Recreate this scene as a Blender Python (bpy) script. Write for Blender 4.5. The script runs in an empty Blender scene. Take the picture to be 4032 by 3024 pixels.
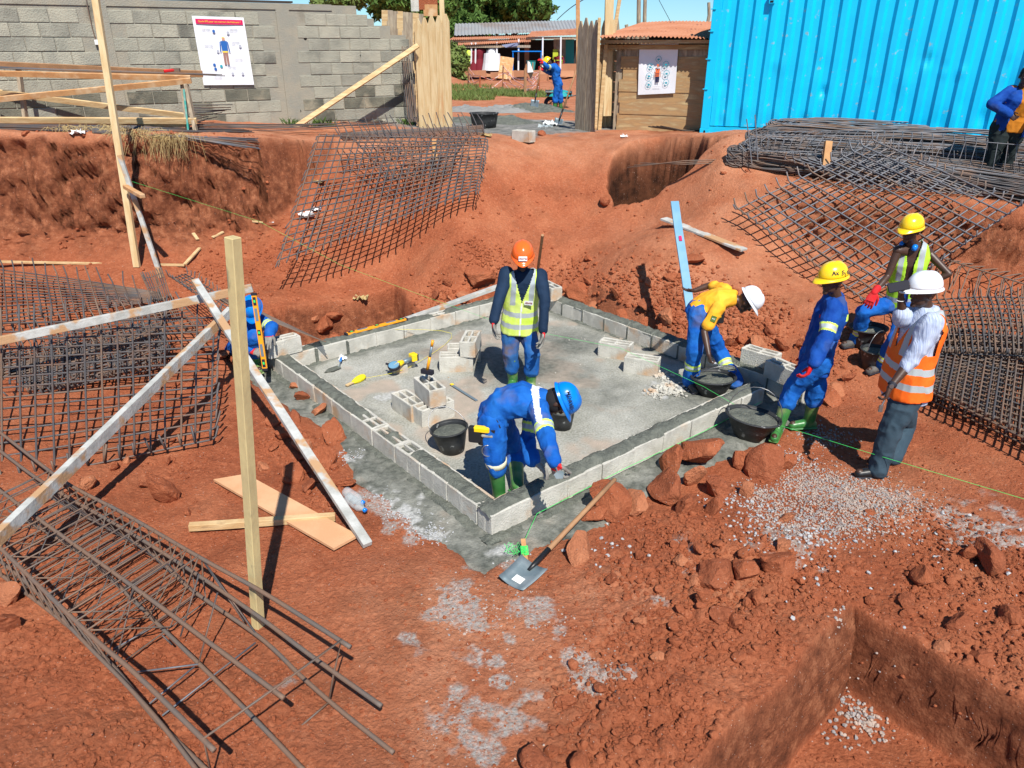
import bpy, math, random, bisect
import numpy as np
from mathutils import Vector, Matrix
R = math.radians
D = bpy.data
scene = bpy.context.scene
col = scene.collection
random.seed(7)
# ---------------------------------------------------------------- camera
CAMZ = 3.5; PITCH = R(24.85); FPX = 2880.0
cam = D.objects.new("camera", D.cameras.new("camera"))
col.objects.link(cam)
cam.location = (0, 0, CAMZ)
cam.rotation_euler = (R(90) - PITCH, 0, 0)
cam.data.sensor_fit = 'HORIZONTAL'
cam.data.angle = 2 * math.atan(2016 / FPX)
cam.data.clip_start = 0.05
cam.data.clip_end = 3000
scene.camera = cam
# ---------------------------------------------------------------- world, sun, exposure
SUN_EL = R(51.5); SUN_AZ = R(164)       # azimuth clockwise from +Y
w = D.worlds.new("World"); scene.world = w; w.use_nodes = True
nt = w.node_tree; bg = nt.nodes['Background']
sky = nt.nodes.new('ShaderNodeTexSky'); sky.sky_type = 'NISHITA'; sky.sun_disc = False
sky.sun_elevation = SUN_EL; sky.sun_rotation = SUN_AZ
sky.air_density = 0.85; sky.dust_density = 0.2; sky.ozone_density = 3.0; sky.altitude = 700
tn = nt.nodes.new('ShaderNodeMix'); tn.data_type = 'RGBA'; tn.blend_type = 'MULTIPLY'; tn.inputs[0].default_value = 1; tn.inputs[7].default_value = (.60, .86, 1.0, 1)
nt.links.new(sky.outputs[0], tn.inputs[6]); nt.links.new(tn.outputs[2], bg.inputs[0]); bg.inputs[1].default_value = 0.10
sl = D.lights.new("sun", 'SUN'); sl.energy = 5.0; sl.angle = R(0.55); sl.color = (1, 0.955, 0.88)
so = D.objects.new("sun", sl); col.objects.link(so)
sd_ = Vector((math.sin(SUN_AZ) * math.cos(SUN_EL), math.cos(SUN_AZ) * math.cos(SUN_EL), math.sin(SUN_EL)))
so.rotation_euler = sd_.to_track_quat('Z', 'Y').to_euler(); so.location = (3, -8, 14)
scene.view_settings.view_transform = 'Standard'; scene.view_settings.look = 'None'
scene.view_settings.exposure = 0.35; scene.view_settings.gamma = 1
scene.render.engine = 'CYCLES'
scene.render.resolution_x = 1024; scene.render.resolution_y = 768
scene.cycles.max_bounces = 5

# ---------------------------------------------------------------- helpers
K = 4032 / 2212
def ray(px, py):
    r = (px * K - 2016) / FPX; u = -(py * K - 1512) / FPX
    c, s = math.cos(PITCH), math.sin(PITCH)
    return Vector((r, c + u * s, -s + u * c))
def onz(px, py, z=0.0):
    d = ray(px, py); return Vector((0, 0, CAMZ)) + d * ((z - CAMZ) / d.z)
def at(px, py, Y):
    d = ray(px, py); return Vector((0, 0, CAMZ)) + d * (Y / d.y)

def tag(o, label=None, cat=None, group=None, kind=None):
    if label: o['label'] = label
    if cat: o['category'] = cat
    if group: o['group'] = group
    if kind: o['kind'] = kind
    return o
def thing(name, loc, label, cat, group=None, kind=None):
    o = D.objects.new(name, None); col.objects.link(o); o.location = Vector(loc)
    o.empty_display_size = 0.1
    return tag(o, label, cat, group, kind)
def wloc(p):
    v = Vector((0, 0, 0))
    while p is not None:
        v = v + p.location; p = p.parent
    return v
def V(*a): return Vector(a)

class MB:
    def __init__(s): s.v = []; s.f = []; s.m = []
    def add(s, vs, fs, mi=0):
        n = len(s.v); s.v += [tuple(p) for p in vs]; s.f += [tuple(i + n for i in f) for f in fs]; s.m += [mi] * len(fs); return s
    def box(s, c, size, rot=None, mi=0, taper=1.0):
        hx, hy, hz = size[0] / 2, size[1] / 2, size[2] / 2
        M = rot if rot is not None else Matrix.Identity(3)
        vs = []
        for z in (-1, 1):
            t = taper if z > 0 else 1
            for x, y in ((-1, -1), (1, -1), (1, 1), (-1, 1)):
                vs.append(Vector(c) + M @ Vector((x * hx * t, y * hy * t, z * hz)))
        return s.add(vs, [(3, 2, 1, 0), (4, 5, 6, 7), (0, 1, 5, 4), (1, 2, 6, 5), (2, 3, 7, 6), (3, 0, 4, 7)], mi)
    def beam(s, a, b, w_, t_, up=(0, 0, 1), mi=0):
        a, b = Vector(a), Vector(b); d = (b - a); L = d.length; d.normalize()
        side = d.cross(Vector(up))
        if side.length < 1e-3: side = d.cross(Vector((1, 0, 0)))
        side.normalize(); u = side.cross(d).normalized()
        M = Matrix((side, d, u)).transposed()
        n = max(1, int(L / 0.25)); vs = []; fs = []
        for i in range(n + 1):
            p = a + d * (L * i / n)
            jx = (random.random() - .5) * .04 * w_; jy = (random.random() - .5) * .04 * t_
            for x, y in ((-1, -1), (1, -1), (1, 1), (-1, 1)):
                vs.append(p + side * (x * w_ / 2 + jx) + u * (y * t_ / 2 + jy))
        for i in range(n):
            for k in range(4):
                A = i * 4 + k; B = i * 4 + (k + 1) % 4
                fs.append((A, B, B + 4, A + 4))
        fs.append((3, 2, 1, 0)); fs.append(tuple(n * 4 + k for k in range(4)))
        return s.add(vs, fs, mi)
    def tube(s, pts, r, n=6, mi=0, cap=True):
        pts = [Vector(p) for p in pts]; m = len(pts); rs = r if isinstance(r, (list, tuple)) else [r] * m
        vs = []; fs = []; prev = None
        for i, p in enumerate(pts):
            d = (pts[min(i + 1, m - 1)] - pts[max(i - 1, 0)])
            if d.length < 1e-9: d = Vector((0, 0, 1))
            d.normalize()
            if prev is None:
                a = d.orthogonal().normalized()
            else:
                a = prev - d * prev.dot(d)
                a = a.normalized() if a.length > 1e-6 else d.orthogonal().normalized()
            prev = a; b = d.cross(a)
            for k in range(n):
                t = 2 * math.pi * k / n
                vs.append(p + (a * math.cos(t) + b * math.sin(t)) * rs[i])
        for i in range(m - 1):
            for k in range(n):
                fs.append((i * n + k, i * n + (k + 1) % n, (i + 1) * n + (k + 1) % n, (i + 1) * n + k))
        if cap:
            fs.append(tuple(range(n - 1, -1, -1))); fs.append(tuple((m - 1) * n + k for k in range(n)))
        return s.add(vs, fs, mi)
    def lathe(s, base, axis, prof, n=24, mi=0, sx=1.0, xdir=None):
        # prof: (radius, height) along axis
        axis = Vector(axis).normalized(); a = (Vector(xdir) if xdir is not None else axis.orthogonal())
        a = (a - axis * a.dot(axis)).normalized(); b = axis.cross(a); vs = []; fs = []
        for r, h in prof:
            for k in range(n):
                t = 2 * math.pi * k / n
                vs.append(Vector(base) + axis * h + (a * math.cos(t) * sx + b * math.sin(t)) * r)
        m = len(prof)
        for i in range(m - 1):
            for k in range(n):
                fs.append((i * n + k, i * n + (k + 1) % n, (i + 1) * n + (k + 1) % n, (i + 1) * n + k))
        return s.add(vs, fs, mi)
    def ring(s, secs, mi=0, cap=True):
        # secs: list of rings (each list of points, same length)
        n = len(secs[0]); vs = [p for r_ in secs for p in r_]; fs = []
        for i in range(len(secs) - 1):
            for k in range(n):
                fs.append((i * n + k, i * n + (k + 1) % n, (i + 1) * n + (k + 1) % n, (i + 1) * n + k))
        if cap:
            fs.append(tuple(range(n - 1, -1, -1))); fs.append(tuple((len(secs) - 1) * n + k for k in range(n)))
        return s.add(vs, fs, mi)
    def build(s, name, mats, parent=None, smooth=False, origin=None, bevel=0):
        if not isinstance(mats, (list, tuple)): mats = [mats]
        if parent is not None: o0 = wloc(parent); loc = Vector((0, 0, 0))
        else:
            if origin is None:
                a = np.array(s.v); origin = Vector(((a[:, 0].min() + a[:, 0].max()) / 2, (a[:, 1].min() + a[:, 1].max()) / 2, a[:, 2].min()))
            o0 = Vector(origin); loc = o0
        me = D.meshes.new(name)
        me.from_pydata([(p[0] - o0.x, p[1] - o0.y, p[2] - o0.z) for p in s.v], [], s.f)
        for m in mats: me.materials.append(m)
        if len(mats) > 1: me.polygons.foreach_set('material_index', s.m)
        if smooth: me.polygons.foreach_set('use_smooth', [True] * len(me.polygons))
        me.update()
        o = D.objects.new(name, me); col.objects.link(o); o.location = loc
        if parent is not None: o.parent = parent
        if bevel:
            b = o.modifiers.new('bevel', 'BEVEL'); b.width = bevel; b.segments = 1; b.limit_method = 'ANGLE'
        return o

# ---- numpy noise
def _h(ix, iy, seed):
    n = (ix.astype(np.int64) * 374761393 + iy.astype(np.int64) * 668265263 + seed * 982451653) & 0x7fffffff
    n = ((n ^ (n >> 13)) * 1274126177) & 0x7fffffff
    n = ((n ^ (n >> 15)) * 2246822519) & 0x7fffffff
    return ((n ^ (n >> 14)) & 0xffff) / 65535.0
def vnoise(x, y, seed=0):
    ix = np.floor(x); iy = np.floor(y); fx = x - ix; fy = y - iy
    fx = fx * fx * (3 - 2 * fx); fy = fy * fy * (3 - 2 * fy)
    a = _h(ix, iy, seed); b = _h(ix + 1, iy, seed); c = _h(ix, iy + 1, seed); d = _h(ix + 1, iy + 1, seed)
    return (a * (1 - fx) + b * fx) * (1 - fy) + (c * (1 - fx) + d * fx) * fy
def fbm(x, y, s, oct=4, seed=0):
    v = 0; a = .5; t = 0
    for o in range(oct):
        v = v + a * (vnoise(x / s + 13.7 * o, y / s - 7.1 * o, seed + o) - .5); t += a; a *= .5; s = s * .5
    return v / t * 2
def noise3(p, s, seed=0):       # cheap 3d-ish noise for displacement, p (n,3)
    x, y, z = p[:, 0] / s, p[:, 1] / s, p[:, 2] / s
    return (vnoise(x + .31 * z, y + .17 * z, seed) + vnoise(y - .23 * x, z + .11 * x, seed + 5) + vnoise(z + .19 * y, x - .29 * y, seed + 9)) / 3 * 2 - 1
def stones(x, y, s, seed=0, rmin=.25, rmax=.6, dens=1.0):
    ix = np.floor(x / s); iy = np.floor(y / s); out = np.zeros_like(x)
    for dx in (-1, 0, 1):
        for dy in (-1, 0, 1):
            cx = ix + dx; cy = iy + dy
            px = (cx + _h(cx, cy, seed)) * s; py = (cy + _h(cx, cy, seed + 3)) * s
            r = (rmin + (rmax - rmin) * _h(cx, cy, seed + 7) ** 2) * s
            r = np.where(_h(cx, cy, seed + 11) < dens, r, 1e-6)
            an = _h(cx, cy, seed + 17) * 3.14; ca, sa = np.cos(an), np.sin(an)
            u = (x - px) * ca + (y - py) * sa; v = (-(x - px) * sa + (y - py) * ca) * 1.35
            d2 = (u * u + v * v) / (r * r)
            hh = r * np.sqrt(np.clip(1 - d2, 0, 1)) * .8 + (u * .25) * (d2 < 1)
            out = np.maximum(out, hh)
    return out
def sstep(a, b, x):
    t = np.clip((x - a) / (b - a), 0, 1); return t * t * (3 - 2 * t)

# ---------------------------------------------------------------- materials
def mat(name, base=(.5, .5, .5), rough=.8, metal=0.0, spec=0.3, vary=None, scale=8, bump=0, bscale=40, coat=0, detail=6, vary2=None, s2=40, thr=(.4, .6), thr2=(.55, .7), stretch=None, alpha=None):
    m = D.materials.new(name); m.use_nodes = True; n = m.node_tree; N = n.nodes; L = n.links
    b = N['Principled BSDF']; b.inputs['Base Color'].default_value = (*base, 1); b.inputs['Roughness'].default_value = rough
    b.inputs['Metallic'].default_value = metal; b.inputs['Specular IOR Level'].default_value = spec
    if coat: b.inputs['Coat Weight'].default_value = coat; b.inputs['Coat Roughness'].default_value = .15
    tc = N.new('ShaderNodeTexCoord'); vec = tc.outputs['Object']
    if stretch:
        mp = N.new('ShaderNodeMapping'); mp.inputs['Scale'].default_value = stretch; L.new(vec, mp.inputs[0]); vec = mp.outputs[0]
    cur = None
    if vary:
        no = N.new('ShaderNodeTexNoise'); no.inputs['Scale'].default_value = scale; no.inputs['Detail'].default_value = detail; no.inputs['Roughness'].default_value = .6
        L.new(vec, no.inputs['Vector'])
        cr = N.new('ShaderNodeValToRGB'); cr.color_ramp.elements[0].position = thr[0]; cr.color_ramp.elements[1].position = thr[1]
        cr.color_ramp.elements[0].color = (*base, 1); cr.color_ramp.elements[1].color = (*vary, 1)
        L.new(no.outputs[0], cr.inputs[0]); cur = cr.outputs[0]
        if vary2:
            n2 = N.new('ShaderNodeTexNoise'); n2.inputs['Scale'].default_value = s2; n2.inputs['Detail'].default_value = 4; L.new(vec, n2.inputs['Vector'])
            c2 = N.new('ShaderNodeValToRGB'); c2.color_ramp.elements[0].position = thr2[0]; c2.color_ramp.elements[1].position = thr2[1]
            L.new(n2.outputs[0], c2.inputs[0])
            mx = N.new('ShaderNodeMix'); mx.data_type = 'RGBA'; L.new(c2.outputs[0], mx.inputs[0]); L.new(cur, mx.inputs[6]); mx.inputs[7].default_value = (*vary2, 1); cur = mx.outputs[2]
        L.new(cur, b.inputs['Base Color'])
    if bump:
        nb = N.new('ShaderNodeTexNoise'); nb.inputs['Scale'].default_value = bscale; nb.inputs['Detail'].default_value = 5; L.new(vec, nb.inputs['Vector'])
        bp = N.new('ShaderNodeBump'); bp.inputs['Strength'].default_value = 1; bp.inputs['Distance'].default_value = bump
        L.new(nb.outputs[0], bp.inputs['Height']); L.new(bp.outputs[0], b.inputs['Normal'])
    if alpha is not None: b.inputs['Alpha'].default_value = alpha
    return m

M = {}
M['rebar'] = mat('rebar_steel', (.095, .088, .088), .6, .2, .5, vary=(.18, .105, .07), scale=3, thr=(.48, .68), bump=.003, bscale=120)
M['rebar_rust'] = mat('rusty_rebar', (.20, .125, .085), .65, .15, .4, vary=(.15, .12, .10), scale=4, thr=(.45, .6), bump=.003, bscale=120)
M['rebar_grey'] = mat('grey_rebar', (.15, .155, .17), .55, .25, .5, vary=(.24, .17, .13), scale=5, thr=(.5, .7))
M['wood'] = mat('pale_sawn_wood', (.62, .45, .24), .75, vary=(.50, .32, .15), scale=4, stretch=(1, 1, 6), bump=.002, bscale=30, vary2=(.30, .2, .11), s2=5, thr2=(.62, .75))
M['wood_v'] = mat('pale_upright_board', (.66, .52, .30), .78, vary=(.56, .40, .20), scale=3, stretch=(5, 5, .7), bump=.002, bscale=30, vary2=(.52, .27, .12), s2=1.6, thr2=(.60, .75))
M['wood_or'] = mat('orange_sawn_wood', (.55, .30, .13), .75, vary=(.45, .22, .09), scale=4, bump=.002, bscale=30, vary2=(.62, .42, .24), s2=6, thr2=(.5, .7))
M['wood_grey'] = mat('weathered_wood', (.36, .29, .21), .85, vary=(.25, .19, .13), scale=5, stretch=(6, 6, 1), bump=.003, bscale=30, vary2=(.47, .38, .26), s2=4, thr2=(.5, .7))
M['wood_plank'] = mat('shed_plank_wood', (.42, .26, .12), .85, vary=(.30, .19, .10), scale=3, stretch=(1, 1, 5), bump=.003, bscale=30, vary2=(.5, .38, .2), s2=3, thr2=(.5, .7))
M['wood_cem'] = mat('cement_splashed_wood', (.36, .36, .33), .85, vary=(.50, .50, .47), scale=6, bump=.004, bscale=35, vary2=(.45, .27, .14), s2=3.5, thr2=(.50, .56))
M['ply'] = mat('orange_plywood', (.68, .40, .22), .75, vary=(.60, .33, .17), scale=3, bump=.001, bscale=40)
M['block'] = mat('pale_concrete_block', (.56, .54, .475), .92, vary=(.44, .425, .37), scale=6, bump=.008, bscale=70, vary2=(.50, .33, .20), s2=3.2, thr2=(.54, .68))
M['mortar'] = mat('wet_mortar', (.10, .108, .09), .7, 0, .4, vary=(.15, .158, .13), scale=12, bump=.02, bscale=55)
M['blacktub'] = mat('black_rubber', (.018, .02, .022), .55, 0, .45, vary=(.035, .037, .038), scale=10, vary2=(.28, .29, .28), s2=14, thr2=(.64, .7))
M['wire'] = mat('steel_wire', (.3, .3, .3), .4, .8)
M['blue'] = mat('blue_cotton', (.006, .085, .38), .85, 0, .15, vary=(.014, .13, .46), scale=6, bump=.012, bscale=16, vary2=(.15, .13, .17), s2=3.5, thr2=(.56, .82))
M['dblue'] = mat('dark_blue_cotton', (.005, .045, .26), .85, 0, .15, vary=(.010, .07, .32), scale=6, bump=.012, bscale=16, vary2=(.06, .09, .2), s2=4, thr2=(.58, .8))
M['jeans'] = mat('muddy_blue_trousers', (.012, .10, .36), .88, 0, .15, vary=(.03, .11, .28), scale=5, bump=.006, bscale=24, vary2=(.13, .10, .10), s2=4, thr2=(.52, .66))
M['navy'] = mat('navy_shirt', (.008, .022, .05), .8, 0, .2, vary=(.012, .03, .065), scale=6, bump=.004, bscale=30)
M['hiviz'] = mat('hiviz_yellow', (.58, .80, .06), .7, 0, .2, vary=(.66, .78, .22), scale=5, bump=.004, bscale=20)
M['hiviz_g'] = mat('hiviz_green', (.38, .75, .03), .7, 0, .2, vary=(.45, .8, .05), scale=5, bump=.004, bscale=20)
M['hiviz_o'] = mat('hiviz_orange', (.95, .14, .012), .7, 0, .2, vary=(.95, .18, .02), scale=5, bump=.004, bscale=20)
M['refl'] = mat('reflective_tape', (.42, .47, .48), .5, .1, .5)
M['refl_y'] = mat('lime_tape', (.62, .85, .12), .6, 0, .3)
M['white'] = mat('white_cloth', (.75, .76, .78), .8, 0, .2)
M['skin'] = mat('dark_skin', (.055, .026, .016), .45, 0, .5, vary=(.07, .034, .021), scale=8)
M['skin_l'] = mat('brown_skin', (.16, .07, .04), .5, 0, .5)
M['red'] = mat('red_glove', (.62, .015, .02), .75, 0, .2, vary=(.5, .03, .03), scale=15)
M['glovegrey'] = mat('grey_glove_rubber', (.28, .27, .24), .7, vary=(.18, .17, .15), scale=15)
M['boot'] = mat('green_rubber_boot', (.03, .16, .035), .35, 0, .5, vary=(.07, .22, .06), scale=7, vary2=(.30, .32, .13), s2=5, thr2=(.5, .68))
M['bootcuff'] = mat('cream_boot_lining', (.62, .60, .42), .7)
M['black'] = mat('black_leather', (.012, .012, .013), .4, 0, .5)
M['blackcloth'] = mat('black_cloth', (.018, .018, .02), .85, 0, .2)
M['shoe'] = mat('dusty_boot', (.06, .06, .06), .7, 0, .3, vary=(.13, .12, .11), scale=12)
M['slate'] = mat('slate_trousers', (.035, .062, .085), .8, 0, .2, vary=(.045, .075, .10), scale=5, bump=.005, bscale=20)
M['dtrous'] = mat('dark_trousers', (.018, .026, .026), .85, 0, .2, bump=.005, bscale=20)
M['yellowshirt'] = mat('yellow_shirt', (.95, .42, .02), .75, 0, .2, vary=(.95, .46, .04), scale=5, bump=.004, bscale=22)
M['ochre'] = mat('ochre_shirt', (.52, .19, .015), .8, 0, .2, vary=(.45, .16, .015), scale=5, bump=.005, bscale=16)
M['h_orange'] = mat('orange_plastic', (.95, .14, .015), .28, 0, .5, coat=.3)
M['h_blue'] = mat('blue_plastic', (.0, .20, .72), .25, 0, .5, coat=.3)
M['h_yellow'] = mat('yellow_plastic', (.95, .62, .01), .28, 0, .5, coat=.3)
M['h_white'] = mat('white_plastic', (.80, .83, .86), .3, 0, .5, coat=.2)
M['ink'] = mat('black_ink', (.02, .02, .03), .7)
M['inkred'] = mat('dark_red_ink', (.25, .02, .05), .7)
M['alu'] = mat('pale_blue_aluminium', (.13, .30, .44), .5, .1, .4, vary=(.17, .34, .47), scale=4)
M['alugrey'] = mat('grey_aluminium', (.20, .26, .30), .5, .4, .5)
M['lvl'] = mat('orange_level', (.90, .35, .015), .4, 0, .5)
M['green'] = mat('green_vial', (.05, .7, .15), .2)
M['metal'] = mat('scuffed_steel', (.20, .26, .28), .5, .4, .5, vary=(.32, .37, .38), scale=6, thr=(.45, .65))
M['handle'] = mat('handle_wood', (.40, .22, .11), .7, vary=(.33, .18, .09), scale=9)
M['yel'] = mat('yellow_string', (.85, .72, .02), .7, bump=.01, bscale=90)
M['grn'] = mat('green_string', (.08, .75, .16), .6)
M['straw'] = mat('dry_straw', (.45, .33, .15), .9)
M['paper'] = mat('white_paper', (.78, .78, .76), .8)
M['bottle'] = mat('clear_plastic', (.62, .70, .72), .12, 0, .5, alpha=.35)
M['sand_m'] = mat('grey_sand', (.22, .22, .21), .95, vary=(.27, .265, .25), scale=3, bump=.02, bscale=25)
M['teal'] = mat('teal_plastic', (.02, .30, .30), .5)
# ---------------------------------------------------------------- slab frame
CX, CY, YAW = -0.16, 4.71, R(39.55)
da = Vector((math.cos(YAW), math.sin(YAW), 0)); db = Vector((-math.sin(YAW), math.cos(YAW), 0))
LA, LB = 4.15, 4.26
def wp(a, b, z=0.0): return Vector((CX, CY, 0)) + da * a + db * b + Vector((0, 0, z))
def tosl(x, y):
    return (x - CX) * da.x + (y - CY) * da.y, (x - CX) * db.x + (y - CY) * db.y
# ---------------------------------------------------------------- terrain control points: (px, py, 'z'|'Y', value)
CP = [
 (1000,1500,'z',.1),(1000,1250,'z',.07),(1400,1350,'z',.12),(1700,1180,'z',.1),(2000,1100,'z',.08),(2212,1250,'z',.1),(1890,1040,'z',.03),(2212,1500,'z',.1),
 (1300,1659,'z',.12),(700,1659,'z',.1),(0,1659,'z',.12),(0,1300,'z',.1),(250,1250,'z',.08),(556,1360,'z',.04),(850,1180,'z',.03),(1060,1200,'z',.0),(650,920,'z',.04),
 (400,1000,'z',.1),(200,900,'z',.14),(0,950,'z',.2),(0,760,'z',.3),(250,760,'z',.22),(450,700,'z',.18),(560,650,'z',.2),(330,640,'z',.4),
 (0,600,'z',.55),(300,582,'z',.6),(480,560,'z',.52),(600,560,'z',.45),(200,590,'z',.58),
 (720,720,'z',.05),(900,700,'z',.1),(860,600,'z',.25),(1000,620,'z',.25),(1190,625,'z',.1),(1350,680,'z',.12),(1600,750,'z',.06),(1780,860,'z',.03),
 (800,560,'z',.45),(1000,560,'Y',10.6),(900,470,'Y',11.7),(1100,450,'Y',12.1),(1050,330,'Y',12.9),(960,400,'Y',12.0),(1200,520,'Y',11.5),(1350,560,'Y',10.3),(1450,640,'Y',9.5),
 (1250,460,'Y',12.2),(1400,470,'Y',11.7),(1500,440,'Y',11.4),(1435,500,'Y',10.8),(1610,560,'Y',10.0),(1560,480,'Y',10.7),(1700,600,'Y',9.7),(1850,760,'Y',7.95),(1780,680,'Y',8.7),(1640,430,'Y',10.9),
 (1760,560,'Y',10.2),(1900,580,'Y',10.0),(2050,620,'Y',9.5),(2212,700,'Y',8.9),(2100,850,'z',.1),(2212,900,'z',.12),(2000,780,'z',.15),
 (1590,370,'Y',11.4),(1560,340,'z',1.95),(1130,302,'z',1.93),(1255,282,'z',1.98),(1400,292,'z',2.0),(1510,292,'z',2.02),(1350,318,'z',1.9),(1000,285,'z',1.93),(850,268,'Y',15.6),
 (700,275,'Y',14.6),(1100,245,'z',1.88),(1200,241,'z',1.8),(950,240,'z',1.85),(1000,210,'z',1.8),(1200,200,'z',1.78),(1100,185,'z',1.78),(900,190,'z',1.8),(1300,190,'z',1.8),
 (1100,165,'z',1.7),(600,165,'z',1.7),(1600,165,'z',1.7),
]
cpw = []
for px, py, k, v in CP:
    q = onz(px, py, v) if k == 'z' else at(px, py, v)
    cpw.append((q.x, q.y, q.z))
cpw += [(-12, 9, .6), (-12, 5, .3), (-8, 3, .1), (12, 8, .4), (12, 4, .1), (0, 1, .1), (-5, 0, .1), (6, 0, .1), (-10, 16, 2.1), (9, 12.5, 2.02), (12, 12, 2.0), (-18, 25, 1.8), (18, 25, 1.8), (-20, 50, 1.7), (25, 50, 1.7), (4, -3, .1), (-4, -3, .1), (0, 55, 1.7), (8, 17, 2), (-14, 13, 2.3)]
cpw = np.array(cpw)
def _phi(r2): return r2 * np.log(r2 + 1e-9) * .5
def _tps(pts, lam=.02):
    n = len(pts); d2 = ((pts[:, None, :2] - pts[None, :, :2]) ** 2).sum(-1)
    A = np.zeros((n + 3, n + 3)); A[:n, :n] = _phi(d2) + lam * np.eye(n)
    A[:n, n] = 1; A[:n, n + 1:] = pts[:, :2]; A[n, :n] = 1; A[n + 1:, :n] = pts[:, :2].T
    return np.linalg.solve(A, np.append(pts[:, 2], [0, 0, 0]))
_w = _tps(cpw)
gx = np.arange(-22, 26, .12); gy = np.arange(-4, 60, .12)
GX, GY = np.meshgrid(gx, gy)
_B = np.full(GX.shape, _w[-3]) + _w[-2] * GX + _w[-1] * GY
for (x, y, z), c in zip(cpw, _w): _B += c * _phi((GX - x) ** 2 + (GY - y) ** 2)
_B = np.clip(_B, -.03, 2.5)
def Bh(x, y):
    fx = np.clip((x - gx[0]) / .12, 0, len(gx) - 1.001); fy = np.clip((y - gy[0]) / .12, 0, len(gy) - 1.001)
    i = fx.astype(int); j = fy.astype(int); u = fx - i; v = fy - j
    return (_B[j, i] * (1 - u) + _B[j, i + 1] * u) * (1 - v) + (_B[j + 1, i] * (1 - u) + _B[j + 1, i + 1] * u) * v
def interp(x, pts):   # polyline y(x), pts sorted
    return np.interp(x, [p[0] for p in pts], [p[1] for p in pts])
# left plateau edge and right plateau edge (world y as a function of x)
_l = [at(-260, 285, 10.7), at(0, 287, 10.8), at(300, 294, 11.0), at(540, 303, 11.7), at(640, 300, 12.6), at(720, 290, 13.6)]
LEDGE = [(p.x, p.y) for p in _l]; LEDZ = [(p.x, p.z) for p in _l]
_r = [at(1585, 372, 11.2), at(1700, 395, 10.9), at(1810, 412, 10.7), at(2000, 432, 10.3), at(2212, 452, 9.9), at(2600, 470, 9.5)]
REDGE = [(p.x, p.y) for p in _r]; REDZ = [(p.x, p.z) for p in _r]
PC = onz(1838, 1306, .1)
pdl = Vector((-math.cos(R(37.2)), -math.sin(R(37.2)))); pdr = Vector((.665, -.747))
def polysd(x, y, poly):
    d = np.full(x.shape, 1e9); ins = np.zeros(x.shape, bool); n = len(poly)
    for i in range(n):
        ax, ay = poly[i]; bx, by = poly[(i + 1) % n]; ex, ey = bx - ax, by - ay
        t = np.clip(((x - ax) * ex + (y - ay) * ey) / (ex * ex + ey * ey), 0, 1)
        d = np.minimum(d, (x - ax - t * ex) ** 2 + (y - ay - t * ey) ** 2)
        c = ((ay > y) != (by > y)) & (x < (bx - ax) * (y - ay) / (by - ay + 1e-12) + ax); ins ^= c
    return np.sqrt(d) * np.where(ins, 1, -1)
HOLE1 = [tuple(onz(*p, .25)[:2]) for p in ((585, 655), (700, 630), (850, 607), (905, 640), (975, 695), (850, 712), (720, 690), (600, 745))]
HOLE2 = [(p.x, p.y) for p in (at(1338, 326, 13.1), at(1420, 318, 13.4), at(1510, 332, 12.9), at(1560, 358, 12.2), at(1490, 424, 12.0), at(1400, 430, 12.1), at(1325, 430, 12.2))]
BL = []
def blob(px, py, r, v, z=.1): q = onz(px, py, z); BL.append((q.x, q.y, r, v))
# rubble areas
for a in ((1500,1200,.6,1),(1700,1250,.5,1),(1350,1230,.3,.7),(1550,1330,.45,1),(1400,1400,.35,.9),(1400,1560,.4,1.1),(1300,1640,.25,1),(2050,1180,.5,.9),(2170,1260,.5,1),(2000,1300,.3,.7),(1250,1500,.2,.6),
          (2150,1400,.4,.9),(620,960,.35,.8),(700,1080,.25,.6),(400,1010,.3,.3),(100,1400,.6,.35),(450,1550,.5,.5),(560,1500,.3,.5),(250,1620,.5,.5),(300,1350,.6,.3)): blob(*a)
for a in ((1290,660,.6,.9,.2),(1430,690,.7,.9,.15),(1600,720,.5,.9,.12),(1050,610,.4,.8,.25),(960,640,.4,.7,.2),(1200,600,.5,.6,.3),(700,700,.6,.5,.2),(500,600,.8,.35,.4),(620,560,.7,.4,.4),(1800,760,.5,.4,.2)): blob(*a)
def rubmask(x, y):
    m = np.zeros_like(x)
    for cx, cy, r, v in BL: m = np.maximum(m, v * np.exp(-((x - cx) ** 2 + (y - cy) ** 2) / (r * r) * .9))
    return m
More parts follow.
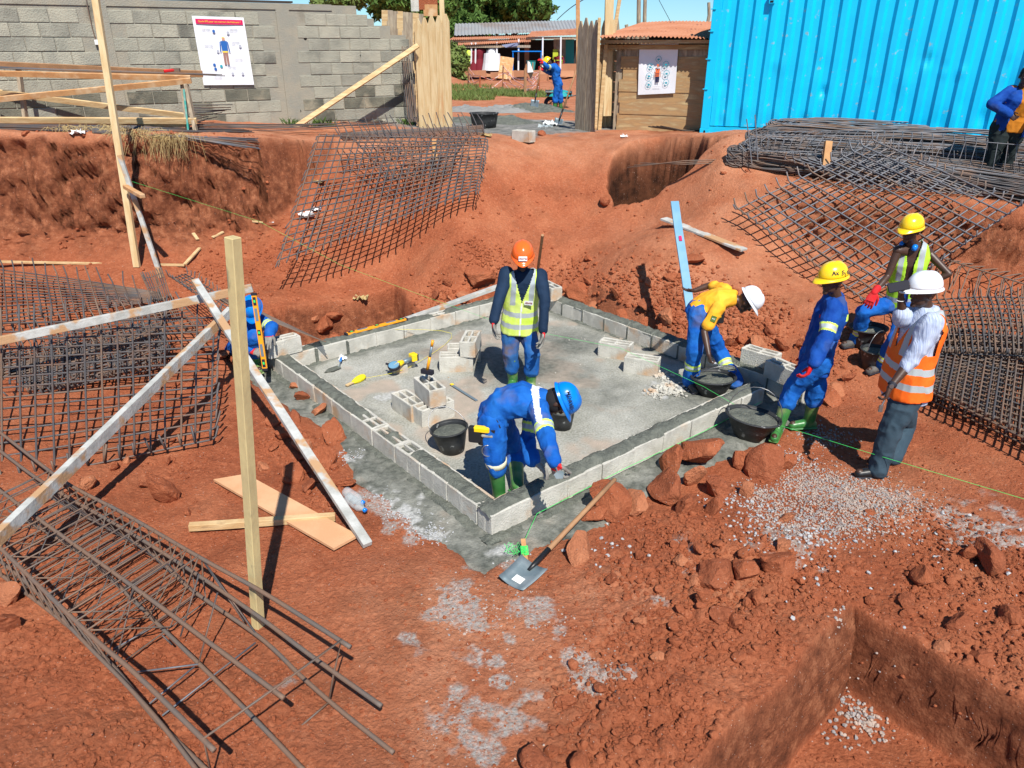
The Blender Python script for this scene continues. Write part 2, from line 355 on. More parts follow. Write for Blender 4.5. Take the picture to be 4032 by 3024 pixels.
def terrain(x, y, fine=True):
    b = Bh(x, y)
    n1 = fbm(x, y, 1.6, 4, 3); n2 = fbm(x, y, .35, 4, 21)
    # left plateau
    ly = interp(x, LEDGE) + fbm(x, y, 1.6, 2, 3) * .25; lz = interp(x, LEDZ)
    xl = np.clip((x - LEDGE[-2][0]) / (LEDGE[-1][0] - LEDGE[-2][0] + .6), 0, 1)
    sL = .88 * sstep(-.16, .12, y - ly) + .12 * sstep(-.75, 0, y - ly); wl = 1 - sstep(0, 1, xl)
    U = np.where(y < 13.5 + (x + 8) * .3, lz, lz) - .02 * np.clip(y - ly, 0, 4) + .03 * n1
    up = b + wl * sL * np.maximum(U - b, 0)
    cl = wl * sL * (1 - sL) * 4 * np.clip(U - b, 0, 2)
    h = np.where(x < LEDGE[-1][0] + .7, up, b)
    # right plateau
    ry = interp(x, REDGE) + fbm(x, y, 1.6, 2, 3) * .22; rz = interp(x, REDZ)
    sR = sstep(-.55, .12, y - ry); wr = sstep(REDGE[0][0] - .3, REDGE[0][0] + .9, x)
    f = np.clip((y - ry) / 2.6, 0, 1); UR = rz * (1 - f) + 2.02 * f
    h2 = h + wr * sR * np.maximum(UR - h, 0)
    clr = wr * sR * (1 - sR) * 4 * np.clip(UR - h, 0, 2)
    h = h2; cl = np.maximum(cl * (x < LEDGE[-1][0] + .7), clr)
    # pits
    u = (x - PC.x) * pdl.x + (y - PC.y) * pdl.y; v = (x - PC.x) * pdr.x + (y - PC.y) * pdr.y
    s1 = np.minimum(np.minimum(u + n2 * .03 + .04 * n1, v + n2 * .03 + .03 * n1), np.minimum(3.2 - u, 3.0 - v))
    wall = np.where(u < v, .10, .15)
    k = sstep(-.015, 1, s1 / wall)
    fl = -.50 + n2 * .015 + .05 * n1
    h = h * (1 - k) + fl * k
    d1 = polysd(x, y, HOLE1) + n2 * .06; k1 = sstep(-.02, .16, d1); h = h * (1 - k1) + (-.55 + .1 * n1) * k1
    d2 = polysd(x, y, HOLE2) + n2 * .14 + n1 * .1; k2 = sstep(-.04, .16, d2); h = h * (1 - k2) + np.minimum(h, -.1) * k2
    pit = np.maximum(np.maximum(k * (s1 > 0), k1), k2)
    pw = np.maximum(np.maximum(4 * k * (1 - k), 4 * k1 * (1 - k1)), 4 * k2 * (1 - k2))
    # slab bed
    sa, sb = tosl(x, y); ins = np.minimum(np.minimum(sa + .42, LA + .42 - sa), np.minimum(sb + .42, LB + .42 - sb)) + n2 * .12 + fbm(x, y, .9, 3, 44) * .22 - .06
    ks = sstep(-.05, .12, ins); h = h * (1 - ks) + (-.07) * ks
    if not fine: return h
    rub = rubmask(x, y) * (1 - ks)
    rub = np.maximum(rub * (1 - k), .0)
    far = np.clip(1 - (y - 14) / 10, .15, 1)
    h = h + .035 * n1 * (1 - ks) * far + (.026 + .03 * rub) * n2 * (1 - np.clip(cl, 0, 1)) * (1 - ks) * (1 - .6 * k)
    base = np.clip(.10 + rub, 0, 1.2)
    # clods
    st = stones(x, y, .30, 1, .2, .55, .8) * np.clip(rub - .25, 0, 1) * .75
    st = np.maximum(st, stones(x, y, .13, 2, .2, .6, .9) * np.clip(rub * 1.2, 0, 1) * .9)
    st = np.maximum(st, stones(x + 3, y, .055, 5, .2, .6, .9) * np.clip(.30 + 1.2 * rub, 0, 1))
    c3 = (cl > .05) * np.clip(cl, 0, 1)
    st = st * (1 - c3)
    h = h + st * (1 - ks) * (1 - pw * .8) * (y < 20)
    lay = np.sin(h * 26 + n1 * 5) * .02 * np.clip(cl, 0, 1)
    h = h + lay
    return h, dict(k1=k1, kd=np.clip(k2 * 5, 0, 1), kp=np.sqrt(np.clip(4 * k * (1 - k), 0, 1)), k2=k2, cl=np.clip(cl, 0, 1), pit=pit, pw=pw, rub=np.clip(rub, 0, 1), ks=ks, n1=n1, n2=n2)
# grid
ys = [-12, -6, -3, -1, .3, .9]
y_ = 1.2
while y_ < 62: ys.append(y_); y_ += (.0042 * y_ + .003) * (.42 if 2.2 < y_ < 4.2 else .25 if 10.3 < y_ < 11.9 else .5 if 9.8 < y_ < 13.2 else 1)
ys += [66, 72, 80, 95, 120, 170, 260, 420, 800]
ys = np.array(ys); NU = 820
us = np.concatenate([[-14, -7, -3.5, -2, -1.4, -1.12], np.linspace(-1, 1, NU), [1.12, 1.4, 2, 3.5, 7, 14]])
hw = np.clip(.76 * ys + .9, 2.3, 60)
TX = us[None, :] * hw[:, None]; TY = np.repeat(ys[:, None], len(us), 1)
TZ, TA = terrain(TX, TY)
TZ = np.where(TY > 62, 1.7 - .002 * (TY - 62) * 0, TZ)
ny, nx = TX.shape
_r = 1 - 2.2 * np.abs(fbm(TX * .8, TZ * 2.2, .45, 4, 131)); _nz = .8 * fbm(TX, TZ * 1.7, .7, 5, 101) + .5 * fbm(TX, TZ * 2.5, .16, 4, 105) + .35 * _r * fbm(TX, TZ, .9, 2, 9)
_clp = np.clip(TA['cl'] * 1.3, 0, 1)
PY = TY - _clp * .30 * _nz * (TY < 14)
_al = (TX - TY); _pn = (fbm(_al, TZ * 2.0, .45, 3, 111) + .5 * fbm(_al, TZ * 1.5, .12, 4, 112)) * np.clip(TA['pw'], 0, 1) * .07 * (TY < 6)
PX = TX + _pn * .7; PY = PY - _pn * .7
vs = np.stack([PX, PY, TZ], -1).reshape(-1, 3)
idx = np.arange(ny * nx).reshape(ny, nx)
fc = np.stack([idx[:-1, :-1], idx[:-1, 1:], idx[1:, 1:], idx[1:, :-1]], -1).reshape(-1, 4)
me = D.meshes.new('ground'); me.vertices.add(len(vs)); me.vertices.foreach_set('co', vs.astype(np.float32).ravel())
me.loops.add(len(fc) * 4); me.loops.foreach_set('vertex_index', fc.astype(np.int32).ravel())
me.polygons.add(len(fc)); me.polygons.foreach_set('loop_start', np.arange(0, len(fc) * 4, 4, dtype=np.int32))
me.polygons.foreach_set('use_smooth', np.ones(len(fc), bool)); me.update(); me.validate()
def gz(x, y):
    j = int(np.clip(np.searchsorted(ys, y) - 1, 0, ny - 2)); t = (y - ys[j]) / (ys[j + 1] - ys[j])
    def row(jj): return np.interp(x / hw[jj], us, TZ[jj])
    return float(row(j) * (1 - t) + row(j + 1) * t)
def gp(px, py, z0=.1):          # ground point under a photo direction
    d = ray(px, py); t = .8; last = t
    while t < 120:
        p = Vector((0, 0, CAMZ)) + d * t
        if p.z < gz(p.x, p.y):
            lo, hi = last, t
            for _ in range(14):
                m_ = (lo + hi) / 2; q = Vector((0, 0, CAMZ)) + d * m_
                if q.z < gz(q.x, q.y): hi = m_
                else: lo = m_
            return Vector((0, 0, CAMZ)) + d * hi
        last = t; t *= 1.01
    return onz(px, py, z0)
# surface colour layers: cement spill, dusty, damp earth, shade of trench and hole painted in
def cemask(x, y):
    m = np.zeros_like(x)
    for px, py, r, v in ((1000,1300,.22,.9),(960,1340,.16,.8),(1020,1370,.14,.7),(900,1130,.22,1.1),(860,1090,.2,1.),(820,1060,.2,.9),(1010,1240,.16,.6),(1150,1340,.2,.7),(1200,1370,.15,.6),(1090,1200,.15,.8),(1290,1480,.16,.9),(1340,1480,.1,.8),(1250,1440,.12,.8),(1080,1490,.06,1.2),(1075,1440,.08,.8),(990,1580,.1,.9),(1060,1640,.1,.8),(880,1400,.2,.35),(600,1480,.2,.3),(1130,1270,.12,.5),(2100,1130,.5,.55),(2200,1180,.4,.6),(1950,1080,.4,.35),(1400,1310,.25,.45),(1700,1190,.4,.45),(1060,1400,.3,.4),(1020,1560,.35,.45),(740,930,.2,.9),(1480,1210,.3,.4),(1130,1560,.3,.35)):
        q = onz(px, py, .05); m = np.maximum(m, v * np.exp(-((x - q.x) ** 2 + (y - q.y) ** 2) / (r * r)))
    return m
cm = cemask(TX, TY); spk = fbm(TX, TY, .11, 4, 77); spk2 = fbm(TX, TY, .35, 3, 91)
cem = sstep(.30, .50, cm * (.95 + 1.5 * spk + .5 * spk2))
sx, sy = tosl(TX, TY); dd = np.maximum(np.maximum(-sx, sx - LA), np.maximum(-sy, sy - LB))
wet = sstep(.62, .42, dd + .25 * spk2 + .08 * spk) * (dd > -.5)
mixp = onz(1100, 255, 1.9)
gatew = np.exp(-(((TX - mixp.x + .1) / 2.6) ** 2 + ((TY - 16.6) / 2.2) ** 2) ** 2)
sandy = sstep(.35, .6, gatew + .35 * spk2)
dry = np.clip(sstep(1.35, 1.9, TZ) * (1 - TA['cl']) * (1 - TA['pit']), 0, 1)
for px, py, r in ((1000,1380,.9),(900,1280,.5),(1150,1450,.5),(950,1560,.5),(1300,1280,.45),(1550,1270,.3),(1700,620,1.),(1560,500,.9),(1640,420,1.0),(1930,1060,.5),(1600,350,2)):
    q = onz(px, py, .1) if py > 700 else at(px, py, 10.5)
    dry = np.maximum(dry, .85 * np.exp(-((TX - q.x) ** 2 + (TY - q.y) ** 2) / (r * r)))
moist_shade = np.clip(TA['cl'] * 1.0 + .95 * TA['kp'] + .8 * TA['k1'] + 1.5 * TA['k2'] + TA['pw'] * .5 + .0 * TA['pit'] + .3 * sstep(.1, .4, spk2), 0, 1)  # damp cut earth; inside trench and hole the darkening also paints in shade
def attr(me, name, a):
    at_ = me.attributes.new(name, 'FLOAT', 'POINT'); at_.data.foreach_set('value', a.astype(np.float32).ravel())
for n_, a_ in (('cem', cem), ('wet', wet * 0), ('sand', sandy), ('dry', dry), ('moist_shade', moist_shade), ('deep_shade', TA['kd'])): attr(me, n_, a_)
def earth(name, attrs=True, tint=(.45, .15, .072)):
    m = mat(name, (.36, .092, .036), .95, 0, .12); n = m.node_tree; N = n.nodes; L = n.links; b = N['Principled BSDF']
    tc = N.new('ShaderNodeTexCoord')
    def noise(s, det=6, ro=.6):
        x = N.new('ShaderNodeTexNoise'); x.inputs['Scale'].default_value = s; x.inputs['Detail'].default_value = det; x.inputs['Roughness'].default_value = ro
        L.new(tc.outputs['Object'], x.inputs['Vector']); return x.outputs[0]
    def ramp(i, p, c):
        x = N.new('ShaderNodeValToRGB'); e = x.color_ramp.elements; e[0].position = p[0]; e[0].color = (*c[0], 1); e[1].position = p[-1]; e[1].color = (*c[-1], 1)
        for pp, cc in zip(p[1:-1], c[1:-1]): q = e.new(pp); q.color = (*cc, 1)
        L.new(i, x.inputs[0]); return x.outputs[0]
    def mix(f, a, c, mode='MIX'):
        x = N.new('ShaderNodeMix'); x.data_type = 'RGBA'; x.blend_type = mode
        if isinstance(f, float): x.inputs[0].default_value = f
        else: L.new(f, x.inputs[0])
        if isinstance(a, tuple): x.inputs[6].default_value = (*a, 1)
        else: L.new(a, x.inputs[6])
        if isinstance(c, tuple): x.inputs[7].default_value = (*c, 1)
        else: L.new(c, x.inputs[7])
        return x.outputs[2]
    def fa(nm):
        x = N.new('ShaderNodeAttribute'); x.attribute_name = nm; return x.outputs['Fac']
    c = ramp(noise(1.7, 8), (.35, .5, .66), ((.26, .068, .029), (.385, .115, .051), (.50, .185, .09)))
    c2 = ramp(noise(28, 8, .7), (.3, .55, .75), ((.18, .048, .022), (.40, .122, .056), (.60, .26, .14)))
    c = mix(.55, c, c2)
    if attrs:
        dm = N.new('ShaderNodeMath'); dm.operation = 'MULTIPLY'; L.new(fa('dry'), dm.inputs[0]); L.new(ramp(noise(2.6, 7, .65), (.32, .55), ((.25, .25, .25), (1, 1, 1))), dm.inputs[1]); c = mix(dm.outputs[0], c, mix(.5, ramp(noise(3, 6), (.35, .65), ((.56, .25, .13), (.68, .35, .205))), c2))
        c = mix(fa('moist_shade'), c, ramp(noise(9, 9, .7), (.33, .5, .68), ((.11, .038, .020), (.225, .075, .036), (.40, .16, .08))))
        c = mix(fa('deep_shade'), c, ramp(noise(7, 8), (.35, .65), ((.035, .014, .008), (.12, .045, .022))))  # upper hole: dark soil with its shade put into the colour
        c = mix(fa('sand'), c, ramp(noise(6, 6), (.35, .65), ((.13, .135, .125), (.30, .29, .27))))
        gs = ramp(noise(14, 5), (.3, .7), ((.34, .335, .30), (.52, .50, .47)))
        cb = N.new('ShaderNodeMath'); cb.operation = 'MULTIPLY'; L.new(fa('cem'), cb.inputs[0]); L.new(ramp(noise(38, 6, .7), (.36, .6), ((.12, .12, .12), (.95, .95, .95))), cb.inputs[1]); c = mix(cb.outputs[0], c, gs)
    else:
        c = mix(.4, c, tint)
    # white flecks
    fl = ramp(noise(75, 2, .5), (.715, .745), ((0, 0, 0), (1, 1, 1))); c = mix(fl, c, (.55, .45, .38))
    L.new(c, b.inputs['Base Color'])
    bp = N.new('ShaderNodeBump'); bp.inputs['Strength'].default_value = 1; bp.inputs['Distance'].default_value = .022
    ad = N.new('ShaderNodeMath'); ad.operation = 'ADD'
    v = N.new('ShaderNodeTexVoronoi'); v.inputs['Scale'].default_value = 55; v.feature = 'SMOOTH_F1'; L.new(tc.outputs['Object'], v.inputs['Vector'])
    L.new(noise(48, 8, .75), ad.inputs[0]); ml = N.new('ShaderNodeMath'); ml.operation = 'MULTIPLY'; ml.inputs[1].default_value = -.35; L.new(v.outputs[0], ml.inputs[0]); L.new(ml.outputs[0], ad.inputs[1])
    L.new(ad.outputs[0], bp.inputs['Height']); L.new(bp.outputs[0], b.inputs['Normal'])
    return m
M['earth'] = earth('red_earth'); M['clod'] = earth('red_clod_earth', False, (.38, .115, .052)); M['clodo'] = earth('orange_clod_earth', False, (.62, .27, .14)); M['clodd'] = earth('dark_clod_earth', False, (.30, .092, .046))
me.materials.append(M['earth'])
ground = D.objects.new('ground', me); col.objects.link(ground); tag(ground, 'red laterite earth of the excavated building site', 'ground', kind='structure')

# ---------------------------------------------------------------- concrete slab and footing
def gridmesh(name, a0, a1, b0, b1, step, hf, mats, keep=None):
    A = np.arange(a0, a1, step); B = np.arange(b0, b1, step); XX, YY = np.meshgrid(A, B)
    wx = CX + da.x * XX + db.x * YY; wy = CY + da.y * XX + db.y * YY; Z = hf(XX, YY, wx, wy)
    ids = np.arange(XX.size).reshape(XX.shape)
    f = np.stack([ids[:-1, :-1], ids[:-1, 1:], ids[1:, 1:], ids[1:, :-1]], -1).reshape(-1, 4)
    if keep is not None:
        kk = keep(XX, YY, wx, wy)[:-1, :-1].ravel(); f = f[kk]
    m = D.meshes.new(name); m.from_pydata(np.stack([wx, wy, Z], -1).reshape(-1, 3).tolist(), [], f.tolist())
    for q in mats: m.materials.append(q)
    m.polygons.foreach_set('use_smooth', [True] * len(m.polygons)); m.update()
    o = D.objects.new(name, m); col.objects.link(o); return o, XX, YY, wx, wy
def slabh(a, b, x, y):
    n = fbm(x, y, .3, 4, 50); n2 = fbm(x, y, .06, 3, 51); st = stones(x, y, .05, 52, .2, .5, .5)
    d = np.maximum(np.maximum(-a, a - LA), np.maximum(-b, b - LB))      # >0 outside the wall
    out = sstep(0, .1, d)
    edge = sstep(.40, .62, d + .10 * n + .05 * fbm(x, y, .8, 2, 5))
    return .004 * n + .0025 * n2 + .012 * (1 - out) * stones(x, y, .09, 53, .1, .35, .25) + out * (st * .55 + .02 * n + .012 * n2) - edge * .16
slab, XX, YY, wx, wy = gridmesh('concrete_slab', -.72, LA + .72, -.72, LB + .72, .022, slabh, [])
d = np.maximum(np.maximum(-XX, XX - LA), np.maximum(-YY, YY - LB)); nn = fbm(wx, wy, .5, 4, 60); n3 = fbm(wx, wy, .15, 3, 61)
di = -d
wetm = np.where(d > -.02, .82 + .5 * n3, sstep(.42, .2, di + .30 * nn + .1 * n3) * .8)
for px, py, r, v in ((1130, 790, .55, 1.2), (1230, 740, .55, .9), (1500, 850, .45, 1.), (1050, 770, .4, .8), (1250, 810, .4, .5), (1400, 700, .5, .6), (1300, 850, .5, .55), (1180, 900, .4, .55), (900, 760, .3, .5), (1000, 700, .5, .5)):
    q = onz(px, py, 0); wetm = np.maximum(wetm, v * np.exp(-((wx - q.x) ** 2 + (wy - q.y) ** 2) / r ** 2) + .3 * n3)
dusty = np.zeros_like(wx)
for px, py, r, v in ((1440, 835, .22, 1.3), (1420, 850, .15, 1.), (880, 1110, .22, 1.1), (930, 1150, .2, 1.2), (840, 1080, .2, 1), (760, 990, .15, .7), (1650, 1000, .2, .9), (1090, 1185, .12, .8), (850, 850, .35, .45), (760, 880, .3, .4)):
    q = onz(px, py, 0); dusty = np.maximum(dusty, v * np.exp(-((wx - q.x) ** 2 + (wy - q.y) ** 2) / r ** 2))
dusty = sstep(.40, .75, dusty * (.8 + 1.1 * fbm(wx, wy, .06, 3, 66)) + .7 * n3 * (dusty > .1)) * .85
redd = sstep(.5, .75, nn * .8 + .5 * fbm(wx, wy, .8, 3, 71) + .35 + .35 * (d > .35))
attr(slab.data, 'wetc', np.clip(wetm, 0, 1)); attr(slab.data, 'dusty', dusty); attr(slab.data, 'redd', redd)
def slabmat():
    m = mat('rough_concrete', (.4, .4, .36), .9, 0, .2); n = m.node_tree; N = n.nodes; L = n.links; b = N['Principled BSDF']
    tc = N.new('ShaderNodeTexCoord')
    def noise(s, det=6):
        x = N.new('ShaderNodeTexNoise'); x.inputs['Scale'].default_value = s; x.inputs['Detail'].default_value = det; L.new(tc.outputs['Object'], x.inputs['Vector']); return x.outputs[0]
    def ramp(i, p, c):
        x = N.new('ShaderNodeValToRGB'); e = x.color_ramp.elements; e[0].position = p[0]; e[0].color = (*c[0], 1); e[1].position = p[-1]; e[1].color = (*c[-1], 1)
        for pp, cc in zip(p[1:-1], c[1:-1]): q = e.new(pp); q.color = (*cc, 1)
        L.new(i, x.inputs[0]); return x.outputs[0]
    def mix(f, a, c):
        x = N.new('ShaderNodeMix'); x.data_type = 'RGBA'
        if isinstance(f, float): x.inputs[0].default_value = f
        else: L.new(f, x.inputs[0])
        L.new(a, x.inputs[6]); L.new(c, x.inputs[7]); return x.outputs[2]
    def fa(nm):
        x = N.new('ShaderNodeAttribute'); x.attribute_name = nm; return x.outputs['Fac']
    dryc = mix(.5, ramp(noise(2.2), (.35, .5, .65), ((.27, .27, .225), (.38, .375, .325), (.47, .465, .41))), ramp(noise(45, 4), (.3, .5, .72), ((.17, .17, .14), (.36, .355, .31), (.55, .54, .50))))
    wetc = ramp(noise(18, 8), (.35, .65), ((.085, .092, .078), (.17, .175, .15)))
    c = mix(fa('redd'), dryc, ramp(noise(9), (.3, .7), ((.36, .31, .25), (.44, .36, .29))))
    c = mix(fa('wetc'), c, wetc); c = mix(fa('dusty'), c, ramp(noise(30), (.4, .6), ((.36, .36, .34), (.54, .54, .52))))
    L.new(c, b.inputs['Base Color'])
    bp = N.new('ShaderNodeBump'); bp.inputs['Distance'].default_value = .012; L.new(noise(60, 6), bp.inputs['Height']); L.new(bp.outputs[0], b.inputs['Normal'])
    return m
M['slab'] = slabmat(); slab.data.materials.append(M['slab'])
tag(slab, 'rough grey concrete slab with wet mortar footing along its edges', 'slab', kind='structure')

# ---------------------------------------------------------------- hollow blocks
BL_, BW_, BH_ = .40, .185, .19
def block_mb(mb, M3, o, seed=0, L=BL_, W=BW_, H=BH_, shell=.026, web=.024, depth=.13, chip=.004):
    rnd = random.Random(seed)
    xs = [-L/2, -L/2+shell, -web/2, web/2, L/2-shell, L/2]; ysn = [-W/2, -W/2+shell, -web/2, web/2, W/2-shell, W/2]
    hole = {1, 3}
    vs = {}; V_ = []; F_ = []
    def vid(i, j, z):
        k = (i, j, z)
        if k not in vs:
            jx, jy, jz = [(rnd.random() - .5) * chip * 2 for _ in range(3)]
            zz = H if z == 1 else (H - depth if z == 2 else 0)
            vs[k] = len(V_); V_.append(Vector(o) + M3 @ Vector((xs[i] + jx, ysn[j] + jy, zz + (jz if z else 0))))
        return vs[k]
    for i in range(5):
        for j in range(5):
            h = i in hole and j in hole
            if not h: F_.append((vid(i, j, 1), vid(i+1, j, 1), vid(i+1, j+1, 1), vid(i, j+1, 1)))
            else:
                F_.append((vid(i, j, 2), vid(i+1, j, 2), vid(i+1, j+1, 2), vid(i, j+1, 2)))
                for (p, q) in (((i, j), (i+1, j)), ((i+1, j), (i+1, j+1)), ((i+1, j+1), (i, j+1)), ((i, j+1), (i, j))):
                    F_.append((vid(*p, 1), vid(*q, 1), vid(*q, 2), vid(*p, 2)))
    for i in range(5):
        F_.append((vid(i, 0, 0), vid(i+1, 0, 0), vid(i+1, 0, 1), vid(i, 0, 1))); F_.append((vid(i+1, 5, 0), vid(i, 5, 0), vid(i, 5, 1), vid(i+1, 5, 1)))
        F_.append((vid(5, i, 0), vid(5, i+1, 0), vid(5, i+1, 1), vid(5, i, 1))); F_.append((vid(0, i+1, 0), vid(0, i, 0), vid(0, i, 1), vid(0, i+1, 1)))
    F_.append(tuple([vid(0, 0, 0), vid(0, 5, 0), vid(5, 5, 0), vid(5, 0, 0)]))
    mb.add(V_, F_)
def rz(a): return Matrix.Rotation(a, 3, 'Z')
wall = thing('block_wall', wp(0, 0), 'low rectangular wall of pale concrete blocks laid around the grey slab', 'block wall')
sd = 0
def laid(a, b, ang, L=.4, z=0.0):
    global sd; sd += 1
    mb = MB(); block_mb(mb, rz(YAW + ang), wp(a, b, z), sd, L=L + .006, H=.185 + random.uniform(-.004, .006)); o = mb.build('concrete_block', M['block'], wall, bevel=.004)
hw_ = BW_ / 2; PI2 = math.pi / 2
for k in range(9): laid(.205 + .413 * k + random.uniform(-.004, .004), hw_ + random.uniform(-.005, .005), 0)
for k in range(10): laid(hw_ + random.uniform(-.005, .005), .195 + .205 + .4135 * k, PI2)
for k in range(10): laid(.30 + .4135 * k, LB - hw_ + random.uniform(-.005, .005), 0)
for k in range(11): laid(LA - hw_, -.08 + .4135 * k, PI2)
# mortar bed: strip on the wall tops + joint fill + fillet at the foot
def mortar_strip(name, a0, b0, a1, b1, w0, z, parent, seed, gaps=(), hgt=.04, step=.02):
    p0, p1 = wp(a0, b0, z), wp(a1, b1, z); d_ = (p1 - p0); L = d_.length; d_.normalize(); s_ = Vector((-d_.y, d_.x, 0))
    n = int(L / step); m_ = 10; S = np.linspace(0, L, n); Wd = np.linspace(-1, 1, m_)
    SS, WW = np.meshgrid(S, Wd, indexing='ij')
    e = w0 / 2 * (1 + .16 * fbm(SS + seed * 9, WW * 0, .16, 3, seed)); e = np.where(WW > 0, e, w0 / 2 * (1 + .16 * fbm(SS + seed * 5, WW * 0, .13, 3, seed + 4)))
    x = p0.x + d_.x * SS + s_.x * WW * e; y = p0.y + d_.y * SS + s_.y * WW * e
    prof = (1 - np.abs(WW) ** 4)
    Z = z - .012 + prof * (hgt + .022 * fbm(x, y, .2, 3, seed + 2) + .022 * fbm(x, y, .045, 3, seed + 1)) 
    for g0, g1 in gaps: 
        inside = sstep(g0 - .03, g0 + .02, SS) * (1 - sstep(g1 - .02, g1 + .03, SS)); Z = Z - inside * (.045 + .0 * Z)
    ids = np.arange(SS.size).reshape(SS.shape)
    f = np.stack([ids[:-1, :-1], ids[:-1, 1:], ids[1:, 1:], ids[1:, :-1]], -1).reshape(-1, 4)
    if not isinstance(parent, list):
        o0 = wloc(parent); m = D.meshes.new(name); m.from_pydata((np.stack([x, y, Z], -1).reshape(-1, 3) - np.array(o0)).tolist(), [], f.tolist())
        m.materials.append(M['mortar']); m.polygons.foreach_set('use_smooth', [True] * len(m.polygons)); m.update()
        o = D.objects.new(name, m); col.objects.link(o); o.parent = parent; return o
ZT = .188
mortar_strip('mortar_bed', -.02, hw_, 3.72, hw_, .165, ZT, wall, 11, gaps=())
mortar_strip('mortar_bed', hw_, .1, hw_, LB, .165, ZT, wall, 12, gaps=((1.12, 1.50), (1.58, 2.05)), hgt=.028)
mortar_strip('mortar_bed', .1, LB - hw_, LA, LB - hw_, .15, ZT, wall, 13, gaps=((2.15, 2.35),))
mortar_strip('mortar_bed', LA - hw_, -.2, LA - hw_, LB, .18, ZT, wall, 14, hgt=.045)
for seed_, (a0, b0, a1, b1) in enumerate(((.1, BW_ + .01, 3.75, BW_ + .01), (BW_ + .01, .1, BW_ + .01, LB), (.1, LB - BW_ - .01, LA, LB - BW_ - .01), (LA - BW_ - .01, .1, LA - BW_ - .01, LB), (-.1, -.03, LA + .1, -.03), (-.03, -.1, -.03, LB + .1))):
    mortar_strip('mortar_fillet', a0, b0, a1, b1, .10 if seed_ < 4 else .13, -.005, wall, 30 + seed_, hgt=.022)
# joints (wide ones on the back left wall)
jm = MB()
for k, wd in ((.50, .035), (.915, .035)):
    jm.box(wp(k + .01, LB - BW_ + .004, .09), (.04, .02, .18), rz(YAW))
for k in range(10): jm.box(wp(LA - BW_ + .004, -.285 + .4135 * k, .09), (.02, .014, .17), rz(YAW))
jm.build('mortar_joint', M['mortar'], wall)
# ================================================================ background structures
def onplane(px, py, P0, n, off=0.0):
    d = ray(px, py); o = Vector((0, 0, CAMZ)); n = Vector(n)
    t = ((Vector(P0) - o).dot(n) + off) / d.dot(n); return o + d * t
def text_mesh(txt, size, origin, xdir, up, m, parent, name='lettering', align='CENTER', ext=0.0008, bold=0):
    cu = D.curves.new('t', 'FONT'); cu.body = txt; cu.size = size; cu.align_x = align; cu.align_y = 'CENTER'; cu.extrude = ext; cu.offset = bold; cu.resolution_u = 2
    to = D.objects.new('t', cu); col.objects.link(to); dg = bpy.context.evaluated_depsgraph_get()
    me_ = D.meshes.new_from_object(to.evaluated_get(dg)); D.objects.remove(to)
    x = Vector(xdir).normalized(); u = Vector(up); u = (u - x * u.dot(x)).normalized(); n = x.cross(u)
    M4 = Matrix(((x.x, u.x, n.x, 0), (x.y, u.y, n.y, 0), (x.z, u.z, n.z, 0), (0, 0, 0, 1)))
    M4.translation = Vector(origin) - (wloc(parent) if parent else Vector((0, 0, 0)))
    me_.transform(M4); me_.name = name; me_.materials.clear(); me_.materials.append(m)
    o = D.objects.new(name, me_); col.objects.link(o); o.parent = parent; return o
def flat(mb, O, x, u, pts, z=.0, mi=0):
    n = Vector(x).cross(Vector(u)); mb.add([Vector(O) + Vector(x) * a + Vector(u) * b + n * z for a, b in pts], [tuple(range(len(pts)))], mi)
def disc(cx, cy, rx, ry=None, n=20, a0=0, a1=2 * math.pi):
    ry = ry or rx; return [(cx + rx * math.cos(a0 + (a1 - a0) * i / n), cy + ry * math.sin(a0 + (a1 - a0) * i / n)) for i in range(n)]
# ---------------- boundary wall of blocks
W0 = at(0, 262, 12.4); W1 = at(885, 262, 15.9)
wd = Vector((W1.x - W0.x, W1.y - W0.y, 0)); WL = wd.length; wd.normalize(); wn = Vector((wd.y, -wd.x, 0))
M['oldblock'] = mat('old_grey_block', (.37, .355, .28), .95, vary=(.27, .265, .215), scale=2.2, bump=.014, bscale=45, vary2=(.11, .11, .095), s2=1.1, thr=(.35, .65), thr2=(.55, .72))
M['oldblock2'] = mat('buff_old_block', (.39, .37, .29), .95, vary=(.30, .29, .235), scale=2.6, bump=.014, bscale=45, vary2=(.12, .12, .10), s2=1.1, thr2=(.56, .72))
M['oldblock3'] = mat('stained_old_block', (.32, .31, .25), .95, vary=(.23, .225, .185), scale=2.0, bump=.014, bscale=45, vary2=(.07, .07, .06), s2=1.3, thr2=(.52, .7))
M['oldmortar'] = mat('old_mortar', (.27, .26, .215), .95, vary=(.32, .29, .225), scale=3, bump=.01, bscale=50, vary2=(.07, .07, .06), s2=1.5, thr2=(.58, .75))
M['dark'] = mat('dark_hollow', (.012, .011, .01), 1)
M['darkwood'] = mat('dark_old_wood', (.06, .045, .035), .9)
bw = thing('boundary_wall', V(W0.x, W0.y, 2.3), 'old weathered grey block wall with holes closing the left of the site', 'wall')
mb = MB(); mm = MB(); zb0 = 1.95; rowh = .208
cols_ = [onplane(x, 130, W0, wn).xy - Vector(W0.xy) for x in (236, 622)]
colu = [c.dot(wd.xy) for c in cols_]
def wtop(u):
    return 4.19 if u < WL - .95 else (3.98 if u < WL - .62 else (3.86 if u < WL - .3 else 3.70))
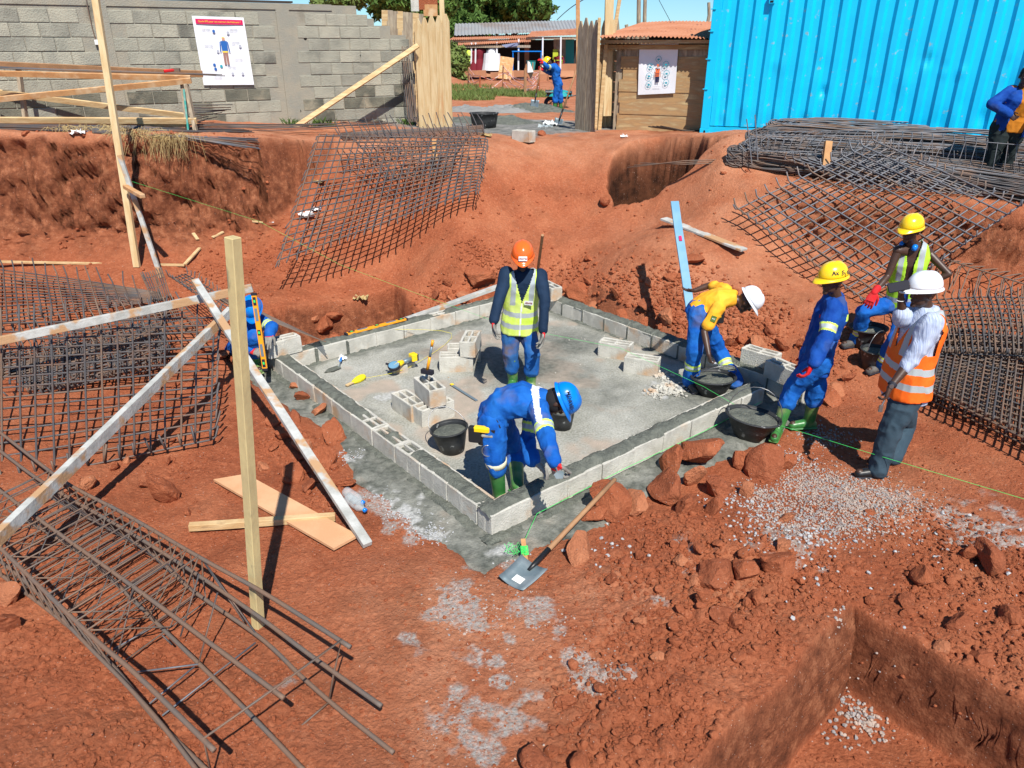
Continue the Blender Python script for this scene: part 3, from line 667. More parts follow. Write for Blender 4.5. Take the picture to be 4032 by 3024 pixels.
for r_ in range(11):
    z = zb0 + r_ * rowh; u = -1.6 + (.21 if r_ % 2 else 0) + random.uniform(-.05, .05)
    while u < WL + .05:
        L = .405 + random.uniform(-.012, .012)
        if r_ < 10 and z + rowh < wtop(u + L) + .07 and not any(abs(u + L / 2 - c) < .26 for c in colu):
            o = random.uniform(-.004, .006)
            mb.box(V(W0.x, W0.y, z + rowh / 2 + random.uniform(-.002, .002)) + wd * (u + L / 2) + wn * (-.07 + o), (L - .014, .15, rowh - .014), rz(math.atan2(wd.y, wd.x) + random.uniform(-.004, .004)), mi=random.choice((0, 0, 1, 2) if r_ > 3 else (2, 3, 3, 0)))
        u += L
def wpt(u, z, off=0): return V(W0.x, W0.y, 0) + wd * u + wn * off + V(0, 0, z)
wa = math.atan2(wd.y, wd.x)
us_ = [-1.7, WL - .95, WL - .62, WL - .3, WL + .02]
for i in range(4):
    a, b = us_[i], us_[i + 1]; zt = wtop((a + b) / 2) - .02
    mm.box(wpt((a + b) / 2, (zt + 1.8) / 2, -.072), (b - a, .13, zt - 1.8), rz(wa))
mb.build('block', [M['oldblock'], M['oldblock2'], M['oldblock3'], mat('algae_stained_block', (.17, .165, .125), .95, vary=(.10, .10, .08), scale=2, bump=.014, bscale=45, vary2=(.33, .29, .21), s2=2.2)], bw, bevel=.006)
mm.build('mortar', M['oldmortar'], bw)
for c in colu:
    q = MB(); q.box(wpt(c, 3.0, -.068), (.24, .16, 2.35), rz(wa)); q.build('concrete_column', M['oldmortar'], bw)
q = MB(); q.box(wpt((WL - 2.55) / 2 - .3, 4.13, -.07), (WL + .3, .165, .10), rz(wa)); q.build('ring_beam', M['oldmortar'], bw)
q = MB(); q.box(wpt(3.3, 4.205, -.07), (3.2, .17, .03), rz(wa)); q.build('wall_coping', M['darkwood'], bw)
for x, y, s in ((281,90,.05),(353,210,.05),(462,51,.03),(518,53,.03),(660,83,.05),(1085*.333,0,0),(683,46,.03),(730,46,.03),(740,155,.045),(648,240,.05),(665,175,.025),(515,200,.04),(780,120,.03),(515,420,0)):
    if s:
        p = onplane(x, y, W0, wn, .012); q = MB(); q.lathe(p - wn * .02, wn, [(0.001, .008), (s * .5, .0085), (s * .62, .003)], 8); q.build('wall_hole', M['dark'], bw)
# fence of upright boards behind
fb = thing('board_fence', at(870, 100, 17), 'grey upright board fence behind the broken end of the block wall', 'fence')
for i, (x, yt) in enumerate(((832, 22), (843, 22), (854, 24), (865, 24), (876, 26), (888, 27), (899, 28), (909, 30))):
    q = MB(); a = at(x, 260, 16.9); b = at(x - 1, yt, 16.9); q.beam(a, b, .125, .025, up=(0, 1, 0)); q.build('board', M['wood_grey'] if i % 3 else M['wood'], fb)
for x0, x1, y, c in ((888, 905, 12, 'block'), (904, 945, 8, 'clod'), (915, 945, 22, 'wood_or')):
    q = MB(); a, b = at(x0, y, 17.3), at(x1, y, 17.3); q.beam(a, b, .06, .22, up=(0, 0, 1)); q.build('board', M[c], fb)
# ---------------- poster on the wall
def poster(name, corners, P0, n, label, off=.05):
    c = [onplane(*p, P0, n, off) for p in corners]     # tl tr br bl
    O = (c[3]).copy(); x = (c[2] - c[3]); u = (c[0] - c[3]); Wd, Hh = x.length, u.length; x.normalize(); u.normalize()
    e = thing(name, O, label, 'poster'); q = MB(); N_ = 12
    vs = []; fs = []
    for j in range(N_ + 1):
        for i in range(N_ + 1):
            s, t = i / N_, j / N_
            p = c[3] * (1 - s) * (1 - t) + c[2] * s * (1 - t) + c[1] * s * t + c[0] * (1 - s) * t
            p += Vector(n) * (.012 * math.sin(s * 5 + t * 3) * math.sin(t * 3.1))
            vs.append(p)
    for j in range(N_):
        for i in range(N_): a = j * (N_ + 1) + i; fs.append((a, a + 1, a + N_ + 2, a + N_ + 1))
    q.add(vs, fs); q.build('sheet', M['paper_p'], e, smooth=True)
    return e, O, x, u, Wd, Hh
M['paper_p'] = mat('poster_vinyl', (.78, .79, .82), .55, 0, .3, vary=(.70, .72, .76), scale=2)
M['magenta'] = mat('magenta_ink', (.62, .01, .10), .6); M['inkgrey'] = mat('pale_grey_ink', (.42, .44, .50), .7); M['inkblue'] = mat('blue_ink', (.02, .12, .40), .7)
M['inkteal'] = mat('teal_ink', (.02, .33, .42), .6); M['inkskin'] = mat('tan_ink', (.55, .28, .20), .7); M['inkbrown'] = mat('brown_ink', (.33, .17, .14), .7); M['inkyel'] = mat('yellow_ink', (.85, .62, .05), .7); M['inkor'] = mat('orange_ink', (.75, .16, .05), .7); M['inknavy'] = mat('navy_ink', (.015, .02, .07), .7)
e, O, x, u, Wd, Hh = poster('wall_poster', ((414, 34), (526, 38), (549, 183), (440, 184)), W0, wn, 'white safety equipment poster with a magenta title strip hanging on the grey block wall')
zz = .018
q = MB(); flat(q, O, x, u, [(.05 * Wd, .89 * Hh), (.95 * Wd, .89 * Hh), (.95 * Wd, .96 * Hh), (.05 * Wd, .96 * Hh)], zz); q.build('title_strip', M['magenta'], e)
n_ = x.cross(u)
text_mesh('Quels EPI pour ces ouvriers du bâtiment ?', .041, O + x * Wd * .5 + u * Hh * .925 + n_ * (zz + .004), x, u, M['inkyel'], e, 'title_lettering')
fig = MB(); mi = {'y': 0, 'b': 1, 't': 2, 'g': 3, 'n': 4}
cx, cy, s = .52 * Wd, .45 * Hh, Hh / .9
def F(pts, m): flat(fig, O + x * cx + u * cy, x, u, [(a * s, b * s) for a, b in pts], zz + .002 * (1 + mi[m] * .2), mi[m])
F([(-.04, .05), (.04, .05), (.045, .18), (-.045, .18)], 'b'); F([(-.035, .03), (.035, .03), (.037, .17), (.012, .17), (0, .10), (-.012, .17), (-.037, .17)], 'y')
F([(-.035, -.13), (-.005, -.13), (-.001, .03), (-.035, .03)], 't'); F([(.005, -.13), (.035, -.13), (.035, .03), (.001, .03)], 't')
F(disc(0, .205, .02), 'g'); F(disc(0, .213, .025, .02, 12, 0, math.pi * 1.08), 'y'); F([(-.07, .04), (-.055, .04), (-.045, .17), (-.058, .17)], 'b'); F([(.055, .04), (.07, .04), (.058, .17), (.045, .17)], 'b')
fig.build('figure', [M['inkyel'], M['inkblue'], M['inkbrown'], M['inkskin'], M['inkgrey']], e)
ic = MB()
for a, b, k in ((.36, .79, 1), (.63, .77, 3), (.83, .58, 3), (.38, .50, 3), (.27, .30, 1), (.40, .28, 2), (.28, .24, 1), (.60, .17, 3), (.80, .17, 3)):
    ic = MB(); flat(ic, O, x, u, disc(a * Wd, b * Hh, .028 * Wd, .03 * Wd, 8), zz + .001, 0); ic.build('icon', [M['inkblue'], M['inkteal'], M['inkgrey']][k - 1], e)
for a, b, nl in ((.22, .84, 6), (.75, .84, 6), (.22, .60, 4), (.76, .42, 7), (.6, .3, 6), (.3, .14, 5), (.75, .66, 5)):
    for k in range(nl): text_mesh('protection du travailleur', .014, O + x * a * Wd + u * (b - .017 * k) * Hh + n_ * (zz + .001), x, u, M['inkgrey'], e, 'small_print') if k < 3 else None
# switch box, conduit
sb = thing('switch_box', onplane(209, 92, W0, wn), 'small white switch box on its thin conduit on the wall', 'switch box')
q = MB(); q.box(onplane(208, 91, W0, wn, .04), (.05, .04, .075), rz(wa)); q.build('box', M['paper'], sb)
q = MB(); q.tube([onplane(183, -20, W0, wn, .03), onplane(190, 20, W0, wn, .03), onplane(199, 60, W0, wn, .03), onplane(207, 88, W0, wn, .03)], .008); q.build('conduit', M['rebar_rust'], sb)

# ---------------- shipping container
CL = at(1512, 289, 14.4); ce = Vector((.9205, -.3907, 0)); cn = Vector((-.3907, -.9205, 0)); CLn = 6.06; CH = 2.6
M['cont'] = mat('cyan_container_paint', (.0, .52, .84), .42, 0, .5, vary=(.0, .46, .76), scale=1.4, thr=(.45, .7), bump=.004, bscale=3.5, vary2=(.20, .42, .50), s2=9, thr2=(.66, .72))
ct = thing('shipping_container', CL, 'bright cyan corrugated steel shipping container behind the coils of rebar', 'container')
zc = CL.z - .02
def cp(u, z, off=0): return V(CL.x, CL.y, zc) + ce * u + cn * off + V(0, 0, z)
prof = []; u_ = .16; per = .278
while u_ < CLn - .16:
    prof += [(u_, 0), (u_ + .085, 0), (u_ + .136, -.054), (u_ + .227, -.054)]; u_ += per
prof.append((CLn - .16, 0))
zsn = 60; mb = MB(); vs = []; rnd = random.Random(5); dents = [(rnd.uniform(.3, 5), rnd.uniform(.1, 1.3), rnd.uniform(.06, .16), rnd.uniform(-.035, .022)) for _ in range(26)]
ZS = [.17 + (CH - .27) * i / zsn for i in range(zsn + 1)]
pf = []
for (a, oa), (b, ob) in zip(prof[:-1], prof[1:]):
    pf += [(a, oa), ((a + b) / 2, (oa + ob) / 2)]
pf.append(prof[-1])
for z in ZS:
    for a, oo in pf:
        dz = sum(d4 * math.exp(-((a - d1) ** 2 + ((z - d2) * .7) ** 2) / d3 ** 2) for d1, d2, d3, d4 in dents)
        vs.append(cp(a + .004 * math.sin(z * 3 + a * 2), z, oo + dz - .012 + .004 * math.sin(a * 1.7 + z)))
n = len(pf); fs = [(j * n + i, j * n + i + 1, (j + 1) * n + i + 1, (j + 1) * n + i) for j in range(zsn) for i in range(n - 1)]
mb.add(vs, fs); mb.build('side_wall', M['cont'], ct)
ca = math.atan2(ce.y, ce.x)
q = MB(); q.box(cp(CLn / 2, CH - .06, -.03), (CLn - .32, .06, .10), rz(ca)); q.box(cp(CLn / 2, .08, -.035), (CLn - .32, .05, .15), rz(ca)); q.build('rail', M['cont'], ct)
for uu in (.08, CLn - .08):
    q = MB(); q.box(cp(uu, CH / 2, -.05), (.158, .16, CH - .24), rz(ca)); q.build('corner_post', M['cont'], ct, bevel=.006)
    for z in (.06, CH - .06):
        q = MB(); q.box(cp(uu, z, -.05), (.178, .178, .118), rz(ca)); f_ = q.build('corner_casting', M['cont'], ct, bevel=.008)
        h = MB(); h.lathe(cp(uu, z, .040), cn, [(.001, .0), (.032, 0), (.034, -.004)], 14, sx=.6, xdir=ce); h.build('casting_hole', M['dark'], f_)
q = MB(); q.box(cp(CLn / 2, CH - .02, -1.2), (CLn - .1, 2.3, .04), rz(ca)); q.box(cp(CLn / 2, 1.3, -2.4), (CLn, .04, 2.5), rz(ca)); q.box(cp(.02, 1.3, -1.25), (.04, 2.2, 2.4), rz(ca)); q.box(cp(CLn - .02, 1.3, -1.25), (.04, 2.2, 2.4), rz(ca)); q.build('shell', M['cont'], ct)
for z in (.8, 1.3, 1.75, 2.1): q = MB(); q.box(cp(.02, z, .02), (.09, .06, .015), rz(ca)); q.build('hook', M['cont'], ct)
q = MB(); q.box(cp(.98, 2.25, .0), (.09, .07, .16), rz(ca)); v_ = q.build('vent', M['cont'], ct); q = MB(); q.box(cp(.98, 2.20, .036), (.055, .01, .03), rz(ca)); q.build('vent_slot', M['dark'], v_)

# ---------------- plank shed
SE = at(1287, 81.5, 15.3); se = ce; sn = -cn       # eave left corner; sn points back
M['rust_roof'] = mat('dusty_red_roofing', (.46, .19, .10), .8, 0, .2, vary=(.52, .24, .14), scale=1.5, vary2=(.28, .11, .07), s2=2.5, thr2=(.62, .7))
sh = thing('plank_shed', V(SE.x, SE.y, 2.0), 'brown plank shed with a dusty red corrugated roof left of the cyan container', 'shed')
def sp(u, z, off=0): return V(SE.x, SE.y, 0) + se * u + sn * off + V(0, 0, z)
def corr_sheet(mb, f, nu, nv, amp, per, Lu):   # f(s,t)->(point, normal)
    vs = []; 
    for j in range(nv + 1):
        for i in range(nu + 1):
            p, nn_ = f(i / nu, j / nv); vs.append(p + nn_ * amp * math.sin(2 * math.pi * (i / nu) * Lu / per))
    mb.add(vs, [(j * (nu + 1) + i, j * (nu + 1) + i + 1, (j + 1) * (nu + 1) + i + 1, (j + 1) * (nu + 1) + i) for j in range(nv) for i in range(nu)])
RL = 3.0; back = at(1423, 49, 18.6); rise = back.z - SE.z
mb = MB(); corr_sheet(mb, lambda s, t: (sp(s * RL, SE.z + rise * t + .02 * math.sin(s * 6), 3.5 * t), V(0, 0, 1)), 300, 4, .014, .076, RL); mb.build('roof', M['rust_roof'], sh, smooth=False)
def upx(px, off): # u coordinate along the shed for a photo column on plane at 'off'
    p = onplane(px, 150, sp(0, 0, off), cn); return (p - sp(0, 0, off)).dot(se)
u0 = upx(1341, .35); u1 = RL - .1; ztop = SE.z - .12
nr = 8; hgt_ = (ztop - 1.86) / nr
for k in range(nr):
    q = MB(); z = 1.86 + hgt_ * (k + .5); j = random.uniform(-.05, .05); uu0 = u0 + j + .025 * (k - 4) * 0
    q.box(sp((uu0 + u1) / 2, z, .35 + (.012 if k % 2 else 0)), (u1 - uu0, .025, hgt_ + .012), rz(ca)); q.build('plank', M['wood_grey'] if k >= nr - 1 else M['wood_plank'], sh)
q = MB(); q.box(sp(RL / 2, SE.z - .07, .10), (RL - .1, .05, .06), rz(ca)); q.box(sp(RL / 2 - .05, SE.z - .16, .30), (RL - .2, .05, .08), rz(ca)); q.build('eave_beam', M['wood_plank'], sh)
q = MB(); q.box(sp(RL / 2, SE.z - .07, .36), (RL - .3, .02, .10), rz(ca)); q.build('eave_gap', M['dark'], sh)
ul = upx(1308, .3)
for a, b, m_ in ((upx(1300, .25), .28, 'wood'), (upx(1290, .25), .3, 'wood_plank')):
    q = MB(); q.beam(sp(a, 1.9, b), sp(a + .05, SE.z - .12, b), .07, .05, up=(0, 1, 0)); q.build('post', M[m_], sh)
for k in range(9):
    z = 1.8 + .2 * (k + .5); q = MB(); q.box(sp(ul + .35, z, 1.5), (1.6, .025, .19), rz(ca)); q.build('inner_plank', M['wood_plank'] if k % 2 else M['wood'], sh)
q = MB(); q.box(sp(u0 - .04, 2.75, .40), (.13, .03, 1.75), rz(ca)); q.build('door_board', M['wood_grey'], sh)
q = MB(); q.box(sp(RL * .6, 2.9, 3.0), (RL, .03, 2.0), rz(ca)); q.box(sp(RL - .12, 2.8, 1.7), (.03, 2.8, 1.9), rz(ca)); q.build('rear_wall', M['darkwood'], sh)
# cloth poster on shed
sO = sp(0, 0, .35)
e, O, x, u, Wd, Hh = poster('cloth_poster', ((1382, 90), (1466, 91), (1458, 201), (1378, 205)), sO, cn, 'creased white cloth poster of a worker in orange vest hung on the plank shed', .05)
n_ = x.cross(u); zz = .03; fig = MB()
def F(pts, m, z=0): flat(fig, O + x * Wd * .52 + u * Hh * .12, x, u, [(a * Hh, b * Hh) for a, b in pts], zz + z, m)
F([(-.035, .10), (-.005, .10), (.0, .22), (-.036, .22)], 0); F([(.006, .10), (.034, .10), (.036, .22), (.0, .22)], 0)
F([(-.045, .32), (.045, .32), (.05, .36), (-.05, .36)], 0); F([(-.038, .21), (.038, .21), (.042, .355), (.014, .355), (0, .31), (-.014, .355), (-.042, .355)], 1, .002)
F([(-.065, .20), (-.05, .20), (-.045, .30), (-.06, .30)], 2); F([(.05, .20), (.065, .20), (.06, .30), (.045, .30)], 2); F(disc(0, .395, .022), 2); F(disc(0, .41, .028, .03, 12, 0, math.pi), 1, .002)
for z in (.235, .262): F([(-.04, z), (.04, z), (.04, z + .008), (-.04, z + .008)], 0, .004)
fig.build('figure', [M['inknavy'], M['inkor'], M['inkskin']], e)
ri = MB()
for a, b in ((.53, .655), (.32, .52), (.73, .55), (.29, .35), (.76, .38), (.29, .19), (.76, .21)):
    ri = MB()
    P_ = disc(a * Wd, b * Hh, .06 * Hh, n=20); Q_ = disc(a * Wd, b * Hh, .052 * Hh, n=20)
    for i in range(20): j = (i + 1) % 20; flat(ri, O, x, u, [P_[i], P_[j], Q_[j], Q_[i]], zz)
    flat(ri, O, x, u, disc(a * Wd, b * Hh - .008, .026 * Hh, .02 * Hh, 7), zz)
    A_ = V(a * Wd, b * Hh, 0); B_ = V(.53 * Wd, .38 * Hh, 0); d_ = (B_ - A_).normalized(); s_ = V(-d_.y, d_.x, 0) * .0018; A_ += d_ * .06 * Hh; B_ = A_ + d_ * .07 * Hh
    flat(ri, O, x, u, [(A_ + s_).xy[:], (B_ + s_).xy[:], (B_ - s_).xy[:], (A_ - s_).xy[:]], zz)
    ri.build('icon', M['inkteal'], e)
text_mesh('PROTECTION', .022, O + x * Wd * .52 + u * Hh * .14 + n_ * zz, x, u, M['inkgrey'], e)

# ---------------- gate leaves
def pointed(mb, p, xd, w_, h, th, yd, tip=.14):
    v = [p - xd * w_ / 2, p + xd * w_ / 2, p + xd * w_ / 2 + V(0, 0, h - tip), p + xd * w_ * .1 + V(0, 0, h), p - xd * w_ * .1 + V(0, 0, h), p - xd * w_ / 2 + V(0, 0, h - tip)]
    n = len(v); mb.add(v + [q_ + yd * th for q_ in v], [tuple(range(n)), tuple(range(2 * n - 1, n - 1, -1))] + [(i, i + n, (i + 1) % n + n, (i + 1) % n) for i in range(n)])
gl = thing('gate_leaf', at(940, 270, 15.4), 'tall pale gate leaf of pointed boards left of the gateway', 'gate')
A, B = at(905, 270, 15.5), at(977, 272, 15.2); xd = (B - A); Wg = xd.length; xd.normalize(); yd = V(-xd.y, xd.x, 0); nb_ = 5
for k in range(nb_):
    q = MB(); p = A + xd * (Wg * (k + .5) / nb_); p.z = 1.9; ht = at(920, 35 - (k % 2) * -3, 15.4).z - 1.9 + random.uniform(-.05, .06)
    pointed(q, p + yd * random.uniform(0, .008), xd, Wg / nb_ - .006, ht, .025, yd); q.build('pointed_board', M['wood_v'], gl)
q = MB(); q.beam(at(962, 200, 15.6), at(953, -30, 15.6), .09, .07, up=(0, 1, 0)); q.build('post', M['wood_v'], gl)
q = MB(); q.beam(at(903, 272, 15.62), at(897, 45, 15.62), .05, .05, up=(0, 1, 0)); q.build('side_batten', M['wood'], gl)
gr_ = thing('gate_leaf', at(1262, 276, 15.2), 'narrow weathered gate leaf with pointed tops right of the gateway', 'gate')
A, B = at(1241, 276, 15.6), at(1283, 277, 15.0); xd = (B - A); xd.z = 0; Wg = xd.length; xd.normalize(); yd = V(-xd.y, xd.x, 0)
for k in range(4):
    q = MB(); p = A + xd * (Wg * (k + .5) / 4); p.z = 1.9; pointed(q, p + yd * random.uniform(0, .01), xd, Wg / 4 - .006, at(1262, 40, 15.2).z - 1.9 + random.uniform(-.05, .05), .025, yd); q.build('pointed_board', M['wood_grey'], gr_)
q = MB(); q.beam(at(1287, 277, 14.95), at(1295, 38, 14.95), .05, .07, up=(0, 1, 0)); q.build('side_batten', M['wood'], gr_)
gr2 = thing('gate_leaf', at(1305, 100, 15.9), 'short pale pointed boards standing behind the right gate leaf', 'gate')
A, B = at(1296, 200, 16.0), at(1323, 200, 15.9); xd = (B - A); xd.z = 0; xd.normalize(); yd = V(-xd.y, xd.x, 0)
for k, y in enumerate((44, 40, 42)):
    q = MB(); p = at(1298 + k * 10, 200, 16); p.z = 1.95; pointed(q, p, xd, .10, at(1300, y, 16).z - 1.95, .02, yd); q.build('pointed_board', M['wood_v'], gr2)
def pole(name, a, b, r, m, label, cat='pole', sq=True, group=None):
    q = MB()
    if sq: q.beam(a, b, r, r * .75, up=(0, 1, .1))
    else: q.tube([a, (Vector(a) + Vector(b)) / 2 + V(r * .4, 0, 0), b], [r * .55, r * .5, r * .45], 8)
    o = q.build(name, m); return tag(o, label, cat, group)
pole('wooden_post', at(1311, 250, 15.7), at(1317, -30, 15.7), .16, M['wood_v'], 'thick squared pale post rising above the shed roof edge', 'post')
pole('wooden_post', at(1250, 250, 15.9), at(1248, -30, 15.9), .075, M['wood_or'], 'slim orange post rising behind the weathered gate leaf', 'post')
pole('scaffold_pole', at(1322, 100, 16.6), at(1343, -30, 16.6), .07, M['wood'], 'pale board leaning beside the thick post against the sky', 'pole')
for i, (x0, y0, x1, y1, r, lb) in enumerate(((1372,120,1380,-20,.10,'round grey pole rising tallest behind the shed roof'),(1384,120,1394,-20,.09,'pale brown pole next to the tallest one behind the shed'),(1332,120,1332,40,.10,'short round post top just right of the leaning pale board'),(1355,120,1353,53,.09,'short round post standing alone between board and tall poles'),(1364,120,1363,70,.08,'lowest round post top beside the tallest pole'),(1396,100,1397,72,.10,'stubby round post showing over the shed roof left slope'),(1527,60,1531,5,.08,'crooked trunk end between shed roof and cyan container'))):
    pole('round_pole', at(x0, y0, 18.9 + .1 * i), at(x1, y1, 18.9 + .1 * i), r, M['wood_grey'], lb, 'pole', False)
q = MB(); q.beam(at(636, 276, 14.2), at(903, 98, 15.35), .09, .035, up=(0, -1, .6)); tag(q.build('brace_board', M['wood']), 'long pale board leaning from the ground against the left gate leaf', 'board')
# vertical rebar leaning
vb = thing('rebar_bundle', at(885, 262, 15.6), 'bundle of steel bars leaning upright at the end of the block wall', 'rebar bundle')
for k in range(26):
    x = 868 + k * 1.35 + random.uniform(-2, 2); y0 = 255 + random.uniform(0, 10); y1 = random.choice((128, 135, 150, 100, 160)); q = MB(); q.tube([at(x + 14, y0, 15.5 + .004 * k), at(x - 2 + random.uniform(-3, 3), y1, 15.75)], .007, 5); q.build('bar', M['rebar'] if k % 3 else M['rebar_rust'], vb)

# ---------------- far stalls
M['plaster'] = mat('ochre_plaster', (.42, .20, .11), .9, vary=(.36, .17, .09), scale=1.2)
M['zinc'] = mat('grey_zinc_sheet', (.42, .42, .41), .5, .3, .5, vary=(.36, .30, .26), scale=.4, thr=(.5, .65))
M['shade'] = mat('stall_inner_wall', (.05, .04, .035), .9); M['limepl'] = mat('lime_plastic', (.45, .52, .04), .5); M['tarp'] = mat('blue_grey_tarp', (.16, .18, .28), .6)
YB = 47.0
mk = thing('market_building', at(1100, 150, YB), 'row of low market shops with rusty roof strips across the road', 'building')
def wall_q(x0, y0, x1, y1, Y0, Y1, m_, nm, th=.1, par=None):
    q = MB(); a, b = at(x0, y0, Y0), at(x1, y0, Y0); c, d_ = at(x1, y1, Y1), at(x0, y1, Y1)
    n = Vector((0, th, 0)); q.add([a, b, c, d_, a + n, b + n, c + n, d_ + n], [(0, 1, 2, 3), (7, 6, 5, 4), (0, 4, 5, 1), (1, 5, 6, 2), (2, 6, 7, 3), (3, 7, 4, 0)]); return q.build(nm, M[m_], par or mk)
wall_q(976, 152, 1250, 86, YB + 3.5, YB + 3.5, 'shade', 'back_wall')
wall_q(985, 153, 995, 92, YB + .1, YB + .1, 'plaster', 'side_pier'); wall_q(1133, 152, 1143, 90, YB + .5, YB + .5, 'plaster', 'pier'); wall_q(1197, 152, 1201, 80, YB + 2.4, YB + 2.4, 'block', 'pier'); wall_q(1196, 150, 1222, 84, YB + 2.6, YB + 2.6, 'block', 'shop_wall'); wall_q(1222, 150, 1240, 82, YB + 2.2, YB + 2.2, 'teal', 'shop_door')
wall_q(1205, 163, 1262, 138, YB - .8, YB - .8, 'plaster', 'veranda_wall', .5)
mb = MB()
A0, A1, B1, B0 = at(981, 77, YB + 1.5), at(1262, 66, YB + 1.5), at(1250, 43, YB + 5), at(983, 51, YB + 5)
corr_sheet(mb, lambda s, t: ((A0 * (1 - s) + A1 * s) * (1 - t) + (B0 * (1 - s) + B1 * s) * t, V(0, -1, .4)), 330, 1, .05, .32, 12.0); mb.build('zinc_roof', M['zinc'], mk)
for x0, x1, yl, yr, h, Y0, m_ in ((970, 1140, 86, 83, 7, YB, 'rust_roof'), (983, 1146, 98, 90, 7, YB - 1.4, 'rust_roof'), (1137, 1262, 80, 75, 12, YB - .6, 'rust_roof')):
    mb = MB(); a0, a1, b1, b0 = at(x0, yl, Y0), at(x1, yr, Y0), at(x1 + 4, yr - h - 3, Y0 + 2.4), at(x0 + 12, yl - h, Y0 + 2.4)
    corr_sheet(mb, lambda s, t: ((a0 * (1 - s) + a1 * s) * (1 - t) + (b0 * (1 - s) + b1 * s) * t, V(0, 0, 1)), 160, 2, .03, .2, 8); mb.build('awning_roof', M[m_], mk)
    wall_q(x0, yl + 5, x1, yl - .5, Y0 + .1, Y0 + .1, 'wood_grey', 'fascia_board')
for x, y0, y1 in ((1018, 150, 92), (1027, 152, 92), (1073, 150, 91), (1120, 152, 84), (1172, 150, 81), (1211, 150, 80)):
    q = MB(); q.tube([at(x - .5, y0, YB - 1.2), at(x + .5, y1, YB - 1.2)], .05, 6); q.build('awning_post', M['white'], mk)
q = MB(); q.add([at(1083, 97, YB - 1.4), at(1118, 92, YB - 1.4), at(1119, 99, YB - 1.5), at(1105, 101, YB - 1.4), at(1093, 103, YB - 1.5)], [(0, 4, 3, 2, 1)]); q.build('tarp', M['tarp'], mk)
wall_q(972, 166, 1240, 153, YB - 1.9, YB - 1.6, 'plaster', 'front_step', 1.5)
q = MB()
for x0, x1, y in ((1060, 1100, 163), (1110, 1165, 160), (1140, 1185, 168), (1000, 1050, 160)): a, b = at(x0, y, 44), at(x1, y - 2, 44); q.beam(a, b, .6, .3)
q.build('broken_kerb', M['plaster'], mk)
def mannequin(x, yt, yb, top, bot, lbl, dress=False):
    e = thing('mannequin', at(x, yb, YB - 1.0), lbl, 'mannequin', 'clothes mannequins under the awning'); h = at(x, yt, YB - 1).z - at(x, yb, YB - 1).z; p = at(x, yb, YB - 1)
    q = MB(); q.lathe(p, (0, 0, 1), [(.10 if not dress else .34, 0), (.12 if not dress else .28, h * .3), (.17 if not dress else .2, h * .5)], 8, sx=1.2); q.build('legs' if not dress else 'skirt', M[bot], e, smooth=True)
    q = MB(); q.lathe(p, (0, 0, 1), [(.20, h * .45), (.17, h * .62), (.24, h * .85), (.2, h * .95), (.07, h)], 10, sx=1.15); q.tube([p + V(-.25, 0, h * .9), p + V(-.33, 0, h * .55)], .06); q.tube([p + V(.25, 0, h * .9), p + V(.33, 0, h * .55)], .06); q.build('top', M[top], e, smooth=True)
M['maroon'] = mat('maroon_cloth', (.16, .01, .02), .8)
mannequin(1001, 106, 152, 'red', 'jeans', 'mannequin in a red jacket and jeans, leftmost under the awning'); mannequin(1013, 106, 153, 'hiviz', 'blackcloth', 'mannequin in a yellow top and black trousers under the awning')
mannequin(1025, 108, 152, 'maroon', 'maroon', 'mannequin in a maroon dress beside the yellow top', True); mannequin(1037, 104, 152, 'maroon', 'maroon', 'maroon gown hanging on the mannequin nearest the cloth table', True); mannequin(1063, 103, 150, 'white', 'white', 'pale shirt hanging at the back of the stall above the table', True)
q = MB(); a = at(1063, 152, YB - 1.3); q.lathe(a, (0, 0, 1), [(.60, 0), (.52, .4), (.46, .88), (.02, .92)], 14); tag(q.build('cloth_table', M['white']), 'table under a white cloth in front of the clothes stall', 'table')
tb = thing('blue_table', at(1138, 152, YB - 1.2), 'bright blue market table under the tarp edge', 'table'); p = at(1138, 152, YB - 1.2); q = MB(); q.box(p + V(0, 0, 1.0), (1.7, .8, .05)); q.build('table_top', M['h_blue'], tb)
for sx_ in (-.8, .8):
    for sy_ in (-.35, .35): q = MB(); q.tube([p + V(sx_, sy_, 0), p + V(sx_, sy_, 1)], .03); q.build('leg', M['h_blue'], tb)
q = MB(); q.lathe(at(1147, 153, YB - 2.2), (0, 0, 1), [(.2, 0), (.27, .5), (.3, .52), (.02, .5)], 12); tag(q.build('bucket', M['teal']), 'teal plastic bucket beside the blue market table', 'bucket')
q = MB(); q.beam(at(1089, 171, YB - 3.5), at(1096, 124, YB - 2.5), .75, .06, up=(0, -1, .3)); tag(q.build('leaning_board', M['wood_or']), 'orange board leaning upright on the kerb before the stalls', 'board')
ch = thing('plastic_chair', at(1205, 150, YB + .2), 'lime green plastic chair on the shop veranda', 'chair'); p = at(1205, 148, YB - .2)
q = MB(); q.box(p + V(0, 0, .45), (.5, .5, .04)); q.build('seat', M['limepl'], ch); q = MB(); q.box(p + V(-.05, .25, .75), (.5, .05, .55)); q.build('backrest', M['limepl'], ch)
for sx_ in (-.22, .22):
    q = MB(); q.tube([p + V(sx_, .2, .65), p + V(sx_, -.25, .65)], .03); q.build('armrest', M['limepl'], ch)
    for sy_ in (-.22, .22): q = MB(); q.tube([p + V(sx_, sy_, 0), p + V(sx_, sy_, .45)], .025); q.build('leg', M['limepl'], ch)
# right rear house behind poles
hs = thing('far_house', at(1350, 100, 40), 'small pale house with a shallow roof behind the round poles', 'house')
wall_q(1318, 110, 1420, 72, 40, 40, 'block', 'wall', .2, hs); wall_q(1300, 76, 1440, 66, 39, 44, 'zinc', 'roof', .3, hs)
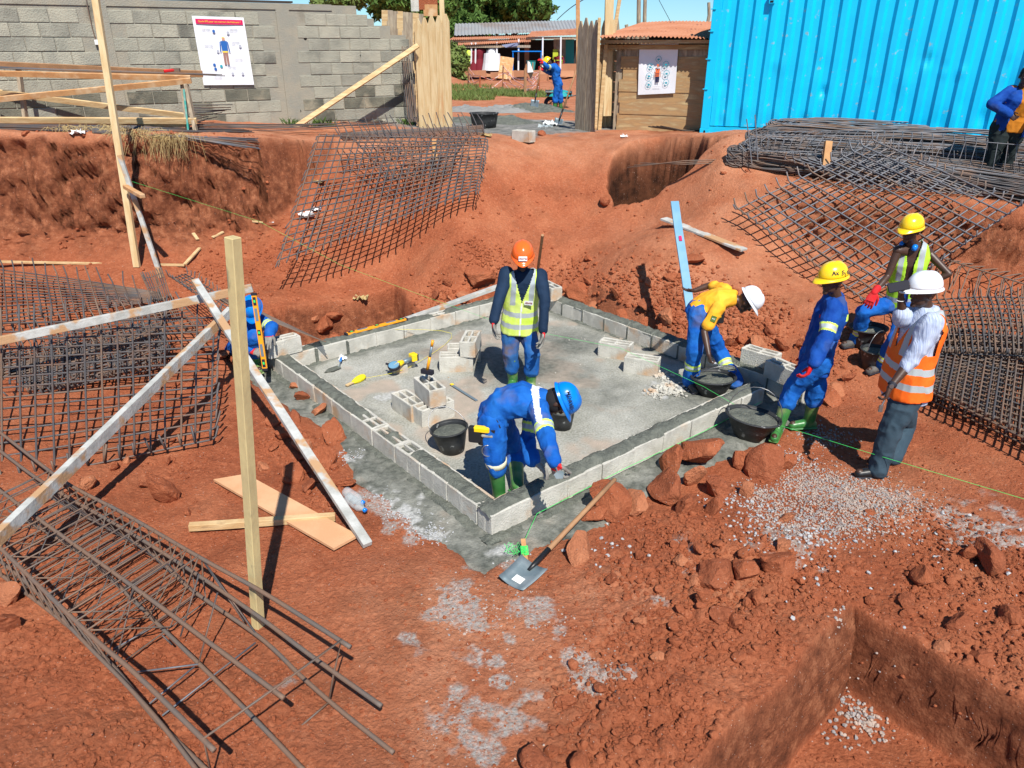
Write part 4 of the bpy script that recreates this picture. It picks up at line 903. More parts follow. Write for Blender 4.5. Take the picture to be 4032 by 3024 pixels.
# utility pole + wires
pole('utility_pole', at(1150, 140, 58), at(1149, -30, 58), .28, M['wood_grey'], 'grey utility pole rising beside the big tree', 'pole', False)
q = MB(); pts = [at(1203 + i * 4.5, 43 - 42 * (i / 12) - 3 * math.sin(i / 12 * 3.14), 45 - i) for i in range(14)]; q.tube(pts, .018, 4); tag(q.build('overhead_wire', M['ink']), 'thin wire crossing the sky left of the poles', 'wire')
q = MB(); pts = [at(1448 - i * 3.2, 46 - 6 * i, 20) for i in range(14)]; q.tube(pts, .008, 4); tag(q.build('overhead_wire', M['ink']), 'dark wire dropping steeply to the shed roof', 'wire')
# ---------------- fence posts with tape
fp = [(1012,183,145),(1036,195,163),(1086,190,140),(1096,172,140),(1134,208,148),(1164,200,155),(1150,175,135)]
heads = []
for i, (x, yb, yt) in enumerate(fp):
    b = gp(x, yb); t = at(x + 1, yt, b.y); q = MB(); q.tube([b - V(0, 0, .1), t], [.06, .05] if i in (0, 4) else [.035, .03], 6)
    tag(q.build('fence_stake', M['clod'] if i % 2 else M['handle']), ['thick red stake at the left end of the taped fence', 'low thin stake second from the left of the taped fence', 'stake wound with torn tape left of the leaning board gap', 'far thin stake behind the leaning orange board', 'thickest red stake under the hanging rag of the fence', 'thin stake at the right end of the taped fence', 'short stake behind the rag near the blue table'][i], 'stake', 'stakes of the taped fence by the road'); heads.append((b, t))
M['tape'] = mat('hazard_tape', (.65, .12, .07), .6, vary=(.7, .65, .6), scale=9)
q = MB()
for i, j in ((0, 1), (1, 2), (2, 4), (4, 5), (0, 1), (2, 5), (3, 4), (4, 5), (4, 5)):
    for fr in (.25, .65, .95):
        if random.random() < .75:
            a = heads[i][0].lerp(heads[i][1], fr); b = heads[j][0].lerp(heads[j][1], min(1, max(.1, fr + random.uniform(-.35, .35)))); m_ = (a + b) / 2 - V(0, 0, random.uniform(.05, .3)); q.tube([a, a.lerp(m_, .6), m_, b.lerp(m_, .6), b], .016, 4)
tag(q.build('hazard_tape', M['tape']), 'torn red and white tape slung between the road stakes', 'tape')
a, b = heads[4][1], heads[5][1]; q = MB(); q.add([a + V(.08, 0, .25), a + V(.16, 0, .22), a + V(.30, 0, -.12), a + V(.08, 0, -.14)], [(0, 3, 2, 1)]); q.add([a + V(.08, 0, -.14), a + V(.30, 0, -.12), a + V(.2, 0, -.36)], [(0, 2, 1)], 1); tag(q.build('hanging_rag', [M['paper'], M['darkwood']]), 'pale rag with a brown hem hanging on the taped fence', 'rag')
# ---------------- foliage
def leafmat(name, c1, c2):
    m = mat(name, c1, .7, 0, .25, vary=c2, scale=2.5, thr=(.35, .65)); m.node_tree.nodes['Principled BSDF'].inputs['Subsurface Weight'].default_value = 0; return m
M['leaf'] = leafmat('green_leaves', (.045, .10, .018), (.11, .19, .035)); M['leaf2'] = leafmat('light_leaves', (.10, .16, .03), (.16, .20, .06)); M['bark'] = mat('grey_bark', (.12, .09, .06), .95)
def leaves(blobs, n, s, seed=1):
    rn = np.random.RandomState(seed); vs = []
    wts = np.array([b[3] ** 2 for b in blobs]); wts /= wts.sum(); k = rn.choice(len(blobs), n, p=wts)
    c = np.array([b[:3] for b in blobs])[k]; r = np.array([b[3] for b in blobs])[k]
    d = rn.normal(size=(n, 3)); d /= np.linalg.norm(d, axis=1)[:, None]; rad = r * (.55 + .45 * rn.rand(n) ** .6) * (1 + .25 * np.sin(d[:, 0] * 7 + k) * np.cos(d[:, 2] * 6 + k))
    p = c + d * rad[:, None] * np.array([1, 1, .8]); a = rn.normal(size=(n, 3)); a /= np.linalg.norm(a, axis=1)[:, None]; b = np.cross(a, d + .3 * rn.normal(size=(n, 3))); b /= np.linalg.norm(b, axis=1)[:, None] + 1e-9
    ss = s * (.6 + .8 * rn.rand(n))[:, None]
    q = np.stack([p - a * ss, p + b * ss * .45, p + a * ss, p - b * ss * .45], 1).reshape(-1, 3); return q, np.arange(4 * n).reshape(-1, 4)
def foliage(name, blobs, n, s, m_, parent=None, seed=1):
    q, f = leaves(blobs, n, s, seed); mb = MB(); mb.v = [tuple(x) for x in q]; mb.f = [tuple(x) for x in f]; mb.m = [0] * len(f); return mb.build(name, m_, parent)
def tree(px, py, Y, sc, nb, n, s, label, seed, m_='leaf', spread=1.0, name='broadleaf_tree'):
    rn = random.Random(seed); c = at(px, py, Y); g = 1.7; e = thing(name, V(c.x, c.y, g), label, 'tree')
    q = MB(); q.tube([V(c.x, c.y, g - .2), V(c.x + .2, c.y, (g + c.z) / 2), c], [sc * .09, sc * .07, sc * .04], 8)
    bl = []
    for k in range(nb):
        th = rn.uniform(0, 6.28); rr = sc * spread * math.sqrt(rn.random()); p = c + V(math.cos(th) * rr, math.sin(th) * rr * .6, rn.uniform(-.45, .45) * sc * (1.1 - rr / (sc * spread * 1.2))); bl.append((*p, sc * rn.uniform(.18, .34)))
        if k % 3 == 0: q.tube([V(c.x, c.y, (g + c.z) / 2), p], [sc * .03, sc * .01], 5)
    q.build('trunk', M['bark'], e, smooth=True); foliage('crown', bl, n, s, M[m_], e, seed)
tree(1035, 5, 60, 4.6, 30, 26000, .22, 'big round green tree behind the zinc roof left of the utility pole', 3, spread=.95)
tree(1105, 12, 62, 3.0, 16, 12000, .22, 'smaller green crown joining the big tree on its right side', 8)
tree(960, 60, 54, 3.0, 14, 9000, .2, 'green tree showing between left gate leaf and zinc roof', 5)
tree(880, 5, 40, 2.2, 12, 8000, .17, 'green tree behind the upright board fence', 6)
tree(740, 8, 45, 1.6, 8, 5000, .17, 'light green treetop just over the block wall coping', 9, 'leaf2')
foliage_b = foliage('roadside_bush', [(*at(975, 125 + 8 * k, 44), .9) for k in range(4)], 5000, .14, M['leaf2'], None, 12); tag(foliage_b, 'loose light green bush left of the clothes mannequins', 'bush')
# grass by the road
def grass(name, cen, n, hh, m_, label, kind=None, rx=1, ry=1, seed=1, flat_=False):
    rn = random.Random(seed); q = MB()
    for _ in range(n):
        cx_, cy_, r_ = rn.choice(cen); a = rn.uniform(0, 6.28); r2 = r_ * math.sqrt(rn.random()); x_ = cx_ + math.cos(a) * r2 * rx; y_ = cy_ + math.sin(a) * r2 * ry; z_ = gz(x_, y_)
        h_ = hh * rn.uniform(.4, 1.1); th = rn.uniform(0, 6.28); w_ = h_ * .09; dx, dy = math.cos(th), math.sin(th); ln = rn.uniform(.1, .9) * h_
        q.add([V(x_ - dy * w_, y_ + dx * w_, z_), V(x_ + dy * w_, y_ - dx * w_, z_), V(x_ + dx * ln * .5, y_ + dy * ln * .5, z_ + h_ * (.7 if not flat_ else .25)), V(x_ + dx * ln, y_ + dy * ln, z_ + h_ * (1 if not flat_ else .1))], [(0, 1, 2), (2, 3, 0)])
    o = q.build(name, m_); return tag(o, label, 'grass', kind=kind)
gc = [(*gp(x, y).xy, r) for x, y, r in ((1000, 205, 1.4), (1040, 200, 1.6), (1080, 205, 1.3), (1120, 203, 1.2), (990, 190, 1.2), (1140, 208, .8), (1010, 214, .8))]
grass('roadside_grass', gc, 5200, .20, M['leaf2'], 'patchy green grass strip along the far side of the road', 'stuff', 1.2, .8, 4)
gc = [(*gp(x, y).xy, .25) for x, y in ((860, 262), (850, 264), (700, 272), (668, 268), (640, 272), (870, 268))]
grass('wall_weeds', gc, 700, .14, M['leaf'], 'green weeds sprouting at the foot of the block wall', 'stuff', 1, .4, 5)
# ================================================================ reinforcement steel
def bar(parent, pts, r, m_='rebar', n=6, name='bar'):
    q = MB(); q.tube(pts, r, n); return q.build(name, M[m_], parent, smooth=True)
def catm(pts, n=8):
    P = [Vector(p) for p in pts]; out = []
    for i in range(len(P) - 1):
        p0 = P[max(i - 1, 0)]; p1 = P[i]; p2 = P[i + 1]; p3 = P[min(i + 2, len(P) - 1)]
        for k in range(n):
            t = k / n; out.append(.5 * ((2 * p1) + (p2 - p0) * t + (2 * p0 - 5 * p1 + 4 * p2 - p3) * t * t + (3 * p1 - p0 - 3 * p2 + p3) * t ** 3))
    out.append(P[-1]); return out
def rmat(name, c, nu, nv, r, label, hooku=.12, hookv=.12, up=None, mats=('rebar', 'rebar_rust'), cat='rebar mesh', group=None, sag=.03, seed=1, ph=(.0, .0), rust=.25):
    rn = random.Random(seed); c = [Vector(p) for p in c]         # c: tl tr br bl
    nrm = (c[1] - c[3]).cross(c[0] - c[2]).normalized()
    if nrm.z < 0: nrm = -nrm
    upv = Vector(up).normalized() if up is not None else nrm
    cen = (c[0] + c[1] + c[2] + c[3]) / 4
    e = thing(name, V(cen.x, cen.y, min(p.z for p in c)), label, cat, group)
    def P(s, t): return c[0] * (1 - s) * (1 - t) + c[1] * s * (1 - t) + c[2] * s * t + c[3] * (1 - s) * t + nrm * sag * (math.sin(s * 5 + seed) * .4 + math.sin(t * 4) * .4)
    def run(f, L, off, hook, ex):
        pts = [f(k / 6) + nrm * off for k in range(7)]
        d0 = (pts[0] - pts[1]).normalized(); d1 = (pts[-1] - pts[-2]).normalized()
        if hook:
            h = hook * rn.uniform(.75, 1.15); tw = Vector((rn.uniform(-.18, .18), rn.uniform(-.18, .18), 0))
            a = pts[0] + d0 * .03; b = pts[-1] + d1 * .03
            pts = [a + (upv + d0 * .25 + tw) * h, a + upv * .02 + d0 * .01] + pts + [b + upv * .02 + d1 * .01, b + (upv + d1 * .25 - tw) * h]
        return pts
    for i in range(nu + 1):
        s = i / nu + rn.uniform(-.004, .004); bar(e, run(lambda t: P(s, t), 1, r, hooku, 0), r, mats[1] if rn.random() < rust else mats[0])
    for j in range(nv + 1):
        t = j / nv + rn.uniform(-.004, .004); bar(e, run(lambda s: P(s, t), 1, -r, hookv, 0), r, mats[1] if rn.random() < rust else mats[0])
    return e
# left meshes
rmat('rebar_mesh', [at(-30, 698, 7.6), at(464, 686, 7.6), at(456, 948, 5.95), at(-30, 1046, 5.3)], 14, 15, .0098, 'big rebar mesh propped up at left with tall hooked ends by the pale beam', .17, .15, up=(0, .25, 1), seed=3, rust=.3, sag=.012)
rmat('rebar_mesh', [at(-60, 572, 9.8), at(345, 630, 9.0), at(352, 645, 8.8), at(-60, 706, 8.2)], 17, 14, .009, 'rebar mesh at far left edge tapering to a point near the prop foot', .16, .0, up=(-.35, .5, 1), seed=5)
rmat('rebar_mesh', [at(-20, 770, 7.7), at(352, 688, 8.2), at(340, 790, 7.2), at(-20, 868, 6.8)], 26, 15, .0085, 'dense pile mesh lying under the big propped mesh, upper layer', .10, .10, seed=7)
rmat('rebar_mesh', [at(-20, 800, 7.4), at(330, 710, 7.9), at(360, 760, 7.4), at(-20, 890, 6.7)], 24, 13, .0085, 'dense pile mesh lying under the big propped mesh, lower layer', .10, .10, seed=8, sag=.06)
rmat('rebar_mesh', [at(-20, 728, 8.3), at(395, 655, 8.6), at(440, 705, 8.0), at(-20, 800, 7.6)], 24, 8, .0085, 'dense mesh behind the pale beam over the red ground at left', .12, .0, seed=11, sag=.03)
rmat('rebar_mesh', [at(308, 600, 9.1), at(352, 590, 9.2), at(368, 640, 8.7), at(330, 648, 8.6)], 9, 2, .007, 'short comb of bars by the foot of the slim leaning prop', .05, .0, seed=9)
rmat('rebar_mesh', [at(372, 598, 9.2), at(400, 594, 9.3), at(500, 655, 8.3), at(478, 670, 8.2)], 4, 12, .007, 'narrow hooked mesh strip beyond the crossing beams', .0, .10, seed=10)
# long bundle from the squatting man to the wall
bd = thing('rebar_bundle', onz(600, 680, .2), 'flat bundle of rusty bars passing behind the squatting man', 'rebar bundle')
for k in range(8): bar(bd, [at(470 + k * 1.2, 640 + 1.6 * k, 8.7 - k * .04), at(560, 672 + 1.8 * k, 8.6 - .04 * k), at(690 + k * 2, 733 + .8 * k, 8.3 - .04 * k)], .007, 'rebar_rust' if k % 2 else 'rebar')
# centre mesh
rmat('rebar_mesh', [at(690, 292, 12.1), at(1048, 298, 12.5), at(1028, 408, 11.5), at(606, 558, 10.2)], 24, 17, .0095, 'large rebar mesh draped on the red slope left of the orange helmet man', .10, .12, up=(0, -.9, -.6), seed=12, rust=.1, sag=.008)
rmat('rebar_mesh', [at(735, 288, 13.0), at(1044, 268, 13.3), at(1046, 287, 12.9), at(740, 302, 12.5)], 20, 8, .009, 'flat mesh with upright hooks lying across the top of the draped mesh', .22, .0, up=(-.5, .2, 1), seed=13, rust=.1)
rmat('rebar_mesh', [at(765, 305, 12.5), at(1010, 298, 12.7), at(962, 372, 12.0), at(838, 388, 11.9)], 17, 10, .007, 'tangled middle mesh hanging between draped mesh and top mesh', .10, .12, seed=14, sag=.1)
q = MB(); q.beam(at(941, 345, 12.3), at(938, 302, 12.4), .07, .05, up=(0, 1, 0)); tag(q.build('wood_stake', M['wood_or']), 'short orange stake standing inside the centre rebar meshes', 'stake')
# right meshes
rmat('rebar_mesh', [at(1594, 451, 10.5), at(1889, 306, 11.1), at(2199, 446, 9.5), at(1885, 660, 9.0)], 13, 18, .0105, 'large diamond gridded rebar mesh leaning on the right bank above the yellow helmets', .12, .10, up=(-.3, -.25, 1), seed=21, rust=.3, mats=('rebar_grey', 'rebar_rust'), sag=.012)
for k, (z, dx) in enumerate(((.18, 0), (.27, 14), (.36, -8))):
    rmat('rebar_mesh', [onz(2015 + dx, 728 - 8 * k, z), onz(2330 + dx, 745 - 8 * k, z), onz(2330 + dx, 1015 - 12 * k, z), onz(1990 + dx, 850 - 10 * k, z)], 19, 21, .0098, ['bottom mesh of the rusty stack behind the orange vest man', 'middle mesh of the rusty stack behind the orange vest man', 'top mesh of the rusty stack behind the orange vest man'][k], .06, .07, seed=30 + k, rust=.6, group='stacked rebar meshes at right')
rmat('rebar_mesh', [onz(1965, 672, .55), onz(2300, 700, .6), onz(2300, 775, .45), onz(1985, 752, .42)], 26, 7, .0095, 'tangled mesh between the box cage and the rusty stack, upper layer', .10, .06, seed=61, rust=.5, sag=.07)
rmat('rebar_mesh', [onz(1950, 650, .62), onz(2300, 640, .9), onz(2300, 735, .5), onz(1990, 735, .42)], 22, 9, .009, 'tangled mesh between the box cage and the rusty stack, lower layer', .10, .06, seed=62, rust=.5, sag=.09)
rmat('rebar_mesh', [at(1700, 345, 11.2), at(2000, 352, 10.8), at(2250, 425, 10.2), at(1850, 405, 10.6)], 18, 7, .009, 'bent mesh lying over the coils at the top of the right bank', .14, .08, seed=63, rust=.2, sag=.05, mats=('rebar_grey', 'rebar_rust'))
def cage(name, lines, rings, r, rr, label, m_='rebar', mr='rebar', diag=True, cat='rebar cage', closed=True, par=True):
    L = [catm(l, 10) for l in lines]; c = L[0][0]
    e = thing(name, V(c.x, c.y, min(p.z for l in L for p in l)), label, cat)
    for l in L: bar(e, l, r, m_, 8, 'long_bar')
    def pt(l, t):
        x = min(max(t, 0), .9999) * (len(l) - 1); i = int(x); return l[i].lerp(l[i + 1], x - i)
    for k, t in enumerate(rings):
        pts = [pt(l, t) for l in L]; cen = sum(pts, Vector()) / len(pts)
        loop = [cen + (p - cen) * 1.03 for p in pts]; loop = loop + [loop[0]]
        if diag and k % 2: loop += [loop[2], loop[len(pts) - 1]]
        fine_ = []
        for a, b in zip(loop[:-1], loop[1:]): fine_ += [a.lerp(b, .06), a.lerp(b, .94)]
        bar(e, fine_ + [fine_[0]], rr, mr, 5, 'stirrup')
    return e
cage('rebar_cage', [[at(2030, 556, 9.9), at(2240, 622, 9.0)], [at(2100, 566, 10.3), at(2300, 600, 9.6)], [at(2100, 655, 10.0), at(2300, 700, 9.3)], [at(1975, 648, 9.4), at(2240, 745, 8.5)]], [k / 11 for k in range(12)], .010, .0085, 'box shaped rebar cage lying at the foot of the right bank', 'rebar_rust', 'rebar_rust')
# plateau cage and hairpin coils
cage('rebar_cage', [[at(1622, 297, 11.4), at(1930, 294, 11.3), at(2260, 318, 10.6)], [at(1665, 285, 11.8), at(1930, 284, 11.7), at(2260, 306, 11.0)], [at(1665, 312, 11.8), at(1930, 330, 11.5), at(2260, 372, 10.9)], [at(1622, 326, 11.3), at(1900, 336, 11.1), at(2260, 388, 10.4)]], [k / 32 for k in range(33)], .006, .0045, 'long slim rebar cage resting on the coils before the container', 'rebar_grey', 'rebar_grey')
def hair(n, px0, yb, yf, Yb, Yf, xr, yrb, yrf, label, seed, m_='rebar', rj=1.0, lift=.25):
    gp_ = lambda x0, jy: [(xr, yrb + jy), ((xr + x0) / 2 + 60, yrb * .45 + yb * .55 + jy * .8), (x0 + 70, yb + jy * .6 + 2), (x0 + 22, yb * .8 + yf * .2 + jy * .3), (x0, (yb + yf) / 2), (x0 + 22, yb * .2 + yf * .8 - jy * .3), (x0 + 80, yf - jy * .5), ((xr + x0) / 2 + 60, yrf * .45 + yf * .55 - jy * .7), (xr, yrf - jy)]
    rn = random.Random(seed); e = None
    for k in range(n):
        f = k / n; x0 = px0 + rn.uniform(0, 60) * rj * f; jy = rn.uniform(-9, 9) * rj
        P = [at(xr, yrb + jy, Yb - 1.0), at((xr + x0) / 2 + 60, (yrb * .45 + yb * .55) + jy * .8, Yb - .4), at(x0 + 70, yb + jy * .6 + 2, Yb), at(x0 + 25, yb * .8 + yf * .2 + jy * .3, Yb * .8 + Yf * .2), at(x0, (yb + yf) / 2, (Yb + Yf) / 2), at(x0 + 25, yb * .2 + yf * .8 - jy * .3, Yb * .2 + Yf * .8), at(x0 + 80, yf - jy * .5, Yf), at((xr + x0) / 2 + 60, (yrf * .45 + yf * .55) - jy * .7, Yf - .4), at(xr, yrf - jy, Yf - 1.2)]
        if e is None: e = thing('rebar_coil', P[4], label, 'rebar coil', 'hairpin bundles of bars before the container')
        P = P if not gp_ else [gp(*pp) + V(0, 0, .02 + lift * rn.random()) for pp in gp_(x0, jy)]; bar(e, catm(P, 4), .0095, 'rebar_rust' if rn.random() < .2 else m_, 5)
hair(60, 1650, 292, 308, 12.4, 11.9, 2300, 322, 345, 'uppermost bundle of long bent bars touching the container foot', 41, 'rebar_grey')
hair(70, 1606, 312, 338, 12.1, 11.5, 2300, 350, 380, 'rusty middle bundle of long bent bars before the container', 42)
hair(60, 1566, 348, 368, 11.7, 11.3, 2300, 425, 448, 'lowest bundle of long bent bars along the top of the right bank', 43, 'rebar')
hair(70, 1590, 330, 366, 11.8, 11.3, 2300, 385, 436, 'wide bundle of long bent bars between rusty middle and lowest bundles', 44, 'rebar_grey')
for (a, b, lb) in (((1624, 354), (1613, 257), 'upright bar at left end of the long slim cage'), ((1637, 347), (1631, 248), 'taller upright bar rising beside the first at the coil end')):
    q = MB(); q.tube([at(*a, 11.2), at(*b, 11.3)], .0085, 6); tag(q.build('upright_bar', M['rebar_grey']), lb, 'rebar')
q = MB(); q.beam(at(1783, 358, 11.0), at(1790, 305, 11.1), .10, .06, up=(0, 1, 0)); tag(q.build('wood_stake', M['wood_or']), 'brown wooden stake driven in among the coils of bars', 'stake')
lb = thing('rebar_bundle', at(1450, 352, 11.6), 'three thin bars lying across the dark pit from the coils', 'rebar bundle')
for k in range(3): bar(lb, [at(1600, 344 + 3 * k, 11.6), at(1480, 347 + 4 * k, 11.7), at(1355 + 14 * k, 356 - 5 * k + 6, 11.9)], .008, 'rebar_rust')
lb = thing('rebar_bundle', at(1450, 285, 14.0), 'dark bars and scraps lying at the foot of the plank shed', 'rebar bundle')
for k in range(9): g = gp(1395 + k * 9, 279 + k * .9); bar(lb, [g + V(-.35, .08, .03 + .01 * k), g + V(.1, 0, .03), g + V(.6, -.12 + .03 * k, .02)], .012, 'darkwood')
# left plateau bundles
def bundle(pts0, pts1, n, r, label, m_, seed, h=.05, group=None):
    rn = random.Random(seed); e = thing('rebar_bundle', pts0[0], label, 'rebar bundle', group)
    for k in range(n):
        f = rn.random(); P = [Vector(a).lerp(Vector(b), f) + V(0, 0, rn.uniform(0, h)) for a, b in zip(pts0, pts1)]; P[-1] = P[-1] + (P[-1] - P[-2]).normalized() * rn.uniform(-.3, .1); bar(e, P, r, m_ if rn.random() < .8 else 'rebar_rust', 5)
bundle([at(200, 286, 11.2), at(400, 297, 11.5), at(545, 304, 11.9)], [at(200, 289, 11.1), at(400, 303, 11.3), at(550, 325, 11.3)], 26, .007, 'fan of blue grey bars jutting over the left cliff edge', 'rebar_grey', 51)
bundle([at(-20, 272, 11.6), at(300, 277, 11.9), at(520, 284, 12.6)], [at(-20, 282, 11.2), at(300, 287, 11.4), at(540, 289, 12.3)], 40, .007, 'long pile of dark bars lying under the plank trestle', 'rebar', 52)
bundle([at(420, 268, 12.9), at(620, 272, 13.6), at(850, 264, 14.8)], [at(420, 280, 12.4), at(620, 284, 13.0), at(850, 272, 14.4)], 12, .006, 'thin bars strewn at the foot of the wall below the brace board', 'rebar', 53)
bundle([at(410, 232, 12.6), at(500, 232, 13.2)], [at(410, 276, 12.5), at(455, 258, 13)], 18, .007, 'knot of bent bars at right end of the plank trestle', 'rebar', 54)
bundle([at(-20, 146, 11.9), at(200, 153, 12.1), at(475, 163, 12.9)], [at(-20, 149, 11.8), at(200, 156, 12.0), at(478, 165, 12.8)], 9, .007, 'grey bars resting along the top of the plank trestle', 'rebar_grey', 55, h=.02)
# ---------------- plank trestle
tr = thing('plank_trestle', at(410, 286, 11.9), 'rough plank trestle with crossing boards standing before the block wall', 'trestle')
def plank(e, a, b, w_, t_, m_, nm='plank', up=(0, -1, .2)):
    q = MB(); q.beam(a, b, t_, w_, up=up); return q.build(nm, M[m_], e)
plank(tr, at(-30, 139, 12.1), at(438, 160, 12.9), .10, .03, 'handle', up=(0, -.3, 1))
plank(tr, at(-30, 158, 11.8), at(412, 169, 12.15), .075, .045, 'wood_or', up=(0, -.3, 1))
plank(tr, at(-30, 217, 11.6), at(413, 174, 12.1), .075, .045, 'wood_or', up=(0, -.3, 1))
plank(tr, at(-30, 196, 12.1), at(404, 251, 12.15), .08, .04, 'wood', up=(0, -.3, 1))
plank(tr, at(-30, 259, 11.7), at(425, 261, 11.95), .08, .05, 'wood', up=(0, -.3, 1)); plank(tr, at(-30, 270, 11.75), at(404, 269, 12.0), .06, .05, 'wood', up=(0, -.3, 1))
plank(tr, at(394, 182, 12.15), at(407, 288, 12.0), .06, .05, 'wood_grey', 'leg', (0, 1, 0)); plank(tr, at(402, 182, 12.1), at(424, 288, 11.9), .075, .05, 'wood_grey', 'leg', (0, 1, 0))
M['tealp'] = mat('teal_painted_tube', (.03, .30, .25), .5, vary=(.2, .35, .3), scale=12)
q = MB(); q.tube([at(397, 193, 12.0), at(407, 288, 11.85)], .016, 8); q.build('strut', M['tealp'], tr)
plank(tr, at(40, 150, 12.3), at(56, 262, 12.2), .08, .05, 'wood_grey', 'leg', (0, 1, 0))
hm = thing('hammer', at(365, 152, 12.3), 'red handled hammer lying on top of the plank trestle', 'hammer'); q = MB(); q.tube([at(354, 154, 12.2), at(378, 151, 12.3)], .022, 6); q.build('handle', M['red'], hm)
q = MB(); q.box(at(380, 151, 12.3), (.12, .05, .05)); q.build('head', M['rebar_rust'], hm)
# ---------------- foreground cage
zt, zm, zb = .47, .30, .13
T1 = [onz(x, y, zt) for x, y in ((-75, 1105), (7, 1190), (197, 1373), (290, 1453), (463, 1621))]
T2 = [onz(x, y, zt - .005) for x, y in ((-60, 1010), (0, 1060), (100, 1133), (290, 1269), (453, 1389), (613, 1508))]
T3 = [onz(x, y, zt) for x, y in ((-20, 918), (27, 955), (142, 1042), (267, 1109), (440, 1209), (567, 1279), (757, 1398))]
R3 = [onz(x, y, zm) for x, y in ((-30, 950), (90, 1040), (280, 1150), (427, 1242), (560, 1333), (667, 1413), (824, 1525))]
B3 = [onz(x, y, zb) for x, y in ((-30, 985), (120, 1080), (307, 1183), (413, 1273), (560, 1376), (653, 1463), (737, 1536), (850, 1626))]
B2 = [onz(x, y, zb) for x, y in ((-60, 1070), (30, 1110), (187, 1206), (377, 1383), (533, 1536), (657, 1665))]
B1 = [onz(x, y, zb) for x, y in ((-80, 1180), (7, 1245), (120, 1330), (233, 1428), (333, 1549), (447, 1665))]
B0 = [onz(x, y, zb + .03) for x, y in ((-60, 1165), (60, 1262), (190, 1395), (267, 1473), (345, 1560), (430, 1670))]
fc_ = thing('rebar_cage', onz(200, 1300, .1), 'long rusty rebar column cage lying in the foreground at lower left', 'rebar cage')
LN = [catm(l, 10) for l in (T1, T2, T3, R3, B3, B2, B1, B0)]
for i, l in enumerate(LN): bar(fc_, l, .0135 if i not in (7,) else .012, 'rebar_rust', 8, 'long_bar')
def near(l, p, off=V(0, 0, 0)):
    return min(l, key=lambda q_: (q_ - p - off).length)
ax_ = (T1[3] - T1[1]).normalized(); pos = T1[0]; k = 0; L1 = (T1[2] - T1[0]).length; crossd = (near(LN[2], T1[2] + V(1, 1, 0)) - T1[2])
def on_line(l, plane_p, nrm_):
    best = None
    for a, b in zip(l[:-1], l[1:]):
        da_, db_ = (a - plane_p).dot(nrm_), (b - plane_p).dot(nrm_)
        if da_ * db_ <= 0: return a.lerp(b, da_ / (da_ - db_ + 1e-9))
    return near(l, plane_p)
endp, endq = onz(440, 1599, zt), onz(738, 1386, zt); ringdir = (endq - endp).normalized(); rn_ = Vector((-ringdir.y, ringdir.x, 0))
d_ = onz(440, 1209, zt) - onz(197, 1373, zt); rdn = Vector((-d_.y, d_.x, 0)).normalized()
s = 0; rr = .0058
def ringloop(p, nrm_, inner=None):
    a, b, c_, r3, b3, b2, b1 = [on_line(LN[i], p, nrm_) for i in range(7)]
    o = .012; a, b, c_ = a + V(0, 0, o), b + V(0, 0, o), c_ + V(0, 0, o); b1, b2, b3 = b1 - V(0, 0, o), b2 - V(0, 0, o), b3 - V(0, 0, o)
    return a, b, c_, r3, b3, b2, b1
rnd = random.Random(3)
while s < L1 + .05:
    p = T1[0] + (T1[2] - T1[0]).normalized() * s
    a, b, c_, r3, b3, b2, b1 = ringloop(p, rdn)
    bar(fc_, [a, b, c_, c_ + V(.012, .005, -.02), r3, b3, b2, b1, b1 + V(-.012, 0, .02), a], rr, 'rebar_rust', 5, 'stirrup')
    if rnd.random() < .85:
        sh_ = p + (T1[2] - T1[0]).normalized() * rnd.uniform(-.03, .05); a, b, c_, r3, b3, b2, b1 = ringloop(sh_, rdn)
        bar(fc_, [b, c_ * .6 + b * .4 + V(0, 0, .0), b3, b2, b, b1], rr * .9, 'rebar', 5, 'tie')
    if rnd.random() < .6:
        a, b, c_, r3, b3, b2, b1 = ringloop(p, rdn); bar(fc_, [a, b2 + V(rnd.uniform(-.05, .05), .02, .02), c_], rr * .9, 'rebar_rust', 5, 'tie')
    s += .118 + rnd.uniform(-.012, .012)
a, b, c_, r3, b3, b2, b1 = ringloop(endp, rn_)
bar(fc_, [b1 + V(.03, -.02, -.05), a, b, c_, r3, b3], rr * 1.1, 'rebar_rust', 5, 'stirrup'); bar(fc_, [b3, b3 + V(-.12, -.14, -.02)], rr, 'rebar_rust', 5, 'tie')
for (x0, y0, x1, y1) in ((350, 1546, 552, 1388), (323, 1520, 420, 1440), (293, 1452, 428, 1435), (246, 1402, 335, 1352)):
    bar(fc_, [onz(x0, y0, zb - .01), onz(x1, y1, zb + .01)], rr, 'rebar_grey', 5, 'tie')
for (x0, y0, x1, y1, z1) in ((428, 1437, 470, 1280, .44), (390, 1375, 430, 1240, .44), (250, 1430, 290, 1270, .44), (527, 1343, 438, 1210, .44), (555, 1372, 440, 1212, .45), (372, 1393, 350, 1372, .2)):
    bar(fc_, [onz(x0, y0, zb), onz(x1, y1, z1)], rr, 'rebar', 5, 'tie')
# ================================================================ timber, tools, blocks, tubs
def one(name, mb, m_, label, cat, group=None, smooth=False, bevel=0):
    return tag(mb.build(name, m_ if isinstance(m_, (list, tuple)) or not isinstance(m_, str) else M[m_], smooth=smooth, bevel=bevel), label, cat, group)
def beamobj(name, a, b, w_, t_, m_, label, cat='board', up=(0, 0, 1)):
    q = MB(); q.beam(a, b, w_, t_, up=up); return one(name, q, m_, label, cat, bevel=.003)
